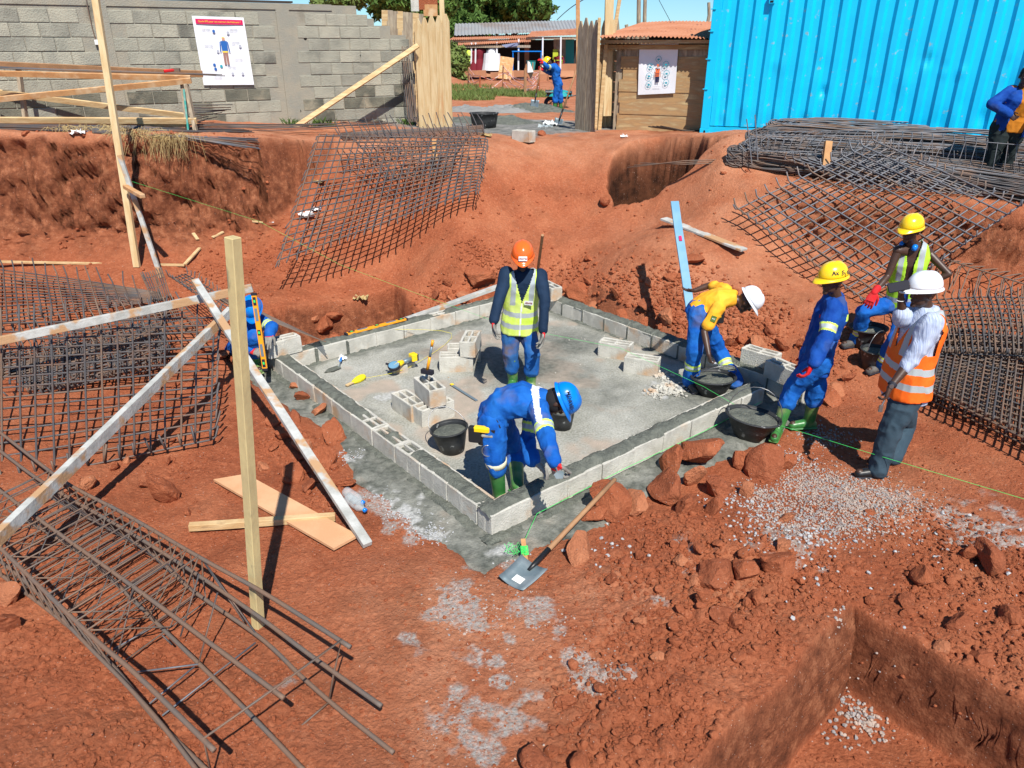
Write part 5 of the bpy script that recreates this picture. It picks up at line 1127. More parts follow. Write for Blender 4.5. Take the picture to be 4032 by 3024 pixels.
# tall post in front
pb = gp(556, 1352); pt_ = at(503, 512, pb.y + .02)
M['postm'] = mat('pale_post_wood', (.56, .45, .22), .8, vary=(.46, .37, .19), scale=5, bump=.004, bscale=30, stretch=(1, 1, .4), vary2=(.16, .14, .10), s2=9, thr2=(.62, .72))
q = MB(); q.beam(pb - V(0, 0, .06), pt_, .062, .062, up=(.55, 1, 0)); one('wooden_post', q, 'postm', 'thick pale square post standing upright in the left foreground', 'post', bevel=.004)
# tall slim prop at left back + its brace
a = gp(296, 577); b = at(203, -25, a.y + .4); beamobj('timber_prop', a, b, .085, .06, 'wood_v', 'very tall pale timber prop standing at left out of the top of the picture', 'prop', up=(0, 1, 0))
a2 = gp(348, 600); beamobj('timber_prop', a2, at(258, 335, a.y + .1), .06, .04, 'wood_cem', 'slim brace leaning against the tall timber prop', 'prop', up=(0, 1, 0))
beamobj('wood_peg', at(271, 403, a.y + .0), at(308, 424, a.y - .35), .07, .05, 'wood_or', 'short orange peg nailed between tall prop and slim brace', 'peg')
beamobj('thin_batten', gp(-10, 583) + V(0, 0, .12), gp(400, 580) + V(0, 0, .05), .045, .03, 'wood', 'thin pale batten lying at the foot of the left cliff')
for x0, y0, x1, y1, lb in ((400, 575, 432, 540, 'bleached stick lying right of the slim brace foot'), (459, 517, 483, 505, 'small wood chip on the red slope, highest'), (545, 482, 568, 484, 'tiny pale offcut beside the centre mesh'), (418, 508, 428, 522, 'small pale splinter above the bleached stick')):
    g0, g1 = gp(x0, y0), gp(x1, y1); beamobj('wood_offcut', g0 + V(0, 0, .03), g1 + V(0, 0, .03), .05, .025, 'wood', lb, 'offcut')
# crossing beams
lowz = .62
A = at(-12, 1170, 3.95); B_ = at(498, 672, 7.25)
beamobj('cement_beam', A, B_, .055, .095, 'wood_cem', 'long cement streaked beam slanting from lower left up to the squatting man', 'beam')
q = MB(); q.beam(at(-30, 1158, 3.82), at(62, 1142, 3.98), .075, .10, up=(0, -1, .3)); 
beamobj('pale_beam', at(-30, 742, 6.95), at(545, 622, 7.7), .05, .085, 'wood_cem', 'nearly level cement grey beam running behind the foreground post', 'beam')
beamobj('white_board', at(421, 606, 7.4), gp(795, 1184) + V(0, 0, .03), .075, .045, 'wood_cem', 'whitish board leaning from the pale beam down to the red ground', 'board')
beamobj('short_beam', gp(411, 1150) + V(0, 0, .05), gp(726, 1132) + V(0, 0, .07), .055, .055, 'wood', 'short pale beam lying behind the foreground post', 'beam')
pl = [gp(*p) + V(0, 0, .05) for p in ((463, 1046), (533, 1034), (775, 1167), (722, 1196))]
q = MB(); vv = pl + [p - V(0, 0, .022) for p in pl]; q.add(vv, [(3, 2, 1, 0), (4, 5, 6, 7), (0, 1, 5, 4), (1, 2, 6, 5), (2, 3, 7, 6), (3, 0, 4, 7)]); one('plank', q, 'ply', 'broad orange plank lying on the ground under the short pale beam', 'plank')
beamobj('long_batten', wp(-.25, LB + .25, .2) * 0 + at(790, 722, 9.05), at(1080, 618, 10.15), .09, .05, 'wood_cem', 'cement grey batten lying outside the back left wall', 'board')
q = MB(); q.tube([gp(1160, 620) + V(0, 0, .2), at(1172, 508, 10.3)], .022, 8); one('wooden_stick', q, 'handle', 'thin wooden stick poking up behind the orange helmet man', 'stick')
# board and straightedge on the slope
a, b = gp(1432, 492) + V(0, 0, .14), gp(1605, 560) + V(0, 0, .13); beamobj('cement_board', a, b, .16, .03, 'wood_cem', 'cement stained board lying on the slope behind the straightedge', 'board')
s0 = at(1487, 634, 8.3); s1 = at(1457, 436, 9.3)
st = thing('straightedge', s0, 'pale blue aluminium straightedge leaning behind the yellow shirt man', 'straightedge'); q = MB(); q.beam(at(1494, 690, 8.05), s1, .10, .03, up=(0, -1, .5)); q.build('rail', M['alu'], st)
d_ = (s1 - s0).normalized(); pc = at(1468, 517, 8.9) + V(0, -.035, .02); q = MB(); q.beam(pc - d_ * .035, pc + d_ * .035, .035, .012, up=(0, -1, .5)); q.build('vial', M['magenta'], st)
# ---------------- spirit levels
def level(name, a, b, label, wide=.055, th=.024, up=(0, -1, .3)):
    e = thing(name, a, label, 'spirit level'); a, b = Vector(a), Vector(b); d_ = (b - a).normalized(); s_ = d_.cross(Vector(up)).normalized(); u_ = s_.cross(d_).normalized()
    q = MB(); q.beam(a, b, wide, th, up=up); q.build('body', M['lvl'], e, bevel=.003)
    for f in (.1, .5, .9):
        c = a.lerp(b, f) + u_ * (th / 2 + .002); q = MB(); q.beam(c - d_ * (.045 if f != .5 else .03), c + d_ * (.045 if f != .5 else .03), wide * .6, .004, up=up); w_ = q.build('window', M['ink'], e); q = MB(); q.beam(c - d_ * .014 + u_ * .003, c + d_ * .014 + u_ * .003, wide * .35, .004, up=up); q.build('vial', M['green'], w_)
    for f in (.27, .73):
        c = a.lerp(b, f) + u_ * (th / 2 + .002); q = MB(); q.beam(c - d_ * .07, c + d_ * .07, wide * .55, .004, up=up); q.build('grip_slot', M['alugrey'], e)
    for f, g in ((0, .012), (1, -.012)):
        c = a.lerp(b, f) + d_ * g; q = MB(); q.beam(c - d_ * .014, c + d_ * .014, wide * 1.04, th * 1.08, up=up); q.build('end_cap', M['ink'], e)
    return e
lvA = at(573, 800, 7.42); lvB = at(548, 633, 7.52)
level('spirit_level', lvA, lvB, 'orange spirit level held upright against the wall end by the squatting man')
level('spirit_level', wp(.95, LB - .10, .235), wp(1.85, LB - .10, .235), 'orange spirit level lying flat on the back left wall', .055, .025, up=(0, 0, 1))
# ---------------- loose blocks
rb = 0
def loose(px, py, z, ang, label, tilt=None, L=.4, H=.19, group=None, base=True):
    global rb; rb += 1
    p = onz(px, py, z); mb = MB(); Mx = rz(R(ang)) if tilt is None else rz(R(ang)) @ tilt; block_mb(mb, Mx, p, 100 + rb, L=L, H=H); return one('concrete_block', mb, 'block', label, 'concrete block', group, bevel=.004)
zt_ = .20; lg = 'loose hollow blocks on and around the slab'
loose(612, 762, zt_, 39.5, 'block at the far left wall corner with a red glove resting on it', group=lg)
loose(885, 893, 0, 128, 'lower block showing its end, left of the pair under the hammer stack', group=lg)
loose(937, 905, 0, 40, 'lower block right of the pair under the hammer stack', group=lg, H=.19)
loose(930, 862, .192, 120, 'block on top of the pair with the hammer standing on it', group=lg)
loose(986, 797, 0, 3, 'lower block of the stack left of the orange helmet man, nearer', group=lg)
loose(1003, 777, 0, 3, 'lower block of the stack left of the orange helmet man, farther', group=lg)
loose(1017, 758, .192, 82, 'block set crosswise on top of the stack left of the orange helmet man', group=lg)
loose(1329, 769, 0, -24, 'loose block on the slab, farther of the two at right', group=lg)
loose(1386, 803, 0, -20, 'loose block on the slab, nearer of the two at right', group=lg)
loose(1640, 790, zt_, -44, 'grey block on the right wall, farther of the pair by the blue coverall man', group=lg)
loose(1692, 822, zt_, -58, 'grey block on the right wall corner, nearer of the pair', group=lg)
loose(1186, 641, zt_, -60, 'pale block on the farthest wall corner behind the orange helmet man', group=lg)
loose(1153, 717, 0, 75, 'block half hidden behind the orange helmet man on the slab', group=lg, L=.3)
g = gp(1131, 304); mb = MB(); block_mb(mb, rz(R(-38)), g - V(0, 0, .01), 170); one('concrete_block', mb, 'block', 'single grey block on the red rim below the gateway', 'concrete block', lg, bevel=.004)
mb = MB(); p = onz(862, 800, 0); block_mb(mb, rz(R(20)), p, 171, L=.17, H=.09, depth=.06); one('block_fragment', mb, 'block', 'broken block piece under the angle grinder', 'block fragment')
mb = MB(); p = onz(887, 793, 0); mb.box(p + V(0, 0, .03), (.10, .06, .06), rz(R(30))); one('block_fragment', mb, 'block', 'smaller broken piece under the grinder handle', 'block fragment')
# ---------------- tubs and buckets with mortar
def tub(base, rt, rb_, h, label, fill=.75, oval=1.0, tilt=(0, 0, 1), m_='blacktub', handle=1, ang=0, mort='mortar', cat='bucket', hd=None):
    base = Vector(base); axis = Vector(tilt).normalized(); xd = rz(R(ang)) @ Vector((1, 0, 0))
    e = thing('mortar_bucket', base, label, cat, 'black mortar buckets')
    q = MB(); q.lathe(base, axis, [(.001, 0), (rb_, 0), (rb_ * .5 + rt * .5, h * .5), (rt, h), (rt * 1.05, h), (rt * 1.05, h - .012), (rt * .97, h - .012), (rt * .95, h), (rt * .93, h * .9), (rb_ * .4 + rt * .5, h * .4)], 28, sx=oval, xdir=xd); q.build('tub', M[m_], e, smooth=True)
    q = MB(); n = 24; rr_ = (rb_ + (rt - rb_) * fill) * .95; vs = [base + axis * (h * fill + .02)]; a = (xd - axis * xd.dot(axis)).normalized(); b_ = axis.cross(a)
    for ring_ in range(1, 5):
        for k in range(n):
            t = 6.283 * k / n; r_ = rr_ * ring_ / 4; vs.append(base + axis * (h * fill + (.018 * (4 - ring_) / 4) + random.uniform(-.006, .008) * (ring_ < 4)) + (a * math.cos(t) * oval + b_ * math.sin(t)) * r_)
    fs = [(0, 1 + k, 1 + (k + 1) % n) for k in range(n)]
    for ring_ in range(3):
        for k in range(n): A_ = 1 + ring_ * n + k; B2_ = 1 + ring_ * n + (k + 1) % n; fs.append((A_, A_ + n, B2_ + n, B2_))
    q.add(vs, fs); q.build('mortar', M[mort], e, smooth=True)
    if handle:
        hd = Vector(hd) if hd is not None else Vector((0, 0, 1)); pts = [base + axis * h + a * rt * oval * math.cos(t) + (hd.normalized() * .16 + axis * .04) * math.sin(t) * (rt / .15) for t in [math.pi * k / 12 for k in range(13)]]
        q = MB(); q.tube(pts, .004, 5); q.build('handle', M['wire'], e, smooth=True)
    return e
tub(onz(978, 972, 0), .175, .115, .24, 'mortar bucket standing left of the bending man in blue', .82, 1, (-.12, .02, 1), ang=20, hd=(-.5, .6, .6))
tub(onz(1213, 922, 0), .13, .10, .20, 'small mortar bucket beyond the blue helmet of the bending man', .8, handle=0, m_='blacktub')
tub(onz(1537, 850, 0), .21, .12, .21, 'wide mortar bucket at the feet of the yellow shirt man', .85, 1.15, ang=10, hd=(.1, -.5, .4))
tub(onz(1616, 942, 0), .225, .12, .23, 'largest mortar bucket outside the wall beside the green boots', .88, 1.15, (.1, 0, 1), ang=-20, hd=(.1, .0, 1))
g = gp(1868, 745); tub(g, .19, .13, .23, 'mortar bucket behind the raised leg of the man in green vest', .8, 1.2, ang=20)
g = gp(1885, 795); tub(g, .165, .12, .23, 'mortar bucket half hidden behind the white helmet man arm', .85, 1, ang=30)
g = gp(1046, 276); tub(g, .30, .25, .3, 'black tub by the gateway behind the steel hooks', .2, 1, m_='blacktub', handle=0)
# ---------------- trowels
def trowel(tip, heel, hand, label, m1='metal', m2='blue', mort=False):
    tip, heel, hand = Vector(tip), Vector(heel), Vector(hand); e = thing('trowel', heel, label, 'trowel'); d_ = (heel - tip).normalized(); s_ = Vector((0, 0, 1)).cross(d_).normalized()
    q = MB(); w_ = .055; t_ = V(0, 0, .003)
    P = [tip, tip.lerp(heel, .45) + s_ * w_, heel + s_ * w_ * .8, heel - s_ * w_ * .8, tip.lerp(heel, .45) - s_ * w_]; q.add(P + [p + t_ for p in P], [(0, 4, 3, 2, 1), (5, 6, 7, 8, 9)] + [(i, (i + 1) % 5, (i + 1) % 5 + 5, i + 5) for i in range(5)]); q.build('blade', M[m1], e)
    k_ = heel.lerp(hand, .4) + V(0, 0, .02); q = MB(); q.tube([heel - d_ * .01, heel + d_ * .01 + V(0, 0, .03), k_], .005, 6); q.build('tang', M['metal'], e)
    q = MB(); q.tube([k_, k_.lerp(hand, .3), k_.lerp(hand, .8), hand], [.012, .015, .014, .008], 8); q.build('handle', M[m2], e, smooth=True)
    if mort: q = MB(); q.lathe(tip.lerp(heel, .5), (0, 0, 1), [(.055, 0), (.05, .02), (.03, .035), (.001, .04)], 9, sx=1.6, xdir=d_); q.build('mortar', M['mortar'], e, smooth=True)
trowel(onz(700, 805, .01), onz(733, 792, .02), onz(738, 772, .06), 'trowel with a blue handle lying on the slab at left', 'mortar', 'h_blue')
# ---------------- grinder
gr = thing('angle_grinder', onz(865, 790, .1), 'yellow and black angle grinder lying on a broken block', 'angle grinder'); c = onz(851, 790, .13); d_ = (onz(895, 772, .15) - c).normalized(); u_ = V(-.1, -.35, 1).normalized()
q = MB(); q.lathe(c + u_ * .012, u_, [(.001, .004), (.062, .004), (.062, 0), (.001, 0)], 24); q.build('disc', M['alu'], gr, smooth=False); q = MB(); q.lathe(c, u_, [(.001, -.03), (.06, -.03), (.072, -.02), (.074, .01), (.066, .013)], 24); q.build('guard', M['ink'], gr, smooth=True)
q = MB(); q.tube([c - V(0, 0, .02), c + d_ * .08, c + d_ * .13], [.035, .036, .028], 10); q.build('gear_head', M['h_yellow'], gr, smooth=True)
q = MB(); q.tube([c + d_ * .12, c + d_ * .24], [.026, .028], 10); q.build('grip', M['alugrey'], gr, smooth=True); q = MB(); q.box(c + d_ * .28 + V(0, 0, .01), (.08, .09, .09), rz(R(40))); q.build('battery', M['h_yellow'], gr, bevel=.008); q = MB(); q.box(c + d_ * .315 + V(0, 0, .005), (.02, .095, .08), rz(R(40))); q.build('battery_base', M['ink'], gr)
q = MB(); q.tube([c + V(-.05, .03, 0), c + V(-.10, .06, .0)], .014, 8); q.build('side_handle', M['ink'], gr)
# ---------------- yellow string reel
sr = thing('string_reel', onz(770, 825, 0), 'stick wound with bright yellow string on the slab', 'string reel'); a, b = onz(748, 833, .02), onz(789, 812, .035); d_ = b - a
q = MB(); q.beam(a, a.lerp(b, .55), .035, .015); q.build('stick', M['wood'], sr); q = MB(); q.tube([a.lerp(b, t) for t in (.3, .42, .6, .8, .95, 1)], [.012, .03, .042, .042, .03, .012], 10); q.build('string', M['yel'], sr, smooth=True)
g_ = gp(1132, 1180); sr = thing('string_reel', g_, 'upright stick wound with green string at the near wall corner', 'string reel'); a, b = onz(1136, 1213, .06), onz(1130, 1165, .12)
q = MB(); q.beam(a, b, .035, .02, up=(0, -1, 1)); q.build('stick', M['wood_or'], sr); q = MB()
for k in range(40):
    t = random.random(); c = a.lerp(b, .3 + .4 * t); ang = random.uniform(0, 3.14); q.tube([c + V(-.027, -.01, random.uniform(-.01, .01)), c + V(0, -.022, random.uniform(.0, .02)), c + V(.027, -.01, random.uniform(-.01, .01)), c + V(0, .018, 0)], .0025, 4)
q.build('string', M['grn'], sr)
q = MB()
for k in range(5):
    P = [b + V(0, 0, -.04)]; 
    for j in range(6): P.append(onz(1128 - 7 * j + random.uniform(-5, 5), 1183 + random.uniform(-12, 16), .05 + random.uniform(0, .03)))
    q.tube(catm(P, 4), .0018, 4)
one('loose_string', q, 'grn', 'tangled green string loops beside the green reel', 'string')
# taut green lines
q = MB(); q.tube([at(1131, 1172, onz(1131, 1172, .1).y), wp(.42, -.06, .06), wp(1.5, -.05, .07), wp(2.6, -.06, .06), wp(3.6, -.05, .07)], .0022, 4); one('guide_string', q, 'grn', 'green string running low along the front right wall foot', 'string')
P = [at(856 * .6076 / 1.8228 + 0, 1, 8)] if 0 else [at(285, 392, 9.9), at(560, 478, 10.0), at(735, 572, 9.6), at(925, 643, 9.0), at(1100, 705, 8.3), at(1340, 752, 7.5), at(1520, 835, 6.9), at(1640, 905, 6.4), at(1900, 985, 5.5), at(2240, 1086, 4.7)]
q = MB(); q.tube(P, [.0012] * 5 + [.0015] * 2 + [.002] * 3, 4); one('guide_string', q, 'grn', 'taut pale green string crossing the whole site from the tall prop to the right edge', 'string')
q = MB(); q.tube(catm([wp(1.3, LB - .1, .22), at(975, 720, 9.1), at(890, 790, 8.0), at(800, 815, 7.6), onz(790, 812, .04)], 5), .002, 4); one('loose_string', q, 'yel', 'yellow string trailing from the yellow reel up to the back wall', 'string')
# ---------------- sledge on the blocks, bars on slab
hm = thing('hammer', onz(930, 838, .40), 'hammer with orange and grey handle standing on the top block', 'hammer'); a = at(923, 800, onz(930, 862, .19).y + .02); b = at(935, 735, a.y + .0)
q = MB(); q.tube([a, a.lerp(b, .45)], [.016, .015], 8); q.build('handle', M['lvl'], hm, smooth=True); q = MB(); q.tube([a.lerp(b, .42), a.lerp(b, .8)], .013, 8); q.build('grip', M['alugrey'], hm, smooth=True); q = MB(); q.tube([a.lerp(b, .8), b], .014, 8); q.build('grip_end', M['lvl'], hm, smooth=True)
q = MB(); q.box(a + V(-.0, 0, -.015), (.13, .05, .045), rz(R(-25))); q.build('head', M['ink'], hm)
for a, b, lb in (((977, 832), (1030, 865), 'grey folding ruler lying right of the hammer stack, nearer part'), ((978, 793), (1018, 780), 'thin grey metal strip on the slab behind the hammer stack')):
    beamobj('metal_strip', onz(*a, .012), onz(*b, .012), .035, .006, 'alugrey', lb, 'strip')
q = MB(); q.box(onz(976, 830, .02), (.035, .035, .008), rz(.6)); one('yellow_tag', q, 'h_yellow', 'small yellow end piece of the grey ruler', 'tag')
# ---------------- shovels
def shovel(blade_c, dirb, hend, label, m_='metal', sticker=False, nrm=None, cat='shovel', L=.29, Wd=.25):
    blade_c, hend = Vector(blade_c), Vector(hend); d_ = Vector(dirb).normalized(); n = Vector(nrm).normalized() if nrm is not None else Vector((0, 0, 1)); s_ = d_.cross(n).normalized(); n = s_.cross(d_).normalized()
    e = thing('shovel', blade_c, label, cat); q = MB(); vs = []; fs = []; nu, nv = 6, 6
    for j in range(nv + 1):
        for i in range(nu + 1):
            s = i / nu * 2 - 1; t = j / nv; vs.append(blade_c - d_ * L * (t - .5) + s_ * s * Wd / 2 * (1 - .08 * t) + n * (.03 * s * s + .02 * (t - .5) ** 2 * 2))
    for j in range(nv):
        for i in range(nu): a_ = j * (nu + 1) + i; fs.append((a_, a_ + 1, a_ + nu + 2, a_ + nu + 1))
    q.add(vs, fs); o = q.build('blade', M[m_], e, smooth=True); sm = o.modifiers.new('s', 'SOLIDIFY'); sm.thickness = .003
    if sticker: q = MB(); c = blade_c - d_ * .05 + n * .012; q.add([c - s_ * .04 - d_ * .03, c + s_ * .04 - d_ * .03, c + s_ * .04 + d_ * .03, c - s_ * .04 + d_ * .03], [(0, 1, 2, 3)]); q.build('sticker', M['paper'], e)
    top = blade_c + d_ * (L * .5); k_ = top.lerp(hend, .16) + n * .012
    q = MB(); q.tube([top - d_ * .07 + n * .01, top + n * .015, k_], [.012, .021, .022], 10); q.build('socket', M['black'], e, smooth=True)
    q = MB(); q.tube([k_, k_.lerp(hend, .5), hend], [.02, .0195, .0185], 10); q.build('handle', M['handle'], e, smooth=True); return e
bc = gp(1130, 1252) + V(0, 0, .03); he = onz(1328, 1036, .30); 
shovel(bc, (onz(1165, 1215, .07) - onz(1105, 1270, .03)), he, 'shovel with square steel blade and wooden handle lying by the near wall corner', 'metal', True, L=.26, Wd=.25)
g = gp(1196, 268); shovel(at(1206, 271, g.y), (.25, .1, 1), at(1252, 132, g.y + .35), 'shovel standing upright against the right gate leaf', 'metal', nrm=(-.6, -1, .2), L=.3, Wd=.22)
# ---------------- small litter
def crumple(name, c, r, m_, label, seed, flatz=.5, cat='litter'):
    rn = np.random.RandomState(seed); q = MB(); n = 9; vs = []; fs = []
    for j in range(n):
        for i in range(n): vs.append(Vector(c) + V((i / (n - 1) - .5) * 2 * r + rn.uniform(-.2, .2) * r, (j / (n - 1) - .5) * 2 * r * .8 + rn.uniform(-.2, .2) * r, abs(rn.normal()) * r * flatz * .6 + .01))
    for j in range(n - 1):
        for i in range(n - 1): a_ = j * n + i; fs.append((a_, a_ + 1, a_ + n + 1, a_ + n))
    q.add(vs, fs); return one(name, q, m_, label, cat)
for k, (x, y, r, m_, lb) in enumerate(((1190, 272, .16, 'paper', 'torn white paper bag in the gateway'), (1178, 277, .14, 'bottle', 'crumpled clear plastic bag beside the torn paper bag'), (665, 468, .14, 'paper', 'white plastic rubbish under the centre mesh, lower piece'), (683, 455, .08, 'paper', 'small rubbish scrap under the centre mesh, upper piece'), (690, 395, .09, 'straw', 'pale scrap lying below the mesh, highest'), (781, 646, .10, 'straw', 'tan paper scrap on the red earth mound behind the wall'), (1050, 295, .10, 'straw', 'scatter of pale scrap near the mesh top right'), (585, 483, .05, 'paper', 'tiny white scrap left of the centre mesh'), (1348, 297, .06, 'paper', 'tiny white plastic scrap on the rim under the shed'), (1565, 775, .0, 'paper', ''), (741, 778, .045, 'paper', 'crumpled white paper ball beside the trowel'), (1165, 205, .10, 'white', 'blue and white scrap on the road by the fence'), (170, 291, .1, 'paper', 'pink and white rag on the left cliff edge'), (1772, 700, .07, 'white', 'white rag on the ground behind the raised leg'))):
    if r: crumple('litter_scrap', gp(x, y) if k != 10 else onz(x, y, 0), r, m_, lb, 60 + k, .5 if k != 10 else .9)
def bottle(a, b, r, label):
    a, b = Vector(a), Vector(b); e = thing('plastic_bottle', a, label, 'bottle'); q = MB(); d_ = b - a; L = d_.length
    q.lathe(a, d_, [(.001, 0), (r * .85, .002), (r, .015), (r, L * .3), (r * .93, L * .33), (r, L * .36), (r, L * .6), (r * .93, L * .63), (r, L * .66), (r * .95, L * .75), (r * .4, L * .93), (r * .35, L)], 16); q.build('body', M['bottle'], e, smooth=True)
    q = MB(); q.lathe(a + d_, d_, [(r * .42, 0), (r * .42, .02), (.001, .021)], 12); q.build('cap', M['h_blue'], e, smooth=True)
g = gp(775, 1100) + V(0, 0, .05); bottle(gp(752, 1088) + V(0, 0, .06), gp(788, 1112) + V(0, 0, .05), .045, 'clear plastic bottle lying beside the whitish board, nearer')
bottle(gp(748, 1076) + V(0, 0, .07), gp(784, 1100) + V(0, 0, .07), .045, 'clear plastic bottle lying beside the whitish board, farther')
# dry straw tufts on the cliff edge
def straw(px, py, n, label, r=.3, hang=.35):
    c = gp(px, py); q = MB()
    for _ in range(n):
        p = c + V(random.gauss(0, r), random.gauss(0, r * .4), random.uniform(0, .08)); d_ = V(random.gauss(0, .12), random.uniform(-.22, 0), -random.uniform(0, hang)); m_ = p + V(d_.x * .5, d_.y * .6, .03); q.tube([p, m_, p + d_], [.004, .003, .0015], 3)
    one('dry_straw', q, 'straw', label, 'straw')
straw(352, 302, 260, 'largest hanging tuft of dry straw on the left cliff edge', .22, .35); straw(240, 284, 90, 'thin straw tuft on the cliff left of the tall prop top', .2, .1); straw(300, 292, 90, 'straw lying on the cliff right of the tall prop', .2, .12); straw(150, 283, 60, 'small straw wisps near the left end of the cliff edge', .2, .1)
# ================================================================ people
def ball(mb, c, r, n=12, m=8, ax=None):
    c = Vector(c); r = Vector(r) if not isinstance(r, (int, float)) else Vector((r, r, r)); X, Y_, Z_ = ax if ax else (V(1, 0, 0), V(0, 1, 0), V(0, 0, 1))
    secs = []
    for i in range(1, m):
        t = math.pi * i / m; secs.append([c - Z_ * r.z * math.cos(t) + (X * math.cos(2 * math.pi * k / n) * r.x + Y_ * math.sin(2 * math.pi * k / n) * r.y) * math.sin(t) for k in range(n)])
    mb.ring(secs)
def limb(mb, pts, rs, n=12, fl=1.0, side=None):
    pts = [Vector(p) for p in pts]; rs = list(rs)
    P = []; Rr = []
    d0 = (pts[0] - pts[1]).normalized(); d1 = (pts[-1] - pts[-2]).normalized()
    for t in (80, 55, 28): P.append(pts[0] + d0 * rs[0] * math.sin(R(t))); Rr.append(rs[0] * math.cos(R(t)))
    for i in range(len(pts)):
        P.append(pts[i]); Rr.append(rs[i])
        if i < len(pts) - 1: P.append(pts[i].lerp(pts[i + 1], .5)); Rr.append((rs[i] + rs[i + 1]) / 2)
    for t in (28, 55, 80): P.append(pts[-1] + d1 * rs[-1] * math.sin(R(t))); Rr.append(rs[-1] * math.cos(R(t)))
    mb.tube(P, Rr, n)
def torso(mb, cs, right, ws, ds, fwd=None, n=18):
    cs = [Vector(c) for c in cs]; secs = []
    for i, c in enumerate(cs):
        ax = (cs[min(i + 1, len(cs) - 1)] - cs[max(i - 1, 0)]).normalized(); r_ = Vector(right) if not isinstance(right, list) else Vector(right[i]); r_ = (r_ - ax * r_.dot(ax)).normalized(); f = ax.cross(r_)
        secs.append([c + r_ * ws[i] * math.copysign(abs(math.cos(t)) ** .85, math.cos(t)) + f * ds[i] * math.copysign(abs(math.sin(t)) ** .85, math.sin(t)) for t in [2 * math.pi * k / n for k in range(n)]])
    mb.ring(secs)
def fuse(mb, name, mats, parent, voxel=.008, smooth=3, wr=0.0, ws=.07, paint=None, seed=0, cut=None, thick=0):
    o0 = wloc(parent); me_ = D.meshes.new('t'); me_.from_pydata([tuple(Vector(p) - o0) for p in mb.v], [], mb.f)
    o = D.objects.new('t', me_); col.objects.link(o)
    md = o.modifiers.new('r', 'REMESH'); md.mode = 'VOXEL'; md.voxel_size = voxel
    if smooth: sm = o.modifiers.new('s', 'SMOOTH'); sm.iterations = smooth; sm.factor = .5
    dg = bpy.context.evaluated_depsgraph_get(); nm = D.meshes.new_from_object(o.evaluated_get(dg)); D.objects.remove(o); D.meshes.remove(me_)
    nv = len(nm.vertices); co = np.empty(nv * 3, np.float32); nm.vertices.foreach_get('co', co); co = co.reshape(-1, 3)
    if wr:
        no = np.empty(nv * 3, np.float32); nm.vertices.foreach_get('normal', no); no = no.reshape(-1, 3); q = co + np.array(o0)
        f = 1 - np.abs(noise3(q, ws, seed)) * 2.2; f2 = noise3(q + 5, ws * 2.4, seed + 3); co = co + no * (wr * (f * .8 + f2 * .9))[:, None]; nm.vertices.foreach_set('co', co.astype(np.float32).ravel())
    if not isinstance(mats, (list, tuple)): mats = [mats]
    nm.materials.clear()
    for m in mats: nm.materials.append(M[m])
    nf = len(nm.polygons)
    if paint or cut:
        ce_ = np.empty(nf * 3, np.float32); nm.polygons.foreach_get('center', ce_); ce_ = ce_.reshape(-1, 3) + np.array(o0)
    if paint:
        mi = np.zeros(nf, np.int32)
        for fn in paint: fn(ce_, mi)
        nm.polygons.foreach_set('material_index', mi)
    else: nm.polygons.foreach_set('material_index', np.zeros(nf, np.int32))
    if cut:
        import bmesh
        kill = cut(ce_); bm = bmesh.new(); bm.from_mesh(nm); bm.faces.ensure_lookup_table(); bmesh.ops.delete(bm, geom=[bm.faces[i] for i in np.nonzero(kill)[0]], context='FACES'); bm.to_mesh(nm); bm.free()
    nm.polygons.foreach_set('use_smooth', np.ones(len(nm.polygons), bool)); nm.name = name; nm.update()
    o = D.objects.new(name, nm); col.objects.link(o); o.parent = parent
    if thick: t_ = o.modifiers.new('th', 'SOLIDIFY'); t_.thickness = thick; t_.offset = 0
    return o
def band(a, b, t0, t1, rmax, mi_):
    a = np.array(a); b = np.array(b); ab = b - a; L2 = ab @ ab
    def fn(c, m):
        t = ((c - a) @ ab) / L2; d = np.linalg.norm(c - a - t[:, None] * ab, axis=1); m[(t > t0) & (t < t1) & (d < rmax)] = mi_
    return fn
def near_(p, r, mi_):
    p = np.array(p)
    def fn(c, m): m[np.linalg.norm(c - p, axis=1) < r] = mi_
    return fn
def reach(p, px, py, L, far=False):
    d = ray(px, py).normalized(); o = V(0, 0, CAMZ) - Vector(p); b = o.dot(d); c = o.dot(o) - L * L; disc_ = b * b - c
    t = -b if disc_ < 0 else (-b + math.sqrt(disc_) if far else -b - math.sqrt(disc_)); return V(0, 0, CAMZ) + d * t
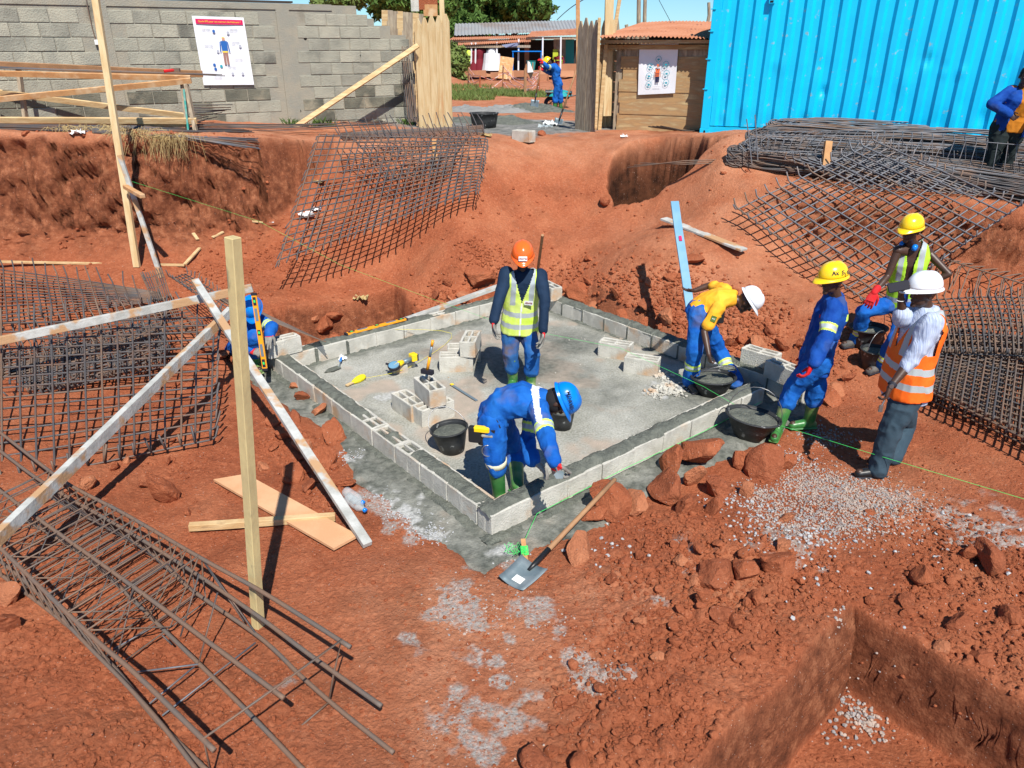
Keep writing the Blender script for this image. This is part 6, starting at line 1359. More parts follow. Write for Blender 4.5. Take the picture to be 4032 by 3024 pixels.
def hand(mb, wrist, d_, pn, side=1, curl=.5, s=1.0, spread=.12):
    # d_: towards fingers, pn: palm normal (direction the fingers curl to), side: thumb side sign
    w_ = Vector(wrist); d_ = Vector(d_).normalized(); pn = Vector(pn); pn = (pn - d_ * pn.dot(d_)).normalized(); t_ = d_.cross(pn).normalized() * side
    pl_ = w_ + d_ * .045 * s; knk = w_ + d_ * .09 * s
    secs = []
    for f, wd_, th in ((0, .026, .021), (.03, .034, .019), (.06, .041, .017), (.09, .041, .014)):
        c = w_ + d_ * f * s; secs.append([c + t_ * wd_ * s * math.cos(a) + pn * th * s * math.sin(a) for a in [6.283 * k / 12 for k in range(12)]])
    mb.ring(secs)
    for k, (off, L) in enumerate(((.030, .072), (.010, .080), (-.011, .074), (-.031, .058))):
        p = knk + t_ * off * s - d_ * .008; cc = curl * (1 + .12 * k); dd = (d_ + t_ * off / .03 * spread).normalized(); pts = [p]; a = 0
        for seg, fr in enumerate((.42, .32, .26)):
            a += cc * (.7 if seg == 0 else .9); v = dd * math.cos(a) + pn * math.sin(a); p = p + v * L * fr * s; pts.append(p)
        limb(mb, pts, [.0098 * s, .0092 * s, .0085 * s, .0075 * s], 8)
    p = w_ + d_ * .025 * s + t_ * .030 * s; v1 = (d_ * .7 + t_ * .65 + pn * .35).normalized(); v2 = (d_ * .9 + t_ * .15 + pn * (.35 + curl * .4)).normalized()
    limb(mb, [p, p + v1 * .035 * s, p + v1 * .035 * s + v2 * .03 * s, p + v1 * .035 * s + v2 * .052 * s], [.014 * s, .012 * s, .0105 * s, .009 * s], 8)
def helmet(e, c, up, fwd, m_, label=None, s=1.0, name='helmet', ink=None, logo=None):
    up = Vector(up).normalized(); fwd = Vector(fwd); fwd = (fwd - up * fwd.dot(up)).normalized(); rt = fwd.cross(up); c = Vector(c)
    q = MB(); n = 32; secs = []
    for i in range(12):
        t = R(90 * i / 11.5); rr_ = math.cos(t) ** .75; h = math.sin(t) * .125 * s
        ring_ = []
        for k in range(n):
            a = 6.283 * k / n; rid = 1 + .045 * math.exp(-((math.sin(a)) / .22) ** 2) * (i > 1) * (1 - .3 * i / 12); ring_.append(c + fwd * (math.cos(a) * .140 * rr_ * s) * (1 + .0) + rt * (math.sin(a) * .112 * rr_ * s) + up * (h * (1 + (rid - 1) * 1.2)))
        secs.append(ring_)
    q.ring(secs, cap=True)
    # brim
    br = []
    for lv, (grow, dz) in enumerate(((1.0, .004), (1.0, 0), (1.06, -.010), (1.10, -.018), (1.10, -.022), (1.04, -.014), (.97, -.008), (.93, .02))):
        ring_ = []
        for k in range(n):
            a = 6.283 * k / n; pk = max(0, math.cos(a)) ** 3; g = grow + (max(0, grow - 1) * 3.6) * pk; ring_.append(c + fwd * math.cos(a) * .140 * g * s + rt * math.sin(a) * .112 * (grow if pk < .0 else grow) * s + up * (dz - pk * max(0, grow - 1) * .12) * s)
        br.append(ring_)
    q.ring(br, cap=False); o = q.build(name, M[m_], e, smooth=True)
    if label: o['label'] = label
    q = MB()
    for sgn in (-1, 1):
        P0 = c + rt * sgn * .098 * s + up * .0; q.tube([P0 + fwd * .03, P0 * .5 + (c - up * .14 + fwd * .06) * .5, c - up * .145 * s + fwd * .055 * s], .004, 4)
    q.build('chin_strap', M['blackcloth'], o)
    return o
def person(label, J, fwd, right, dress, build=1.0, hd=1.0, group=None):
    base = V((J['AL'].x + J['AR'].x) / 2, (J['AL'].y + J['AR'].y) / 2, min(J['AL'].z, J['AR'].z) - .08)
    e = thing('person', base, label, 'person', group)
    right = Vector(right).normalized(); f_ = Vector(fwd).normalized(); H_ = J['H']; N_ = J['N']; up_h = J.get('hup', (H_ - N_)).normalized(); fh = Vector(J.get('hf', fwd)); fh = (fh - up_h * fh.dot(up_h)).normalized(); rh = fh.cross(up_h)
    b = build; HL = J['P'] + right * -.085 * b; HR = J['P'] + right * .085 * b     # L is on -right side
    SL, SR = J['SL'], J['SR']
    # -------- skin body
    q = MB()
    torso(q, [J['P'] - (J['W'] - J['P']) * .5, J['P'], J['W'], J['C'], (J['C'] * .35 + (SL + SR) * .325), N_], right, [.12 * b, .145 * b, .125 * b, .15 * b, .13 * b, .055], [.08 * b, .095 * b, .085 * b, .10 * b, .085 * b, .055])
    for S_, E_, W_ in ((SL, J['EL'], J['WL']), (SR, J['ER'], J['WR'])):
        limb(q, [S_, S_.lerp(E_, .5), E_], [.052 * b, .044 * b, .036 * b]); limb(q, [E_, E_.lerp(W_, .35), W_], [.037 * b, .038 * b, .025])
    for h_, K_, A_, T_ in ((HL, J['KL'], J['AL'], J['TL']), (HR, J['KR'], J['AR'], J['TR'])):
        limb(q, [h_, h_.lerp(K_, .5), K_], [.085 * b, .072 * b, .052 * b]); limb(q, [K_, K_.lerp(A_, .35), A_], [.052 * b, .055 * b, .035]); limb(q, [A_ - V(0, 0, .03), A_.lerp(T_, .6) - V(0, 0, .03), T_], [.038, .036, .03])
    limb(q, [N_ - up_h * .03, H_ - up_h * .04], [.056, .054])
    hs_ = hd
    ball(q, H_ + up_h * .02 * hs_, (.078 * hs_, .098 * hs_, .105 * hs_), 16, 10, (rh, fh, up_h)); ball(q, H_ - up_h * .055 * hs_ + fh * .022, (.06 * hs_, .072 * hs_, .065 * hs_), 14, 8, (rh, fh, up_h))
    limb(q, [H_ + fh * .088 + up_h * .015, H_ + fh * .104 - up_h * .022], [.009, .015], 8); ball(q, H_ + fh * .086 - up_h * .058, (.026, .014, .013), 10, 6, (rh, fh, up_h)); ball(q, H_ + fh * .078 - up_h * .10, (.03, .02, .02), 8, 6, (rh, fh, up_h))
    limb(q, [H_ + fh * .084 + rh * .03 + up_h * .03, H_ + fh * .084 - rh * .03 + up_h * .03], [.014, .014], 8)
    for sgn in (-1, 1): ball(q, H_ + rh * sgn * .082 * hs_ - up_h * .01, (.010, .02, .032), 8, 6, (rh, fh, up_h))
    gl = dress.get('gloves')
    if not gl:
        for W_, E_, s_, k in ((J['WL'], J['EL'], -1, 'L'), (J['WR'], J['ER'], 1, 'R')):
            hv = J.get('h' + k); hand(q, W_, hv[0] if hv else (W_ - E_), hv[1] if hv else f_, s_ * (1 if not hv or len(hv) < 3 else hv[2]), (hv[3] if hv and len(hv) > 3 else .45))
    body = fuse(q, 'body', dress.get('skin', 'skin'), e, .0075, 2)
    # eyes
    q = MB()
    for sgn in (-1, 1): ball(q, H_ + fh * .083 + rh * sgn * .031 + up_h * .012, .012, 8, 6)
    q.build('eyes', M['paper'], body, smooth=True)
    q = MB()
    for sgn in (-1, 1): ball(q, H_ + fh * .092 + rh * sgn * .031 + up_h * .010, .0065, 6, 5)
    q.build('pupils', M['ink'], body, smooth=True)
    if dress.get('hair'): q = MB(); ball(q, H_ + up_h * .03 - fh * .008, (.084 * hs_, .102 * hs_, .108 * hs_), 16, 10, (rh, fh, up_h)); fuse(q, 'hair', 'blackcloth', e, .01, 1, cut=lambda c: ((c - np.array(H_)) @ np.array(fh) > .05) & ((c - np.array(H_)) @ np.array(up_h) < .07))
    if gl:
        for W_, E_, s_, k in ((J['WL'], J['EL'], -1, 'L'), (J['WR'], J['ER'], 1, 'R')):
            q = MB(); hv = J.get('h' + k); hdv = Vector(hv[0]) if hv else (W_ - E_); hn = Vector(hv[1]) if hv else f_
            hand(q, W_, hdv, hn, s_ * (1 if not hv or len(hv) < 3 else hv[2]), (hv[3] if hv and len(hv) > 3 else .45), 1.3); d_ = (E_ - W_).normalized(); limb(q, [W_ + d_ * .055, W_ - hdv.normalized() * -.01], [.042, .038], 12)
            hw3 = np.array(W_); hd3 = np.array(hdv.normalized()); hn3 = np.array(hn.normalized())
            def pg(c, m, hw3=hw3, hd3=hd3, hn3=hn3): m[(((c - hw3) @ hd3) > .075) | ((((c - hw3) @ hn3) > .008) & (((c - hw3) @ hd3) > .03))] = 1
            fuse(q, 'glove', ['red', 'glovegrey'] if gl == 'dip' else ['red', 'red'], e, .0045, 1, paint=[pg] if gl == 'dip' else None)
    # -------- trousers
    q = MB(); tr_ = dress['trousers']; loose_ = dress.get('loose', 1.0)
    torso(q, [J['P'] - (J['W'] - J['P']).normalized() * .09, J['P'], J['W'] * .6 + J['P'] * .4, J['W'] * .9 + J['C'] * .1], right, [.135 * b, .165 * b, .152 * b, .146 * b], [.095 * b, .118 * b, .108 * b, .102 * b])
    for h_, K_, A_, kk in ((HL, J['KL'], J['AL'], 'L'), (HR, J['KR'], J['AR'], 'R')):
        end = K_.lerp(A_, dress.get('tlen', 1.0)); limb(q, [h_, h_.lerp(K_, .5), K_], [.105 * b * loose_, .092 * b * loose_, .078 * loose_]); limb(q, [K_, K_.lerp(end, .5), end], [.078 * loose_, .074 * loose_, .074 * loose_])
    pb_ = []
    for c_ in dress.get('tbands', []):
        for K_, A_ in ((J['KL'], J['AL']), (J['KR'], J['AR'])): pb_ += [band(K_, A_, c_[0], c_[1], .13, 1), band(K_, A_, c_[0] + (c_[1] - c_[0]) * .3, c_[1] - (c_[1] - c_[0]) * .3, .13, 2)]
    fuse(q, 'trousers', [tr_, 'refl_y', 'refl'], e, .0085, 2, wr=.017, ws=.075, seed=3, paint=pb_ or None)
    # -------- top
    tp = dress['top']; q = MB(); fat = dress.get('belly', 1.0); Sm = (SL + SR) / 2
    sl = dress.get('sleeve', 1.0); hem = dress.get('hem', .35)
    torso(q, [J['P'] + (J['P'] - J['W']) * hem, J['W'] * .35 + J['P'] * .65, J['W'], J['C'], J['C'] * .3 + Sm * .7, Sm * .35 + N_ * .65, N_ + (N_ - Sm) * .1], right, [.172 * b * fat, .170 * b * fat, .155 * b * fat, .178 * b, .175 * b, .11 * b, .066], [.125 * b * fat, .125 * b * fat, .118 * b * fat, .128 * b, .115 * b, .085 * b, .066])
    ends = []
    for S_, E_, W_ in ((SL, J['EL'], J['WL']), (SR, J['ER'], J['WR'])):
        sr_ = dress.get('sr', 1.0)
        if sl > 1e-3:
            if sl <= .5: en = S_.lerp(E_, sl * 2); limb(q, [S_, S_.lerp(en, .5), en], [.072 * b, .068 * b, .066 * b])
            else: en = E_.lerp(W_, (sl - .5) * 2); limb(q, [S_, S_.lerp(E_, .5), E_], [.070 * b * sr_, .062 * b * sr_, .053 * sr_]); limb(q, [E_, E_.lerp(en, .5), en], [.053 * sr_, .050 * sr_, .046 * sr_])
        else: limb(q, [Sm.lerp(S_, .6), S_], [.07 * b, .06 * b])
    pn_ = []
    for c_ in dress.get('sbands', []):
        for S_, E_ in ((SL, J['EL']), (SR, J['ER'])): pn_ += [band(S_, E_, c_[0], c_[1], .12, 1), band(S_, E_, c_[0] + .06, c_[1] - .06, .12, 2)]
    pn_ += dress.get('paint', [])
    to_ = fuse(q, dress.get('topname', 'jacket'), [tp, 'refl_y', 'refl', 'white', 'red'], e, .0085, 2, wr=dress.get('wr', .010) * 1.45, ws=.07, seed=7, paint=pn_ or None)
    # collar
    if dress.get('collar'): q = MB(); up_n = (N_ - Sm).normalized(); q.lathe(N_ - up_n * .03, (up_h + up_n).normalized(), [(.064, 0), (.070, .035), (.076, .03), (.070, -.005)], 18); q.build('collar', M[dress['collar']], e, smooth=True)
    # -------- vest
    if dress.get('vest'):
        q = MB(); torso(q, [J['P'] + (J['P'] - J['W']) * dress.get('vhem', .15), J['W'] * .4 + J['P'] * .6, J['W'], J['C'], J['C'] * .3 + Sm * .7, Sm * .45 + N_ * .55, N_ - (N_ - Sm) * .05], right, [x * b for x in (.20 * fat, .192 * fat, .176 * fat, .196, .20, .155, .11)], [x * b for x in (.152 * fat, .146 * fat, .138 * fat, .146, .132, .105, .09)])
        ax_v = (Sm - J['P']); Lv = ax_v.length; axv = np.array(ax_v.normalized()); Rv = np.array((right - Vector(axv) * right.dot(Vector(axv))).normalized()); Fv = np.cross(axv, Rv)
        if Fv @ np.array(f_) < 0: Fv = -Fv
        P0 = np.array(J['P'])
        def loc_(c): d = c - P0; return d @ Rv, d @ axv / Lv, d @ Fv
        def pv(c, m):
            x, z, y = loc_(c)
            for z0, z1 in dress.get('vb', ((.20, .28), (.44, .52))): m[(z > z0) & (z < z1)] = 1
            m[(np.abs(np.abs(x) - .095) < .027) & (z > .52)] = 1
            if dress.get('zip', True): m[(np.abs(x) < .006) & (y > 0) & (z < .75)] = 2
        def cv(c):
            x, z, y = loc_(c); k_ = (z > .60) & (np.abs(x) > dress.get('arm', .15) + .05 * np.abs(y) / .12); k_ |= (z < -.22 + 0 * x); k_ |= (z > .98 + 0 * x) & (np.abs(x) < .06)
            k_ |= (y > 0) & (z > .58) & (np.abs(x) < (z - .58) * (.13 if dress.get('open') else .20))
            if dress.get('open'): k_ |= (y > 0) & (np.abs(x) < .035)
            return k_
        vo = fuse(q, 'vest', [dress['vest'], 'refl', 'white'], e, .0085, 2, wr=.009, ws=.11, seed=11, paint=[pv], cut=cv, thick=.004)
        if dress.get('patch'):
            c_ = Vector(P0 + axv * .60 * Lv + Rv * dress['patch'] + Fv * .15 * b); n_ = Vector(Fv); r_ = Vector(Rv) * (1 if Vector(Rv).cross(Vector(axv)).dot(n_) > 0 else -1); q = MB(); flat(q, c_, r_, Vector(axv), [(-.045, -.02), (.045, -.02), (.045, .03), (-.045, .03)], .012); pt2 = q.build('patch', M['paper'], vo)
            text_mesh('Aivris', .032, c_ + n_ * .015 + Vector(axv) * .005, r_, Vector(axv), M['inkred'], pt2, bold=.0006)
    # -------- footwear
    ft = dress['feet']
    for K_, A_, T_ in ((J['KL'], J['AL'], J['TL']), (J['KR'], J['AR'], J['TR'])):
        d_ = (T_ - A_); d_.z = 0; d_.normalize(); gr0 = A_.z - .085; q = MB(); s_ = V(-d_.y, d_.x, 0)
        heel = V(A_.x, A_.y, gr0 + .04) - d_ * .045; toe = V(A_.x, A_.y, gr0 + .035) + d_ * .165; mid = V(A_.x, A_.y, gr0 + .05) + d_ * .05
        limb(q, [heel, mid, toe], [.042, .048, .042]); limb(q, [A_ + V(0, 0, .0), mid], [.05, .048])
        if ft == 'boot':
            tp_ = A_.lerp(K_, .80); limb(q, [A_, A_.lerp(K_, .4), tp_], [.056, .063, .078], 16)
            o = fuse(q, 'rubber_boot', 'boot', e, .008, 2, cut=None)
            if dress.get('cuff'): q = MB(); ax2 = (K_ - A_).normalized(); q.lathe(tp_ - ax2 * .01, ax2, [(.079, 0), (.088, .005), (.092, .055), (.084, .058)], 18); q.build('boot_cuff', M['bootcuff'], o, smooth=True)
        else:
            limb(q, [A_, A_.lerp(K_, .22)], [.052, .052]); o = fuse(q, 'shoe', dress.get('shoe', 'black'), e, .007, 2)
        q = MB(); q.box(V(A_.x, A_.y, gr0 + .010) + d_ * .058, (.285, .092, .024), rz(math.atan2(d_.y, d_.x))); q.build('sole', M['ink' if ft != 'boot' else 'boot'], o, bevel=.01)
    if dress.get('helmet'): helmet(e, H_ + up_h * .052 + fh * .004, up_h if 'helup' not in J else J['helup'], fh, dress['helmet'], s=1.0)
    return e, dict(f=fh, u=up_h, r=rh)
def sc_torso(P, N, f=(.36, .70)): return P.lerp(N, f[0]), P.lerp(N, f[1])
def toes(A, d, L=.17): d = Vector(d).normalized(); return A + d * L - V(0, 0, .03)
def decal(parent, c, n, up, w_, h_, txt=None, size=.04, m_='paper', tm='ink', name='patch'):
    c = Vector(c); n = Vector(n).normalized(); up = Vector(up); up = (up - n * up.dot(n)).normalized(); r_ = up.cross(n)
    q = MB(); q.box(c, (w_, .004, h_), Matrix((r_, -n, up)).transposed()); o = q.build(name, M[m_], parent)
    if txt: text_mesh(txt, size, c + n * .004, r_, up, M[tm], o, bold=.0005)
    return o

# ---- 1 orange helmet man
g1, g2 = V(-.02, 7.5, 0), V(.22, 7.42, 0)
J = dict(P=at(1122, 706, 7.5), N=at(1129, 583, 7.42), AL=V(0, 7.5, .09), AR=V(0, 7.42, .09))
J['AL'] = at(1108, 817, 7.5); J['AR'] = at(1147, 823, 7.42); J['AL'].z = .085; J['AR'].z = .085
J['W'], J['C'] = sc_torso(J['P'], J['N']); J['H'] = at(1129, 556, 7.34)
J['SL'] = at(1094, 590, 7.42); J['SR'] = at(1167, 596, 7.40)
J['EL'] = reach(J['SL'], 1080, 640, .29); J['WL'] = reach(J['EL'], 1067, 691, .26); J['ER'] = reach(J['SR'], 1177, 649, .29); J['WR'] = reach(J['ER'], 1173, 712, .26)
J['KL'] = at(1103, 762, 7.42); J['KR'] = at(1150, 764, 7.36); J['TL'] = toes(J['AL'], (-.25, -1, 0)); J['TR'] = toes(J['AR'], (.25, -1, 0))
J['hf'] = V(0, -1, -.55); J['hup'] = V(0, -.35, 1)
J['hL'] = (V(.02, -.1, -1), V(.9, -.2, 0), -1, .35); J['hR'] = (V(-.05, -.1, -1), V(-.9, -.2, 0), -1, .35)
print('p1', [(k, round((J[a] - J[b]).length, 2)) for k, a, b in (('torso', 'P', 'N'), ('th', 'P', 'KL'), ('sh', 'KL', 'AL'), ('ua', 'SL', 'EL'), ('shw', 'SL', 'SR'), ('fa', 'EL', 'WL'))])
e, fr = person('person in orange helmet and yellow reflective vest standing in the middle of the slab', J, (0, -1, 0), (1, 0, 0), dict(gloves='dip', trousers='jeans', tlen=.55, loose=1.05, top='navy', topname='shirt', sr=1.05, wr=.005, vest='hiviz', vb=((.08, .17), (.30, .39)), feet='boot', helmet='h_orange', collar='navy', patch=.07), 1.03)
decal(e, J['H'] + fr['f'] * .148 + fr['u'] * .085, fr['f'] + fr['u'] * .5, fr['u'], .085, .045, 'Aivris', .034, tm='inkred', name='helmet_sticker')

# ---- 2 bending man in blue coverall
J = {}
J['AL'] = onz(1118, 1048, .085); J['AR'] = onz(1078, 1064, .085)
J['KR'] = reach(J['AR'], 1070, 985, .41); J['KL'] = reach(J['AL'], 1113, 972, .41, True)
J['P'] = at(1066, 902, (J['AR'].y + J['AL'].y) / 2 + .02)
J['W'] = at(1068, 872, J['P'].y); J['N'] = at(1186, 862, J['P'].y - .02); J['C'] = at(1130, 864, J['P'].y - .02); J['W'] = at(1085, 873, J['P'].y)
J['H'] = at(1206, 865, J['P'].y - .06); J['SR'] = at(1163, 884, J['P'].y - .17); J['SL'] = at(1160, 858, J['P'].y + .17)
J['ER'] = reach(J['SR'], 1181, 943, .29); J['WR'] = reach(J['ER'], 1197, 995, .26); J['EL'] = reach(J['SL'], 1141, 945, .31, True); J['WL'] = reach(J['EL'], 1150, 992, .26)
J['TL'] = toes(J['AL'], (.6, -.8, 0)); J['TR'] = toes(J['AR'], (.5, -.85, 0))
J['hf'] = V(.55, -.15, -.85); J['hup'] = V(.9, -.1, .42)
J['hR'] = (V(.25, -.1, -1), V(.6, .6, -.1), 1, .75); J['hL'] = (V(.75, -.25, -.6), V(-.2, -.2, -1), -1, .3)
print('p2', [(k, round((J[a] - J[b]).length, 2)) for k, a, b in (('torso', 'P', 'N'), ('thR', 'P', 'KR'), ('thL', 'P', 'KL'), ('sh', 'KL', 'AL'), ('ua', 'SR', 'ER'), ('uaL', 'SL', 'EL'), ('shw', 'SL', 'SR'), ('fa', 'ER', 'WR'), ('faL', 'EL', 'WL'))])
bx_ = np.array(J['C']); sp_ = (J['N'] - J['P']).normalized(); spn = np.array(sp_); Np = np.array(J['N']); Pp = np.array(J['P'])
def back_band(c, m):
    t = (c - Pp) @ spn / np.linalg.norm(Np - Pp); m[(t > .80) & (t < .90) & (c[:, 2] > Np[2] - .02)] = 3
def redhem(c, m):
    t = (c - Pp) @ spn / np.linalg.norm(Np - Pp); m[(t > .03) & (t < .62) & (c[:, 2] < Pp[2] - .085) & (c[:, 2] > Pp[2] - .6)] = 4
e, fr = person('person in blue coverall and bright blue helmet bending over the near wall corner', J, (.35, 0, -1), V(0, -1, 0), dict(gloves='dip', trousers='blue', tlen=.30, loose=1.12, top='blue', sr=1.18, wr=.012, feet='boot', cuff=True, helmet='h_blue', sbands=((.62, .86),), paint=[back_band], hem=.25), 1.0)
q = MB(); limb(q, [J['N'] - sp_ * .02, J['N'] + sp_ * .055], [.074, .078], 16); ball(q, J['H'] - fr['u'] * .035, (.086, .098, .085), 16, 10, (fr['r'], fr['f'], fr['u'])); bal = fuse(q, 'balaclava', ['blackcloth', 'white'], e, .008, 2, cut=lambda c: ((c - np.array(J['H'])) @ np.array(fr['f']) > .06))
decal(e, J['P'].lerp(J['N'], .60) + V(0, -.02, .150), (0, -.12, 1), (0, 1, 0), .15, .09, 'ADOBIVIS', .03, tm='ink')
text_mesh('FILA', .05, J['N'] + sp_ * .02 + V(.02, -.085, -.02), sp_.cross(V(0, 1, 0)) * -1, sp_ * -1, M['paper'], e, bold=.002)
text_mesh('MOAVIS', .045, J['H'] + fr['u'] * .10 - V(0, .118, 0) + fr['f'] * -.02, V(.25, 0, -1), V(1, 0, .2), M['ink'], e, bold=.0008)
# tool belt
tbp = J['P'].lerp(J['N'], .08); q = MB(); torso(q, [tbp - sp_ * .04, tbp + sp_ * .03], V(0, -1, 0), [.19, .19], [.145, .145]); bt = fuse(q, 'tool_belt', 'blackcloth', e, .01, 1)
for dx, dz, w_, h_, m_ in ((-.045, -.05, .13, .05, 'h_yellow'), (.0, -.12, .15, .16, 'blackcloth'), (-.10, -.10, .10, .14, 'blackcloth'), (.0, -.105, .10, .03, 'glovegrey')):
    q = MB(); q.box(tbp + V(dx - .08, -.175 - (.012 if m_ != 'blackcloth' else 0), dz + .03), (w_, .05, h_), rz(-.2)); q.build('pouch', M[m_], bt, bevel=.01)
q = MB(); q.tube([tbp + V(-.08 + .045 * math.cos(t), -.215, -.20 + .05 * math.sin(t)) for t in [math.pi * 2 * k / 16 for k in range(17)]], .004, 5); q.build('hammer_ring', M['wire'], bt)
trowel(at(1216, 1034, J['WR'].y - .10), at(1203, 1020, J['WR'].y - .07), J['WR'] + V(.0, -.07, -.03), 'small trowel gripped by the bending person over the wall', 'metal', 'ink')

# ---- 3 yellow shirt man
J = {}; J['AR'] = onz(1491, 822, .085); J['AL'] = onz(1588, 824, .085)
J['KR'] = reach(J['AR'], 1501, 757, .42); J['KL'] = reach(J['AL'], 1553, 756, .43, True)
J['P'] = at(1508, 672, (J['AR'].y + J['AL'].y) / 2 + .08); yp = J['P'].y; J['N'] = at(1588, 643, yp - .08); J['C'] = at(1558, 646, yp - .04); J['W'] = at(1526, 656, yp)
J['H'] = at(1612, 650, yp - .12); J['SR'] = at(1553, 664, yp - .20); J['SL'] = at(1567, 628, yp + .14)
J['ER'] = reach(J['SR'], 1521, 716, .29); J['WR'] = reach(J['ER'], 1531, 766, .26); J['EL'] = reach(J['SL'], 1533, 616, .27, True); J['WL'] = reach(J['EL'], 1500, 628, .23)
J['TR'] = toes(J['AR'], (.15, -1, 0)); J['TL'] = toes(J['AL'], (1, -.5, 0)); J['hf'] = V(.65, -.25, -.75); J['hup'] = V(.78, -.2, .6)
J['hR'] = (V(.25, -.1, -1), V(.9, .2, .1), -1, .95); J['hL'] = (V(-1, -.1, .1), V(0, .0, 1), 1, .25)
print('p3', [(k, round((J[a] - J[b]).length, 2)) for k, a, b in (('torso', 'P', 'N'), ('thR', 'P', 'KR'), ('thL', 'P', 'KL'), ('sh', 'KL', 'AL'), ('ua', 'SR', 'ER'), ('shw', 'SL', 'SR'), ('fa', 'ER', 'WR'))])
e, fr = person('person in yellow shirt and white helmet bending over a mortar bucket on the slab', J, (.35, 0, -1), V(-.2, -1, 0), dict(trousers='blue', loose=1.08, top='yellowshirt', topname='shirt', sleeve=.36, wr=.008, feet='shoe', shoe='shoe', helmet='h_white', tbands=((.36, .56),), hem=.1, skin='skin', collar='white'), .98)
decal(e, J['SR'].lerp(J['ER'], .42) + V(-.01, -.072, .01), (-.1, -1, .2), (.3, 0, 1), .055, .065, 'SCC', .018, 'maroon' if 0 else 'leaf', 'paper', 'sleeve_badge')
q = MB(); q.box(J['P'] + V(.19, -.12, -.02), (.12, .07, .15), rz(.3)); pc_ = q.build('pouch', M['blackcloth'], e, bevel=.012); q = MB(); q.box(J['P'] + V(.18, -.165, .0), (.06, .01, .03), rz(.3)); q.build('pouch_tag', M['h_yellow'], pc_)
trowel(onz(1592, 800, .30), onz(1552, 793, .33), J['WR'] + V(.03, -.02, -.08), 'trowel loaded with mortar held over the wide bucket', 'mortar', 'h_white', True)

# ---- 4 blue coverall, yellow helmet
J = {}; J['AL'] = onz(1681, 922, .085); J['AR'] = onz(1748, 908, .085)
J['KL'] = reach(J['AL'], 1712, 838, .41); J['KR'] = reach(J['AR'], 1765, 836, .41)
J['P'] = at(1763, 775, (J['AL'].y + J['AR'].y) / 2 - .02); yp = J['P'].y; J['N'] = at(1806, 638, yp - .02); J['W'], J['C'] = sc_torso(J['P'], J['N']); J['C'] = J['C'] + V(.01, 0, 0)
J['H'] = at(1799, 606, yp - .04); J['SL'] = at(1800, 664, yp - .17); J['SR'] = at(1801, 648, yp + .17)
J['EL'] = reach(J['SL'], 1783, 730, .30); J['WL'] = reach(J['EL'], 1757, 783, .26); J['ER'] = reach(J['SR'], 1775, 715, .30, True); J['WR'] = reach(J['ER'], 1750, 765, .26, True)
J['TL'] = toes(J['AL'], (-.5, -.9, 0)); J['TR'] = toes(J['AR'], (-1, -.1, 0)); J['hf'] = V(-1, -.35, -.25); J['hup'] = V(-.12, -.05, 1)
J['hL'] = (V(-.35, -.1, -1), V(-.5, .3, 0), -1, .55)
print('p4', [(k, round((J[a] - J[b]).length, 2)) for k, a, b in (('torso', 'P', 'N'), ('thR', 'P', 'KR'), ('thL', 'P', 'KL'), ('sh', 'KL', 'AL'), ('ua', 'SL', 'EL'), ('fa', 'EL', 'WL'))])
bN = np.array(J['N']); bP = np.array(J['P'])
def bk(c, m):
    t = (c - bP) @ (bN - bP) / ((bN - bP) @ (bN - bP)); x = c[:, 0] - (bP[0] + t * (bN[0] - bP[0])); m[(t > .70) & (t < .80) & (x > .085)] = 1; m[(t > .33) & (t < .52) & (x > .10) & (c[:, 1] < bP[1])] = 3; 
e, fr = person('person in blue coverall and yellow helmet standing at the slab corner in green boots', J, (-1, -.1, 0), V(0, 1, 0), dict(gloves='red', trousers='blue', tlen=.38, loose=1.12, top='dblue', sr=1.22, wr=.013, feet='boot', helmet='h_yellow', sbands=((.58, .84),), paint=[bk], collar='dblue', hem=.5), 1.02)
q = MB(); c = J['C'] + V(-.13, -.13, .03); q.box(c, (.06, .012, .03), rz(-.7)); q.build('red_tag', M['red'], e); decal(e, J['C'] + V(-.095, -.125, .13), (-.6, -1, .2), (0, 0, 1), .05, .06, 'A', .04)
text_mesh('Ax  5 6', .05, J['H'] + fr['u'] * .115 + V(.02, -.108, -.01), V(1, .0, .1), V(0, .35, 1), M['ink'], e, bold=.001)

# ---- 5 green vest, raised leg
J = {}; J['AL'] = gp(1848, 748) + V(0, 0, .085); J['AR'] = gp(1897, 802) + V(0, 0, .085)
J['P'] = at(1951, 655, 7.95); J['KL'] = reach(J['AL'], 1866, 675, .42); J['KR'] = reach(J['AR'], 1935, 735, .42); yp = 7.95
J['N'] = at(1969, 528, yp - .10); J['W'], J['C'] = sc_torso(J['P'], J['N']); J['H'] = at(1968, 497, yp - .18); J['SL'] = at(1940, 541, yp - .12); J['SR'] = at(2004, 545, yp - .02)
J['EL'] = reach(J['SL'], 1917, 597, .29); J['WL'] = reach(J['EL'], 1889, 630, .26); J['ER'] = reach(J['SR'], 2050, 592, .29); J['WR'] = reach(J['ER'], 1992, 618, .26, True)
J['TL'] = toes(J['AL'], (-1, -.3, 0)); J['TR'] = toes(J['AR'], (-.9, -.5, 0)); J['hf'] = V(-1, -.7, -.4); J['hup'] = V(-.1, -.15, 1); J['hL'] = (V(-.4, -.3, -.9), V(0, .4, -.6), -1, .5)
print('p5', [(k, round((J[a] - J[b]).length, 2)) for k, a, b in (('torso', 'P', 'N'), ('thR', 'P', 'KR'), ('thL', 'P', 'KL'), ('sh', 'KL', 'AL'), ('shR', 'KR', 'AR'), ('ua', 'SL', 'EL'), ('fa', 'EL', 'WL'), ('uaR', 'SR', 'ER'), ('faR', 'ER', 'WR'))])
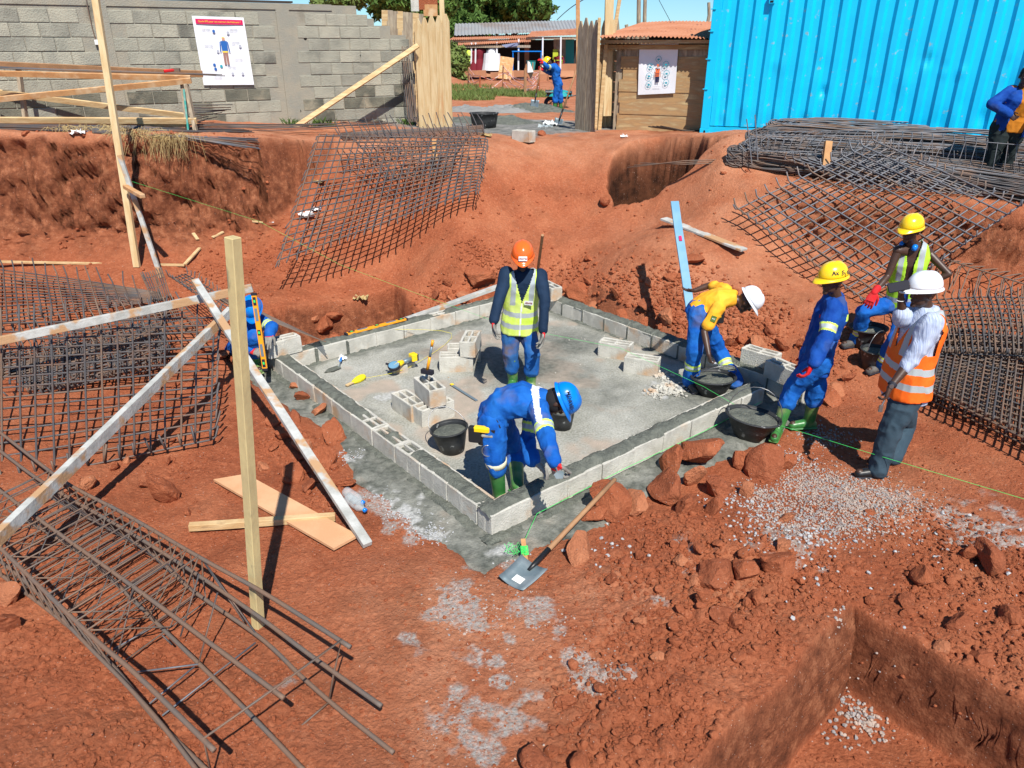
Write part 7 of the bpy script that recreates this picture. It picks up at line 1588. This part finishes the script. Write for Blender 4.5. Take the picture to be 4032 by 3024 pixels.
e, fr = person('person in lime green vest and yellow helmet with bare arms and one leg raised', J, (-.6, -.9, 0), V(.85, -.45, 0), dict(gloves='red', trousers='blue', loose=1.05, top='skin', topname='bare_shoulders', sleeve=0, wr=.0, vest='hiviz_g', vb=((.10, .19), (.34, .43)), feet='shoe', shoe='shoe', helmet='h_yellow', tbands=((.55, .72),), hem=-.1, open=True, patch=.08), .96)
for sgn in (-1, 1):
    q = MB(); q.lathe(J['N'] + fr['r'] * sgn * .07 + fr['f'] * .06, fr['r'] * sgn, [(.001, -.02), (.036, -.018), (.038, .01), (.028, .022), (.001, .024)], 16); em = q.build('ear_cup', M['h_blue'], e, smooth=True)
q = MB(); q.tube([J['N'] + fr['r'] * math.cos(t) * .085 + fr['f'] * (.05 - .12 * math.sin(t)) for t in [math.pi * k / 10 for k in range(11)]], .007, 6); q.build('band', M['ink'], em)

# ---- 6 orange vest, white helmet
J = {}; J['AL'] = onz(1898, 1012, .10); J['AR'] = onz(1928, 985, .10)
J['KL'] = reach(J['AL'], 1927, 922, .43); J['KR'] = reach(J['AR'], 1957, 918, .43, True)
J['P'] = at(1956, 832, (J['AL'].y + J['AR'].y) / 2 + .0); yp = J['P'].y; J['N'] = at(2003, 666, yp); J['W'], J['C'] = sc_torso(J['P'], J['N']); J['W'] = J['W'] + V(-.02, 0, 0); J['H'] = at(1996, 632, yp - .02)
J['SL'] = at(2012, 700, yp - .18); J['SR'] = at(1985, 682, yp + .17); J['EL'] = reach(J['SL'], 1966, 782, .30); J['WL'] = reach(J['EL'], 1922, 838, .27); J['ER'] = reach(J['SR'], 1950, 690, .26, False); J['WR'] = reach(J['ER'], 1946, 640, .23)
J['TL'] = toes(J['AL'], (-1, -.05, 0)); J['TR'] = toes(J['AR'], (-1, .05, 0)); J['hf'] = V(-1, -.12, -.12); J['hup'] = V(-.06, 0, 1); J['hL'] = (V(-.15, -.1, -1), V(-.6, .4, 0), -1, .8); J['hR'] = (V(-.1, 0, 1), V(.4, 0, .3), 1, .7)
print('p6', [(k, round((J[a] - J[b]).length, 2)) for k, a, b in (('torso', 'P', 'N'), ('thR', 'P', 'KR'), ('thL', 'P', 'KL'), ('sh', 'KL', 'AL'), ('ua', 'SL', 'EL'), ('fa', 'EL', 'WL'), ('uaR', 'SR', 'ER'), ('faR', 'ER', 'WR'))])
M['stripe'] = mat('blue_striped_shirt', (.50, .56, .68), .8, 0, .2, bump=.008, bscale=18, vary=(.36, .43, .60), scale=14, stretch=(6, 1, .3))
e, fr = person('person in orange vest and white helmet holding a phone up beside the gravel', J, (-1, 0, 0), V(0, 1, 0), dict(trousers='slate', loose=1.10, top='stripe', topname='shirt', sleeve=.62, sr=1.15, wr=.012, vest='hiviz_o', vb=((.06, .16), (.30, .40)), feet='shoe', shoe='black', helmet='h_white', collar='white', belly=1.12, hem=.45, vhem=.25, zip=False, arm=.185), 1.08)
ph = thing('phone', J['WR'], 'black mobile phone held up by the person in the orange vest', 'phone'); pc3 = J['WR'] + V(-.07, -.06, .10); q = MB(); q.box(pc3, (.155, .012, .078), rz(-.25) @ Matrix.Rotation(R(-18), 3, 'Y') @ Matrix.Rotation(R(-25), 3, 'X')); po = q.build('case', M['ink'], ph, bevel=.008)
q = MB(); q.tube([J['WR'] + V(.032 * math.cos(t), .03 * math.sin(t), -.03 + .004 * math.sin(t)) for t in [math.pi * 2 * k / 16 for k in range(17)]], .003, 5); q.build('bracelet', M['paper'], e)
dW = (J['WL'] - J['EL']).normalized(); q = MB(); q.lathe(J['WL'] - dW * .05, dW, [(.033, 0), (.035, .004), (.035, .024), (.033, .028)], 16); wa_ = q.build('watch', M['ink'], e, smooth=True); q = MB(); q.lathe(J['WL'] - dW * .036 + V(-.02, -.03, 0), V(-.5, -1, 0), [(.001, .012), (.017, .012), (.018, 0)], 12); q.build('watch_face', M['wire'], wa_)
q = MB(); q.box(J['WL'] + V(-.05, -.03, -.17), (.03, .012, .06)); q.tube([J['WL'] + V(-.03, -.02, -.10), J['WL'] + V(-.05, -.03, -.15)], .006); ky = one('key_bunch', q, 'wire', 'bunch of keys hanging from the lowered hand of the orange vest person', 'keys')
decal(e, J['C'] + V(.150, -.085, .05), (1, -.75, .15), (0, 0, 1), .08, .09, 'Ais', .05, tm='inkred')
q = MB(); q.tube([J['H'] + fr['f'] * .10 + V(0, -.05, .02), J['H'] + fr['f'] * .0 + V(0, -.085, .015)], .003, 4); q.build('glasses', M['ink'], e)

# ---- 7 squatting man with the level
J = {}; J['AL'] = at(552, 782, 7.85); J['AR'] = at(530, 792, 8.0); J['P'] = at(519, 756, 8.35); J['KL'] = reach(J['AL'], 548, 728, .40); J['KR'] = reach(J['AR'], 520, 742, .40)
yp = 8.3; J['N'] = at(543, 682, 8.1); J['W'], J['C'] = sc_torso(J['P'], J['N']); J['H'] = at(546, 667, 7.98); J['SL'] = at(562, 693, 8.12); J['SR'] = at(522, 697, 8.05)
J['EL'] = reach(J['SL'], 588, 706, .24); J['WL'] = reach(J['EL'], 582, 722, .15); J['ER'] = reach(J['SR'], 524, 742, .27); J['WR'] = reach(J['ER'], 541, 758, .22)
J['TL'] = toes(J['AL'], (.6, -1, 0)); J['TR'] = toes(J['AR'], (.3, -1, 0)); J['hf'] = V(.15, -.8, -.8); J['hup'] = V(.05, -.75, .8); J['hL'] = (V(0, -.9, -.4), V(0, 0, -1), -1, .2); J['hR'] = (V(.9, -.4, .1), V(.2, .2, -.5), 1, .9)
print('p7', [(k, round((J[a] - J[b]).length, 2)) for k, a, b in (('torso', 'P', 'N'), ('thR', 'P', 'KR'), ('thL', 'P', 'KL'), ('ua', 'SL', 'EL'), ('fa', 'EL', 'WL'), ('uaR', 'SR', 'ER'), ('faR', 'ER', 'WR'))])
person('person in blue coverall and blue helmet squatting behind the thick post with a level', J, (.2, -1, -.2), V(-1, 0, 0), dict(gloves='dip', trousers='blue', tlen=.6, loose=1.0, top='blue', sr=1.1, wr=.011, feet='boot', helmet='h_blue', sbands=((.6, .86),)), .95)

# ---- 8 gate man
J = {}; g_ = gp(1198, 240); J['AR'] = g_ + V(0, 0, .085); g_ = gp(1210, 238); J['AL'] = V(g_.x, J['AR'].y + .15, g_.z + .085)
yp = J['AR'].y + .05; J['P'] = at(1206, 182, yp); J['KR'] = at(1200, 210, yp - .05); J['KL'] = at(1210, 209, yp + .05); J['N'] = at(1192, 140, yp - .05); J['W'], J['C'] = sc_torso(J['P'], J['N']); J['C'] = J['C'] + V(.07, 0, .02)
J['H'] = at(1185, 136, yp - .1); J['SR'] = at(1193, 145, yp - .2); J['SL'] = at(1199, 143, yp + .1); J['ER'] = at(1182, 145, yp - .35); J['WR'] = at(1174, 136, yp - .42); J['EL'] = at(1190, 158, yp + .1); J['WL'] = at(1174, 150, yp - .30)
J['TL'] = toes(J['AL'], (-1, -.2, 0)); J['TR'] = toes(J['AR'], (-1, -.3, 0)); J['hf'] = V(-.6, .2, -.8); J['hup'] = V(-.75, .1, .6)
print('p8', [(k, round((J[a] - J[b]).length, 2)) for k, a, b in (('torso', 'P', 'N'), ('thR', 'P', 'KR'), ('sh', 'KR', 'AR'), ('ua', 'SR', 'ER'), ('fa', 'ER', 'WR'))])
person('person in blue coverall and yellow helmet shovelling mortar in the gateway', J, (-1, 0, -.3), V(0, -1, 0), dict(gloves='red', trousers='blue', tlen=.35, loose=1.1, top='blue', sr=1.1, wr=.012, feet='boot', helmet='h_yellow', sbands=((.6, .86),)), .98)
gg = at(1155, 228, yp - .45); shovel(gg, (.10, .02, 1), at(1172, 120, yp - .42), 'round shovel held by the person in the gateway', 'alugrey', nrm=(-.2, -1, 0), L=.3, Wd=.24)
# wheelbarrow
wb = thing('wheelbarrow', gp(1205, 238) + V(0, .5, 0), 'dark wheelbarrow with a teal load standing behind the person in the gateway', 'wheelbarrow'); yw = gp(1205, 236).y + .7
def aw(x, y, o=0): return at(x, y, yw + o)
q = MB(); T_ = [aw(1178, 199, -.3), aw(1236, 201, -.3), aw(1236, 197, .35), aw(1178, 195, .35)]; Bm = [aw(1188, 212, -.2), aw(1228, 214, -.2), aw(1228, 211, .2), aw(1188, 209, .2)]; q.add(T_ + Bm, [(0, 4, 5, 1), (1, 5, 6, 2), (2, 6, 7, 3), (3, 7, 4, 0), (4, 7, 6, 5)]); o = q.build('tray', M['black'], wb); so_ = o.modifiers.new('s', 'SOLIDIFY'); so_.thickness = .02
q = MB(); q.lathe(aw(1208, 207, 0), (0, 0, 1), [(.42, 0), (.36, .10), (.2, .16), (.001, .18)], 12); q.build('load', M['teal'], wb, smooth=True)
q = MB(); c = aw(1190, 224, 0); q.lathe(c, (.1, 1, 0), [(.10, -.05), (.20, -.05), (.22, 0), (.20, .05), (.10, .05), (.10, -.05)], 20); wh = q.build('wheel', M['ink'], wb, smooth=True)
q = MB()
for k in range(3): d_ = V(math.cos(k * 1.05), 0, math.sin(k * 1.05)) * .13; q.tube([c - d_, c + d_], .01, 4)
q.build('spokes', M['wire'], wh)
for o_ in (-.25, .25):
    q = MB(); q.tube([aw(1184, 226, o_ * .3), aw(1200, 214, o_), aw(1245, 206, o_)], .018, 6); q.build('handle', M['rebar'], wb); q = MB(); q.tube([aw(1222, 213, o_), aw(1226, 235, o_), aw(1214, 214, o_)], .014, 6); q.build('leg', M['rebar'], wb)
# ---- 9 far right man in blue jacket
J = {}; J['P'] = at(2178, 276, 11.0); J['AL'] = V(J['P'].x - .1, 11.0, 1.76); J['AR'] = V(J['P'].x + .12, 11.05, 1.76); J['KL'] = J['AL'].lerp(J['P'], .5) + V(-.08, -.03, 0); J['KR'] = J['AR'].lerp(J['P'], .5) + V(.06, -.03, 0)
J['N'] = at(2207, 190, 10.95); J['W'], J['C'] = sc_torso(J['P'], J['N']); J['C'] = J['C'] + V(0, -.05, 0); J['H'] = at(2217, 164, 10.9); J['SL'] = at(2186, 198, 11.0); J['SR'] = at(2240, 202, 10.9); J['EL'] = reach(J['SL'], 2143, 224, .32); J['WL'] = reach(J['EL'], 2178, 246, .25, True); J['ER'] = reach(J['SR'], 2250, 235, .29); J['WR'] = reach(J['ER'], 2240, 270, .26)
J['TL'] = toes(J['AL'], (-.5, -1, 0)); J['TR'] = toes(J['AR'], (.2, -1, 0)); J['hf'] = V(-.4, -1, -.4)
print('p9', [(k, round((J[a] - J[b]).length, 2)) for k, a, b in (('torso', 'P', 'N'), ('thR', 'P', 'KR'), ('sh', 'KR', 'AR'), ('ua', 'SL', 'EL'), ('fa', 'EL', 'WL'))])
e, fr = person('person in ochre shirt and open blue jacket standing at the right edge of the picture', J, (-.2, -1, 0), V(1, -.1, 0), dict(trousers='dtrous', loose=1.1, top='ochre', topname='shirt', sleeve=.1, wr=.008, feet='shoe', belly=1.1, hair=True, hem=.2), 1.15)
q = MB(); Sm = (J['SL'] + J['SR']) / 2; r9 = V(1, -.1, 0)
torso(q, [J['P'] + (J['P'] - J['W']) * .5, J['W'], J['C'], J['C'] * .3 + Sm * .7, Sm * .4 + J['N'] * .6], r9, [.225, .21, .215, .20, .12], [.165, .155, .16, .14, .10])
for S_, E_, W_ in ((J['SL'], J['EL'], J['WL']), (J['SR'], J['ER'], J['WR'])): limb(q, [S_, S_.lerp(E_, .5), E_], [.085, .08, .068]); limb(q, [E_, W_], [.066, .055])
Pn = np.array(J['P']); fuse(q, 'open_jacket', ['dblue', 'white'], e, .009, 2, wr=.012, ws=.09, cut=lambda c: (np.abs((c - Pn)[:, 0] - .0 - (c[:, 2] - Pn[2]) * .17) < .13) & (c[:, 1] < Pn[1] - .04), thick=.005)
# ---- 10 seated far person
sp0 = at(1207, 145, YB - .3); e = thing('person', sp0 - V(0, 0, .45), 'person in a dark red shirt sitting on the lime chair at the far shop', 'person')
q = MB(); torso(q, [sp0, sp0 + V(0, 0, .3), sp0 + V(0, 0, .55)], V(1, 0, 0), [.17, .16, .2], [.13, .12, .12]); limb(q, [sp0 + V(0, 0, .6), sp0 + V(0, 0, .75)], [.06, .06]); ball(q, sp0 + V(0, 0, .85), (.09, .11, .13))
for s_ in (-1, 1): limb(q, [sp0 + V(.1 * s_, 0, .02), sp0 + V(.13 * s_, -.42, .03), sp0 + V(.13 * s_, -.45, -.4)], [.09, .07, .05]); limb(q, [sp0 + V(.22 * s_, 0, .52), sp0 + V(.28 * s_, -.1, .25), sp0 + V(.15 * s_, -.35, .12)], [.06, .05, .04])
fuse(q, 'body', ['skin', 'maroon', 'dtrous'], e, .02, 2, paint=[lambda c, m: m.__setitem__((c[:, 2] < sp0.z + .6), 1), lambda c, m: m.__setitem__((c[:, 2] < sp0.z + .12) & (c[:, 1] < sp0.y - .05), 2)])
# ================================================================ rocks, clods, gravel
import bmesh
def ico(sub):
    bm = bmesh.new(); bmesh.ops.create_icosphere(bm, subdivisions=sub, radius=1); v = np.array([x.co[:] for x in bm.verts]); f = np.array([[y.index for y in x.verts] for x in bm.faces]); bm.free(); return v, f
I1, I2, I4 = ico(1), ico(2), ico(4)
def rockv(base, rn, cuts=9, rough=.10, keep=.72):
    v = base[0].copy(); 
    for _ in range(cuts):
        n = rn.normal(size=3); n /= np.linalg.norm(n); d = rn.uniform(keep - .22, keep + .14); s = v @ n; o = s > d; v[o] -= n * (s[o] - d)[:, None]
    v *= (1 + rough * noise3(v * 1 + rn.uniform(0, 50), .55, 3) + rough * .5 * noise3(v + 9 + rn.uniform(0, 50), .22, 4))[:, None]; return v * rn.uniform(.75, 1.15, 3)
def rotm(rn):
    a, b, c = rn.uniform(0, 6.28, 3); return np.array(Matrix.Rotation(a, 3, 'Z') @ Matrix.Rotation(b * .15, 3, 'X') @ Matrix.Rotation(c * .15, 3, 'Y'))
RN = np.random.RandomState(11)
bould = [ # px, py, half width px, height factor, flavour
 (1508,984,50,.85),(1448,1012,38,.7),(1372,1092,34,.8),(1441,1062,42,.95),(1318,1098,58,.75),(1292,1112,36,.7),(1246,1188,44,.9),(1658,1012,40,1.1),(1700,1003,26,.7),(1594,1000,24,.9),(1497,1040,30,.6),(1545,1060,36,.6),(1480,1098,36,.5),(1540,1102,30,.5),
 (1610,1062,26,.6),(1546,1236,46,.9),(1606,1232,34,.8),(1672,1218,42,.85),(1690,1180,22,.6),(2140,1212,40,.7),(1988,1248,30,1.0),(2094,1200,24,.6),(1700,1120,20,.5),(1560,1330,30,.9),(1590,1345,22,.9),(1520,1290,22,.7),(1420,1420,20,.6),(1155,1648,40,.8),(1250,1655,30,.7),(1225,1515,20,.7),
 (1380,1345,18,.6),(1350,1215,16,.6),(1320,1250,18,.6),(1630,1290,20,.7),(1470,1210,18,.5),(2070,1350,24,.6),(2180,1330,24,.6),(2120,1420,24,.6),(2030,1400,16,.6),(1955,1300,16,.6),
 (592,908,20,1.0),(612,938,22,.9),(655,968,26,.7),(640,905,20,.7),(628,1020,38,.55),(590,968,18,.5),(570,1010,16,.6),(668,1052,24,.5),(700,1000,34,.5),(722,940,38,.45),(690,900,26,.5),(655,870,18,.6),(750,1045,26,.4),(352,1070,44,.55),(192,1046,26,.6),(310,1050,14,.5),(365,1000,12,.5),(405,1110,14,.4),(18,1290,36,.5),(14,1348,32,.6),(370,955,12,.5),(345,1075,20,.3),
 (640,845,18,.7),(720,1085,14,.5),(560,880,14,.7),(250,1010,18,.5),(275,995,12,.5),(445,790,24,.6),(475,830,20,.6),(430,760,20,.6),(480,770,16,.6),(455,735,14,.5),
 (968,608,16,1.0),(1037,600,34,.85),(1000,642,22,.7),(1020,660,16,.7),(1052,655,18,.8),(1083,640,16,.7),(975,655,18,.6),(940,640,18,.6),(1248,640,34,.7),(1222,628,20,.6),(1283,668,20,.6),(1300,700,24,.5),(1345,690,24,.5),(1400,705,22,.6),(1440,690,26,.6),(1395,660,20,.5),(1330,640,20,.5),(1270,610,18,.5),(1215,660,20,.5),(1365,730,18,.5),(1500,560,30,.35),(1470,740,20,.5),
 (1640,745,26,.6),(1690,750,24,.6),(1600,735,20,.6),(1740,745,22,.6),(1770,775,18,.6),(1660,715,20,.5),(1580,745,18,.6),(1790,858,30,.7),(1808,846,18,.7),(1830,820,18,.5),
 (704,700,24,1.0),(727,682,22,.6),(680,690,12,.7),(1306,437,20,.7),(1270,560,14,.6),(1450,600,18,.5),(1400,615,16,.6),(1170,290,10,.6),(55,290,11,.6),(180,292,9,.6),(290,288,12,.6),(370,290,8,.7),(620,1040,14,.5)]
used_cell = {}
def where_lbl(px, py, k):
    xs_ = 'far left' if px < 400 else 'left' if px < 850 else 'middle' if px < 1350 else 'right' if px < 1800 else 'far right'
    return xs_
AN = [((1508,984),'biggest boulder of the row facing the front right wall'),((1441,1062),'round boulder with a pale scar in the row by the front wall'),((1318,1098),'broad slab of red rock under the shovel handle tip'),((1246,1188),'rounded boulder beside the shovel handle'),((1658,1012),'tall upright block of red rock left of the gravel'),((1546,1236),'orange topped boulder between gravel and pit'),((1672,1218),'rounded dark boulder above the pit corner'),((2140,1212),'flat orange boulder at the far right edge path'),((352,1070),'flat wedge rock lying left of the orange plank'),((1037,600),'large pale rock behind the slab left of the orange helmet'),((1248,640),'overhanging rock behind the far wall corner'),((1155,1648),'cement crusted boulder at the bottom edge of the picture')]
refs = [((1130,1240),'the square shovel'),((620,1160),'the orange plank'),((1616,930),'the largest mortar bucket'),((1838,1310),'the pit corner'),((1900,1030),'the black shoes of the orange vest person'),((1130,530),'the orange helmet'),((600,740),'the left wall corner'),((1186,625),'the farthest wall corner'),((1640,765),'the block pair on the right wall'),((1480,540),'the pale blue straightedge'),((300,570),'the tall prop foot'),((700,560),'the draped centre mesh'),((100,1180),'the foreground cage'),((300,850),'the big left mesh'),((1400,380),'the dark upper pit'),((1850,1480),'the gravel in the pit'),((1700,1080),'the gravel patch'),((2100,1150),'the dusty grey patch at right'),((1060,1130),'the near wall corner'),((760,1000),'the left footing edge'),((1545,1236),'the orange topped boulder'),((1120,300),'the lone grey block')]
sizes = ['tiny', 'small', 'medium', 'large', 'very large']
seenl = {}
for k, (px, py, hw2, hf) in enumerate(bould):
    g = gp(px, py + hw2 * .35 * hf); sa_, sb_ = tosl(g.x, g.y); g.z = max(g.z, -.0) if (-.7 < sa_ < LA + .7 and -.7 < sb_ < LB + .7) else g.z; dist = (g - V(0, 0, CAMZ)).length; r = hw2 * K / FPX * dist * (1.02 if 960 < py < 1260 and 1200 < px < 1720 else .98)
    v = rockv(I4 if hw2 > 13 else I2, RN, 13, .20); v *= (1 + .035 * noise3(v + hw2, .09, 8))[:, None]; v[:, 2] *= hf; v = v @ rotm(RN).T * r; lo = v[:, 2].min()
    best = next((t for (a, t) in AN if a == (px, py)), None)
    if not best:
        rx, ry, rt = min(((a, b, t) for (a, b), t in refs), key=lambda q_: (q_[0] - px) ** 2 + (q_[1] - py) ** 2); dx, dy = px - rx, py - ry
        dirn = ('right of' if dx > 0 else 'left of') if abs(dx) > abs(dy) * 1.2 else ('in front of' if dy > 0 else 'behind'); dd_ = math.hypot(dx, dy); nearw = 'touching' if dd_ < 25 else 'close' if dd_ < 70 else 'some way' if dd_ < 130 else 'well away'
        shp = 'flat' if hf < .56 else 'blocky' if hf < .8 else 'rounded'; sz = sizes[min(4, int(hw2 / 10))]
        best = f'{sz} {shp} red rock {nearw + " " if nearw != "touching" else "just "}{dirn} {rt}'
        c0 = seenl.get(best, 0); seenl[best] = c0 + 1
        if c0: best = best.replace(' red rock', [' cracked red rock', ' crumbly red rock', ' orange red rock', ' dull red rock'][min(3, c0 - 1)])
    m = D.meshes.new('rock'); m.from_pydata(v.tolist(), [], (I4 if hw2 > 13 else I2)[1].tolist()); m.materials.append(M[('clod', 'clod', 'clodo', 'clodd')[k % 4]]); m.polygons.foreach_set('use_smooth', [False] * len(m.polygons)); m.update()
    o = D.objects.new('rock', m); col.objects.link(o); o.location = V(g.x, g.y, g.z - lo * .5 - r * .12 * 0); tag(o, best, 'rock', 'red boulders and rocks around the excavation')
def scatter(name, n, area, rad, m_, label, seed, hfac=.7, sink=.25, base=I1, cuts=5, zf=None, rough=.12):
    rn = np.random.RandomState(seed); V_ = []; F_ = []; off = 0; tmpl = [rockv(base, rn, cuts + 3, rough) for _ in range(24)]; nb = len(base[0])
    pts = area(rn, n)
    for (x, y) in pts:
        v = tmpl[rn.randint(24)] @ rotm(rn).T; r = rad[0] + (rad[1] - rad[0]) * rn.rand() ** 2.2; v = v * r; v[:, 2] *= hfac; z = (gz(x, y) if zf is None else zf(x, y)); v = v + np.array([x, y, z - v[:, 2].min() * (1 - sink) - r * sink])
        V_.append(v); F_.append(base[1] + off); off += nb
    V_ = np.concatenate(V_); F_ = np.concatenate(F_); m = D.meshes.new(name); m.from_pydata(V_.tolist(), [], F_.tolist()); m.materials.append(M[m_]); m.update()
    o = D.objects.new(name, m); col.objects.link(o); return tag(o, label, name.replace('_', ' '), kind='stuff')
def area_mask(x0, x1, y0, y1, thr=.15, pw=1.2):
    def f(rn, n):
        out = []
        while len(out) < n:
            x = rn.uniform(x0, x1, 4000); y = y0 + (y1 - y0) * rn.rand(4000) ** 1.0; m = rubmask(x, y); sa, sb = tosl(x, y); ins = (sa > -.35) & (sa < LA + .35) & (sb > -.35) & (sb < LB + .35); uu = (x - PC.x) * pdl.x + (y - PC.y) * pdl.y; vv = (x - PC.x) * pdr.x + (y - PC.y) * pdr.y; ins |= (np.minimum(uu, vv) > -.01) & ((np.minimum(uu, vv) < .22) | (rn.rand(4000) > .12)); ok = (rn.rand(4000) < np.clip(m - thr, .03, 1) ** pw) & ~ins & (np.abs(x) < .8 * y + .6)
            out += list(zip(x[ok], y[ok]))
        return out[:n]
    return f
def area_blobs(bl, z=.05):
    q = [(*onz(a, b, z).xy, r, w_) for a, b, r, w_ in bl]; ws_ = np.array([x[3] for x in q], float); ws_ /= ws_.sum()
    def f(rn, n):
        out = []
        for k in rn.choice(len(q), n, p=ws_): a = rn.normal(size=2) * q[k][2] * .55; out.append((q[k][0] + a[0], q[k][1] + a[1]))
        return out
    return f
scatter('earth_clods', 11000, area_mask(-4, 5, 2.0, 8, .1), (.005, .026), 'clod', 'loose red clods strewn over the foreground and around the pit', 1, .75)
scatter('earth_clods', 6500, area_mask(-7, 7, 7, 12.6, .06, 1.3), (.006, .045), 'clod', 'loose red clods strewn over the slopes behind the slab', 2, .75, rough=.15)
scatter('earth_clods', 260, area_blobs([(1500,1180,.5,1),(1620,1270,.45,1),(1380,1250,.3,.6),(1450,1350,.3,.7),(2080,1300,.5,1),(1330,1560,.4,1),(1500,1420,.3,.6),(680,1010,.3,.8),(1640,730,.6,.7),(1360,680,.7,.8)]), (.02, .055), 'clod', 'coarser red lumps lying in heaps around pit and boulders', 3, .8, base=I2, cuts=8)
scatter('earth_clods', 9000, lambda rn, n: [(rn.uniform(-1, 1) * (.75 * y + .8), y) for y in rn.uniform(1.9, 9, n * 2) if True][:n] if 0 else [(x, y) for x, y in ((rn.uniform(-1, 1) * (.75 * yy + .8), yy) for yy in rn.uniform(1.9, 9, n * 3)) if not (-.42 < tosl(x, y)[0] < LA + .42 and -.42 < tosl(x, y)[1] < LB + .42)][:n], (.003, .019), 'clod', 'fine red crumbs scattered over the ground', 4, .7)
def gravm(): return mat('pink_grey_gravel', (.33, .27, .23), .85, vary=(.44, .34, .28), scale=18, vary2=(.27, .26, .26), s2=25, thr2=(.5, .6))
M['gravel'] = gravm(); M['wgravel'] = mat('pale_gravel', (.46, .46, .45), .85, vary=(.34, .35, .37), scale=20)
scatter('gravel', 6500, area_blobs([(1760,1040,.36,3),(1840,1060,.36,3),(1700,1120,.32,2.2),(1880,1110,.33,2),(1640,1060,.22,1),(1960,1090,.25,.7),(1800,1140,.28,1.5),(1780,930,.25,.8),(1700,985,.2,.7)]), (.006, .0145), 'gravel', 'patch of pinkish grey gravel beside the orange vest person', 5, .8, .15, cuts=6, rough=.06)
scatter('gravel', 330, area_blobs([(1590,1080,.25,1),(1660,1160,.35,1),(1750,1180,.2,1),(2060,1180,.6,1),(1720,1250,.4,.5),(2100,1350,.5,.4),(1300,1180,.3,.4)]), (.010, .022), 'wgravel', 'single white stones strewn over the red rubble', 6, .8, .15, cuts=6, rough=.06)
scatter('gravel', 230, area_blobs([(1800,1470,.10,1),(1850,1510,.14,1.3),(1890,1545,.10,1),(1830,1560,.12,.5)], -.4), (.011, .022), 'gravel', 'small heap of pale stones on the pit floor', 7, .8, .1, cuts=6, rough=.06)
scatter('rubble', 420, area_blobs([(1440,838,.13,2),(1415,850,.12,1),(1430,815,.10,1),(1460,850,.1,.7)], 0), (.006, .035), 'block', 'pile of white broken block crumbs on the slab', 8, .7, .1, zf=lambda x, y: .004, cuts=7)
scatter('rubble', 160, lambda rn, n: [tuple(wp(rn.uniform(.25, LA - .3), rn.uniform(.25, LB - .3)).xy) for _ in range(n)], (.003, .014), 'block', 'small chips scattered over the slab surface', 9, .7, .1, zf=lambda x, y: .002)
scatter('gravel', 900, area_blobs([(880,1110,.16,2),(930,1150,.14,1.6),(840,1070,.14,1.4),(760,990,.16,.8),(1100,1195,.12,.6),(1700,985,.2,.5)], 0), (.006, .013), 'wgravel', 'white stone chips spilled along the left footing', 10, .7, .15, zf=lambda x, y: max(gz(x, y), -.005), cuts=6)
scatter('cement_crumbs', 800, area_blobs([(1000,1290,.22,2),(1060,1350,.22,1.5),(980,1350,.15,1),(1170,1350,.22,1.2),(1100,1200,.15,1),(1300,1480,.16,1.6),(1240,1430,.14,1),(1080,1450,.2,.7),(1000,1580,.3,.6),(1040,1640,.25,.5),(1130,1270,.15,.6)]), (.003, .012), 'gravel', 'pale dried cement crumbs on the red ground before the wall corner', 12, .6, .3)
q = [gp(*p) for p in ((1070, 1492),)]
# sand and mix heaps in the gateway
def heap(name, cen, rx, ry, h, m_, label, seed):
    n = 60; a = np.linspace(-1, 1, n); X, Y_ = np.meshgrid(a, a); rr_ = X ** 2 + Y_ ** 2; x = cen[0] + X * rx; y = cen[1] + Y_ * ry
    z0 = np.array([[gz(x[i, j], y[i, j]) for j in range(n)] for i in range(n)]); z = z0 - .06 + h * np.clip(1 - rr_, 0, 1) ** .8 * (.7 + .6 * fbm(x, y, .7, 4, seed) + .25 * fbm(x, y, .15, 3, seed + 1)) + .0
    ids = np.arange(n * n).reshape(n, n); f = np.stack([ids[:-1, :-1], ids[:-1, 1:], ids[1:, 1:], ids[1:, :-1]], -1).reshape(-1, 4); f = f[(rr_[:-1, :-1].ravel() < 1.05)]
    m = D.meshes.new(name); m.from_pydata(np.stack([x, y, z], -1).reshape(-1, 3).tolist(), [], f.tolist()); m.materials.append(M[m_]); m.polygons.foreach_set('use_smooth', [True] * len(m.polygons)); m.update(); o = D.objects.new(name, m); col.objects.link(o); return tag(o, label, 'heap', kind='stuff')
heap('sand_heap', gp(1050, 240).xy, 1.6, 1.3, .30, 'sand_m', 'heap of dry grey sand in the gateway', 3); heap('mortar_heap', gp(1160, 240).xy, 1.3, .9, .28, 'mortar', 'darker heap of wet mortar beside the shovelling person', 5); heap('mortar_heap', gp(1065, 262).xy, 1.5, .8, .2, 'mortar', 'wet mortar spread in front of the sand heap', 6)
heap('sand_heap', gp(1190, 262).xy, 1.0, .6, .10, 'sand_m', 'thin pale cement spill near the gate shovel', 8)
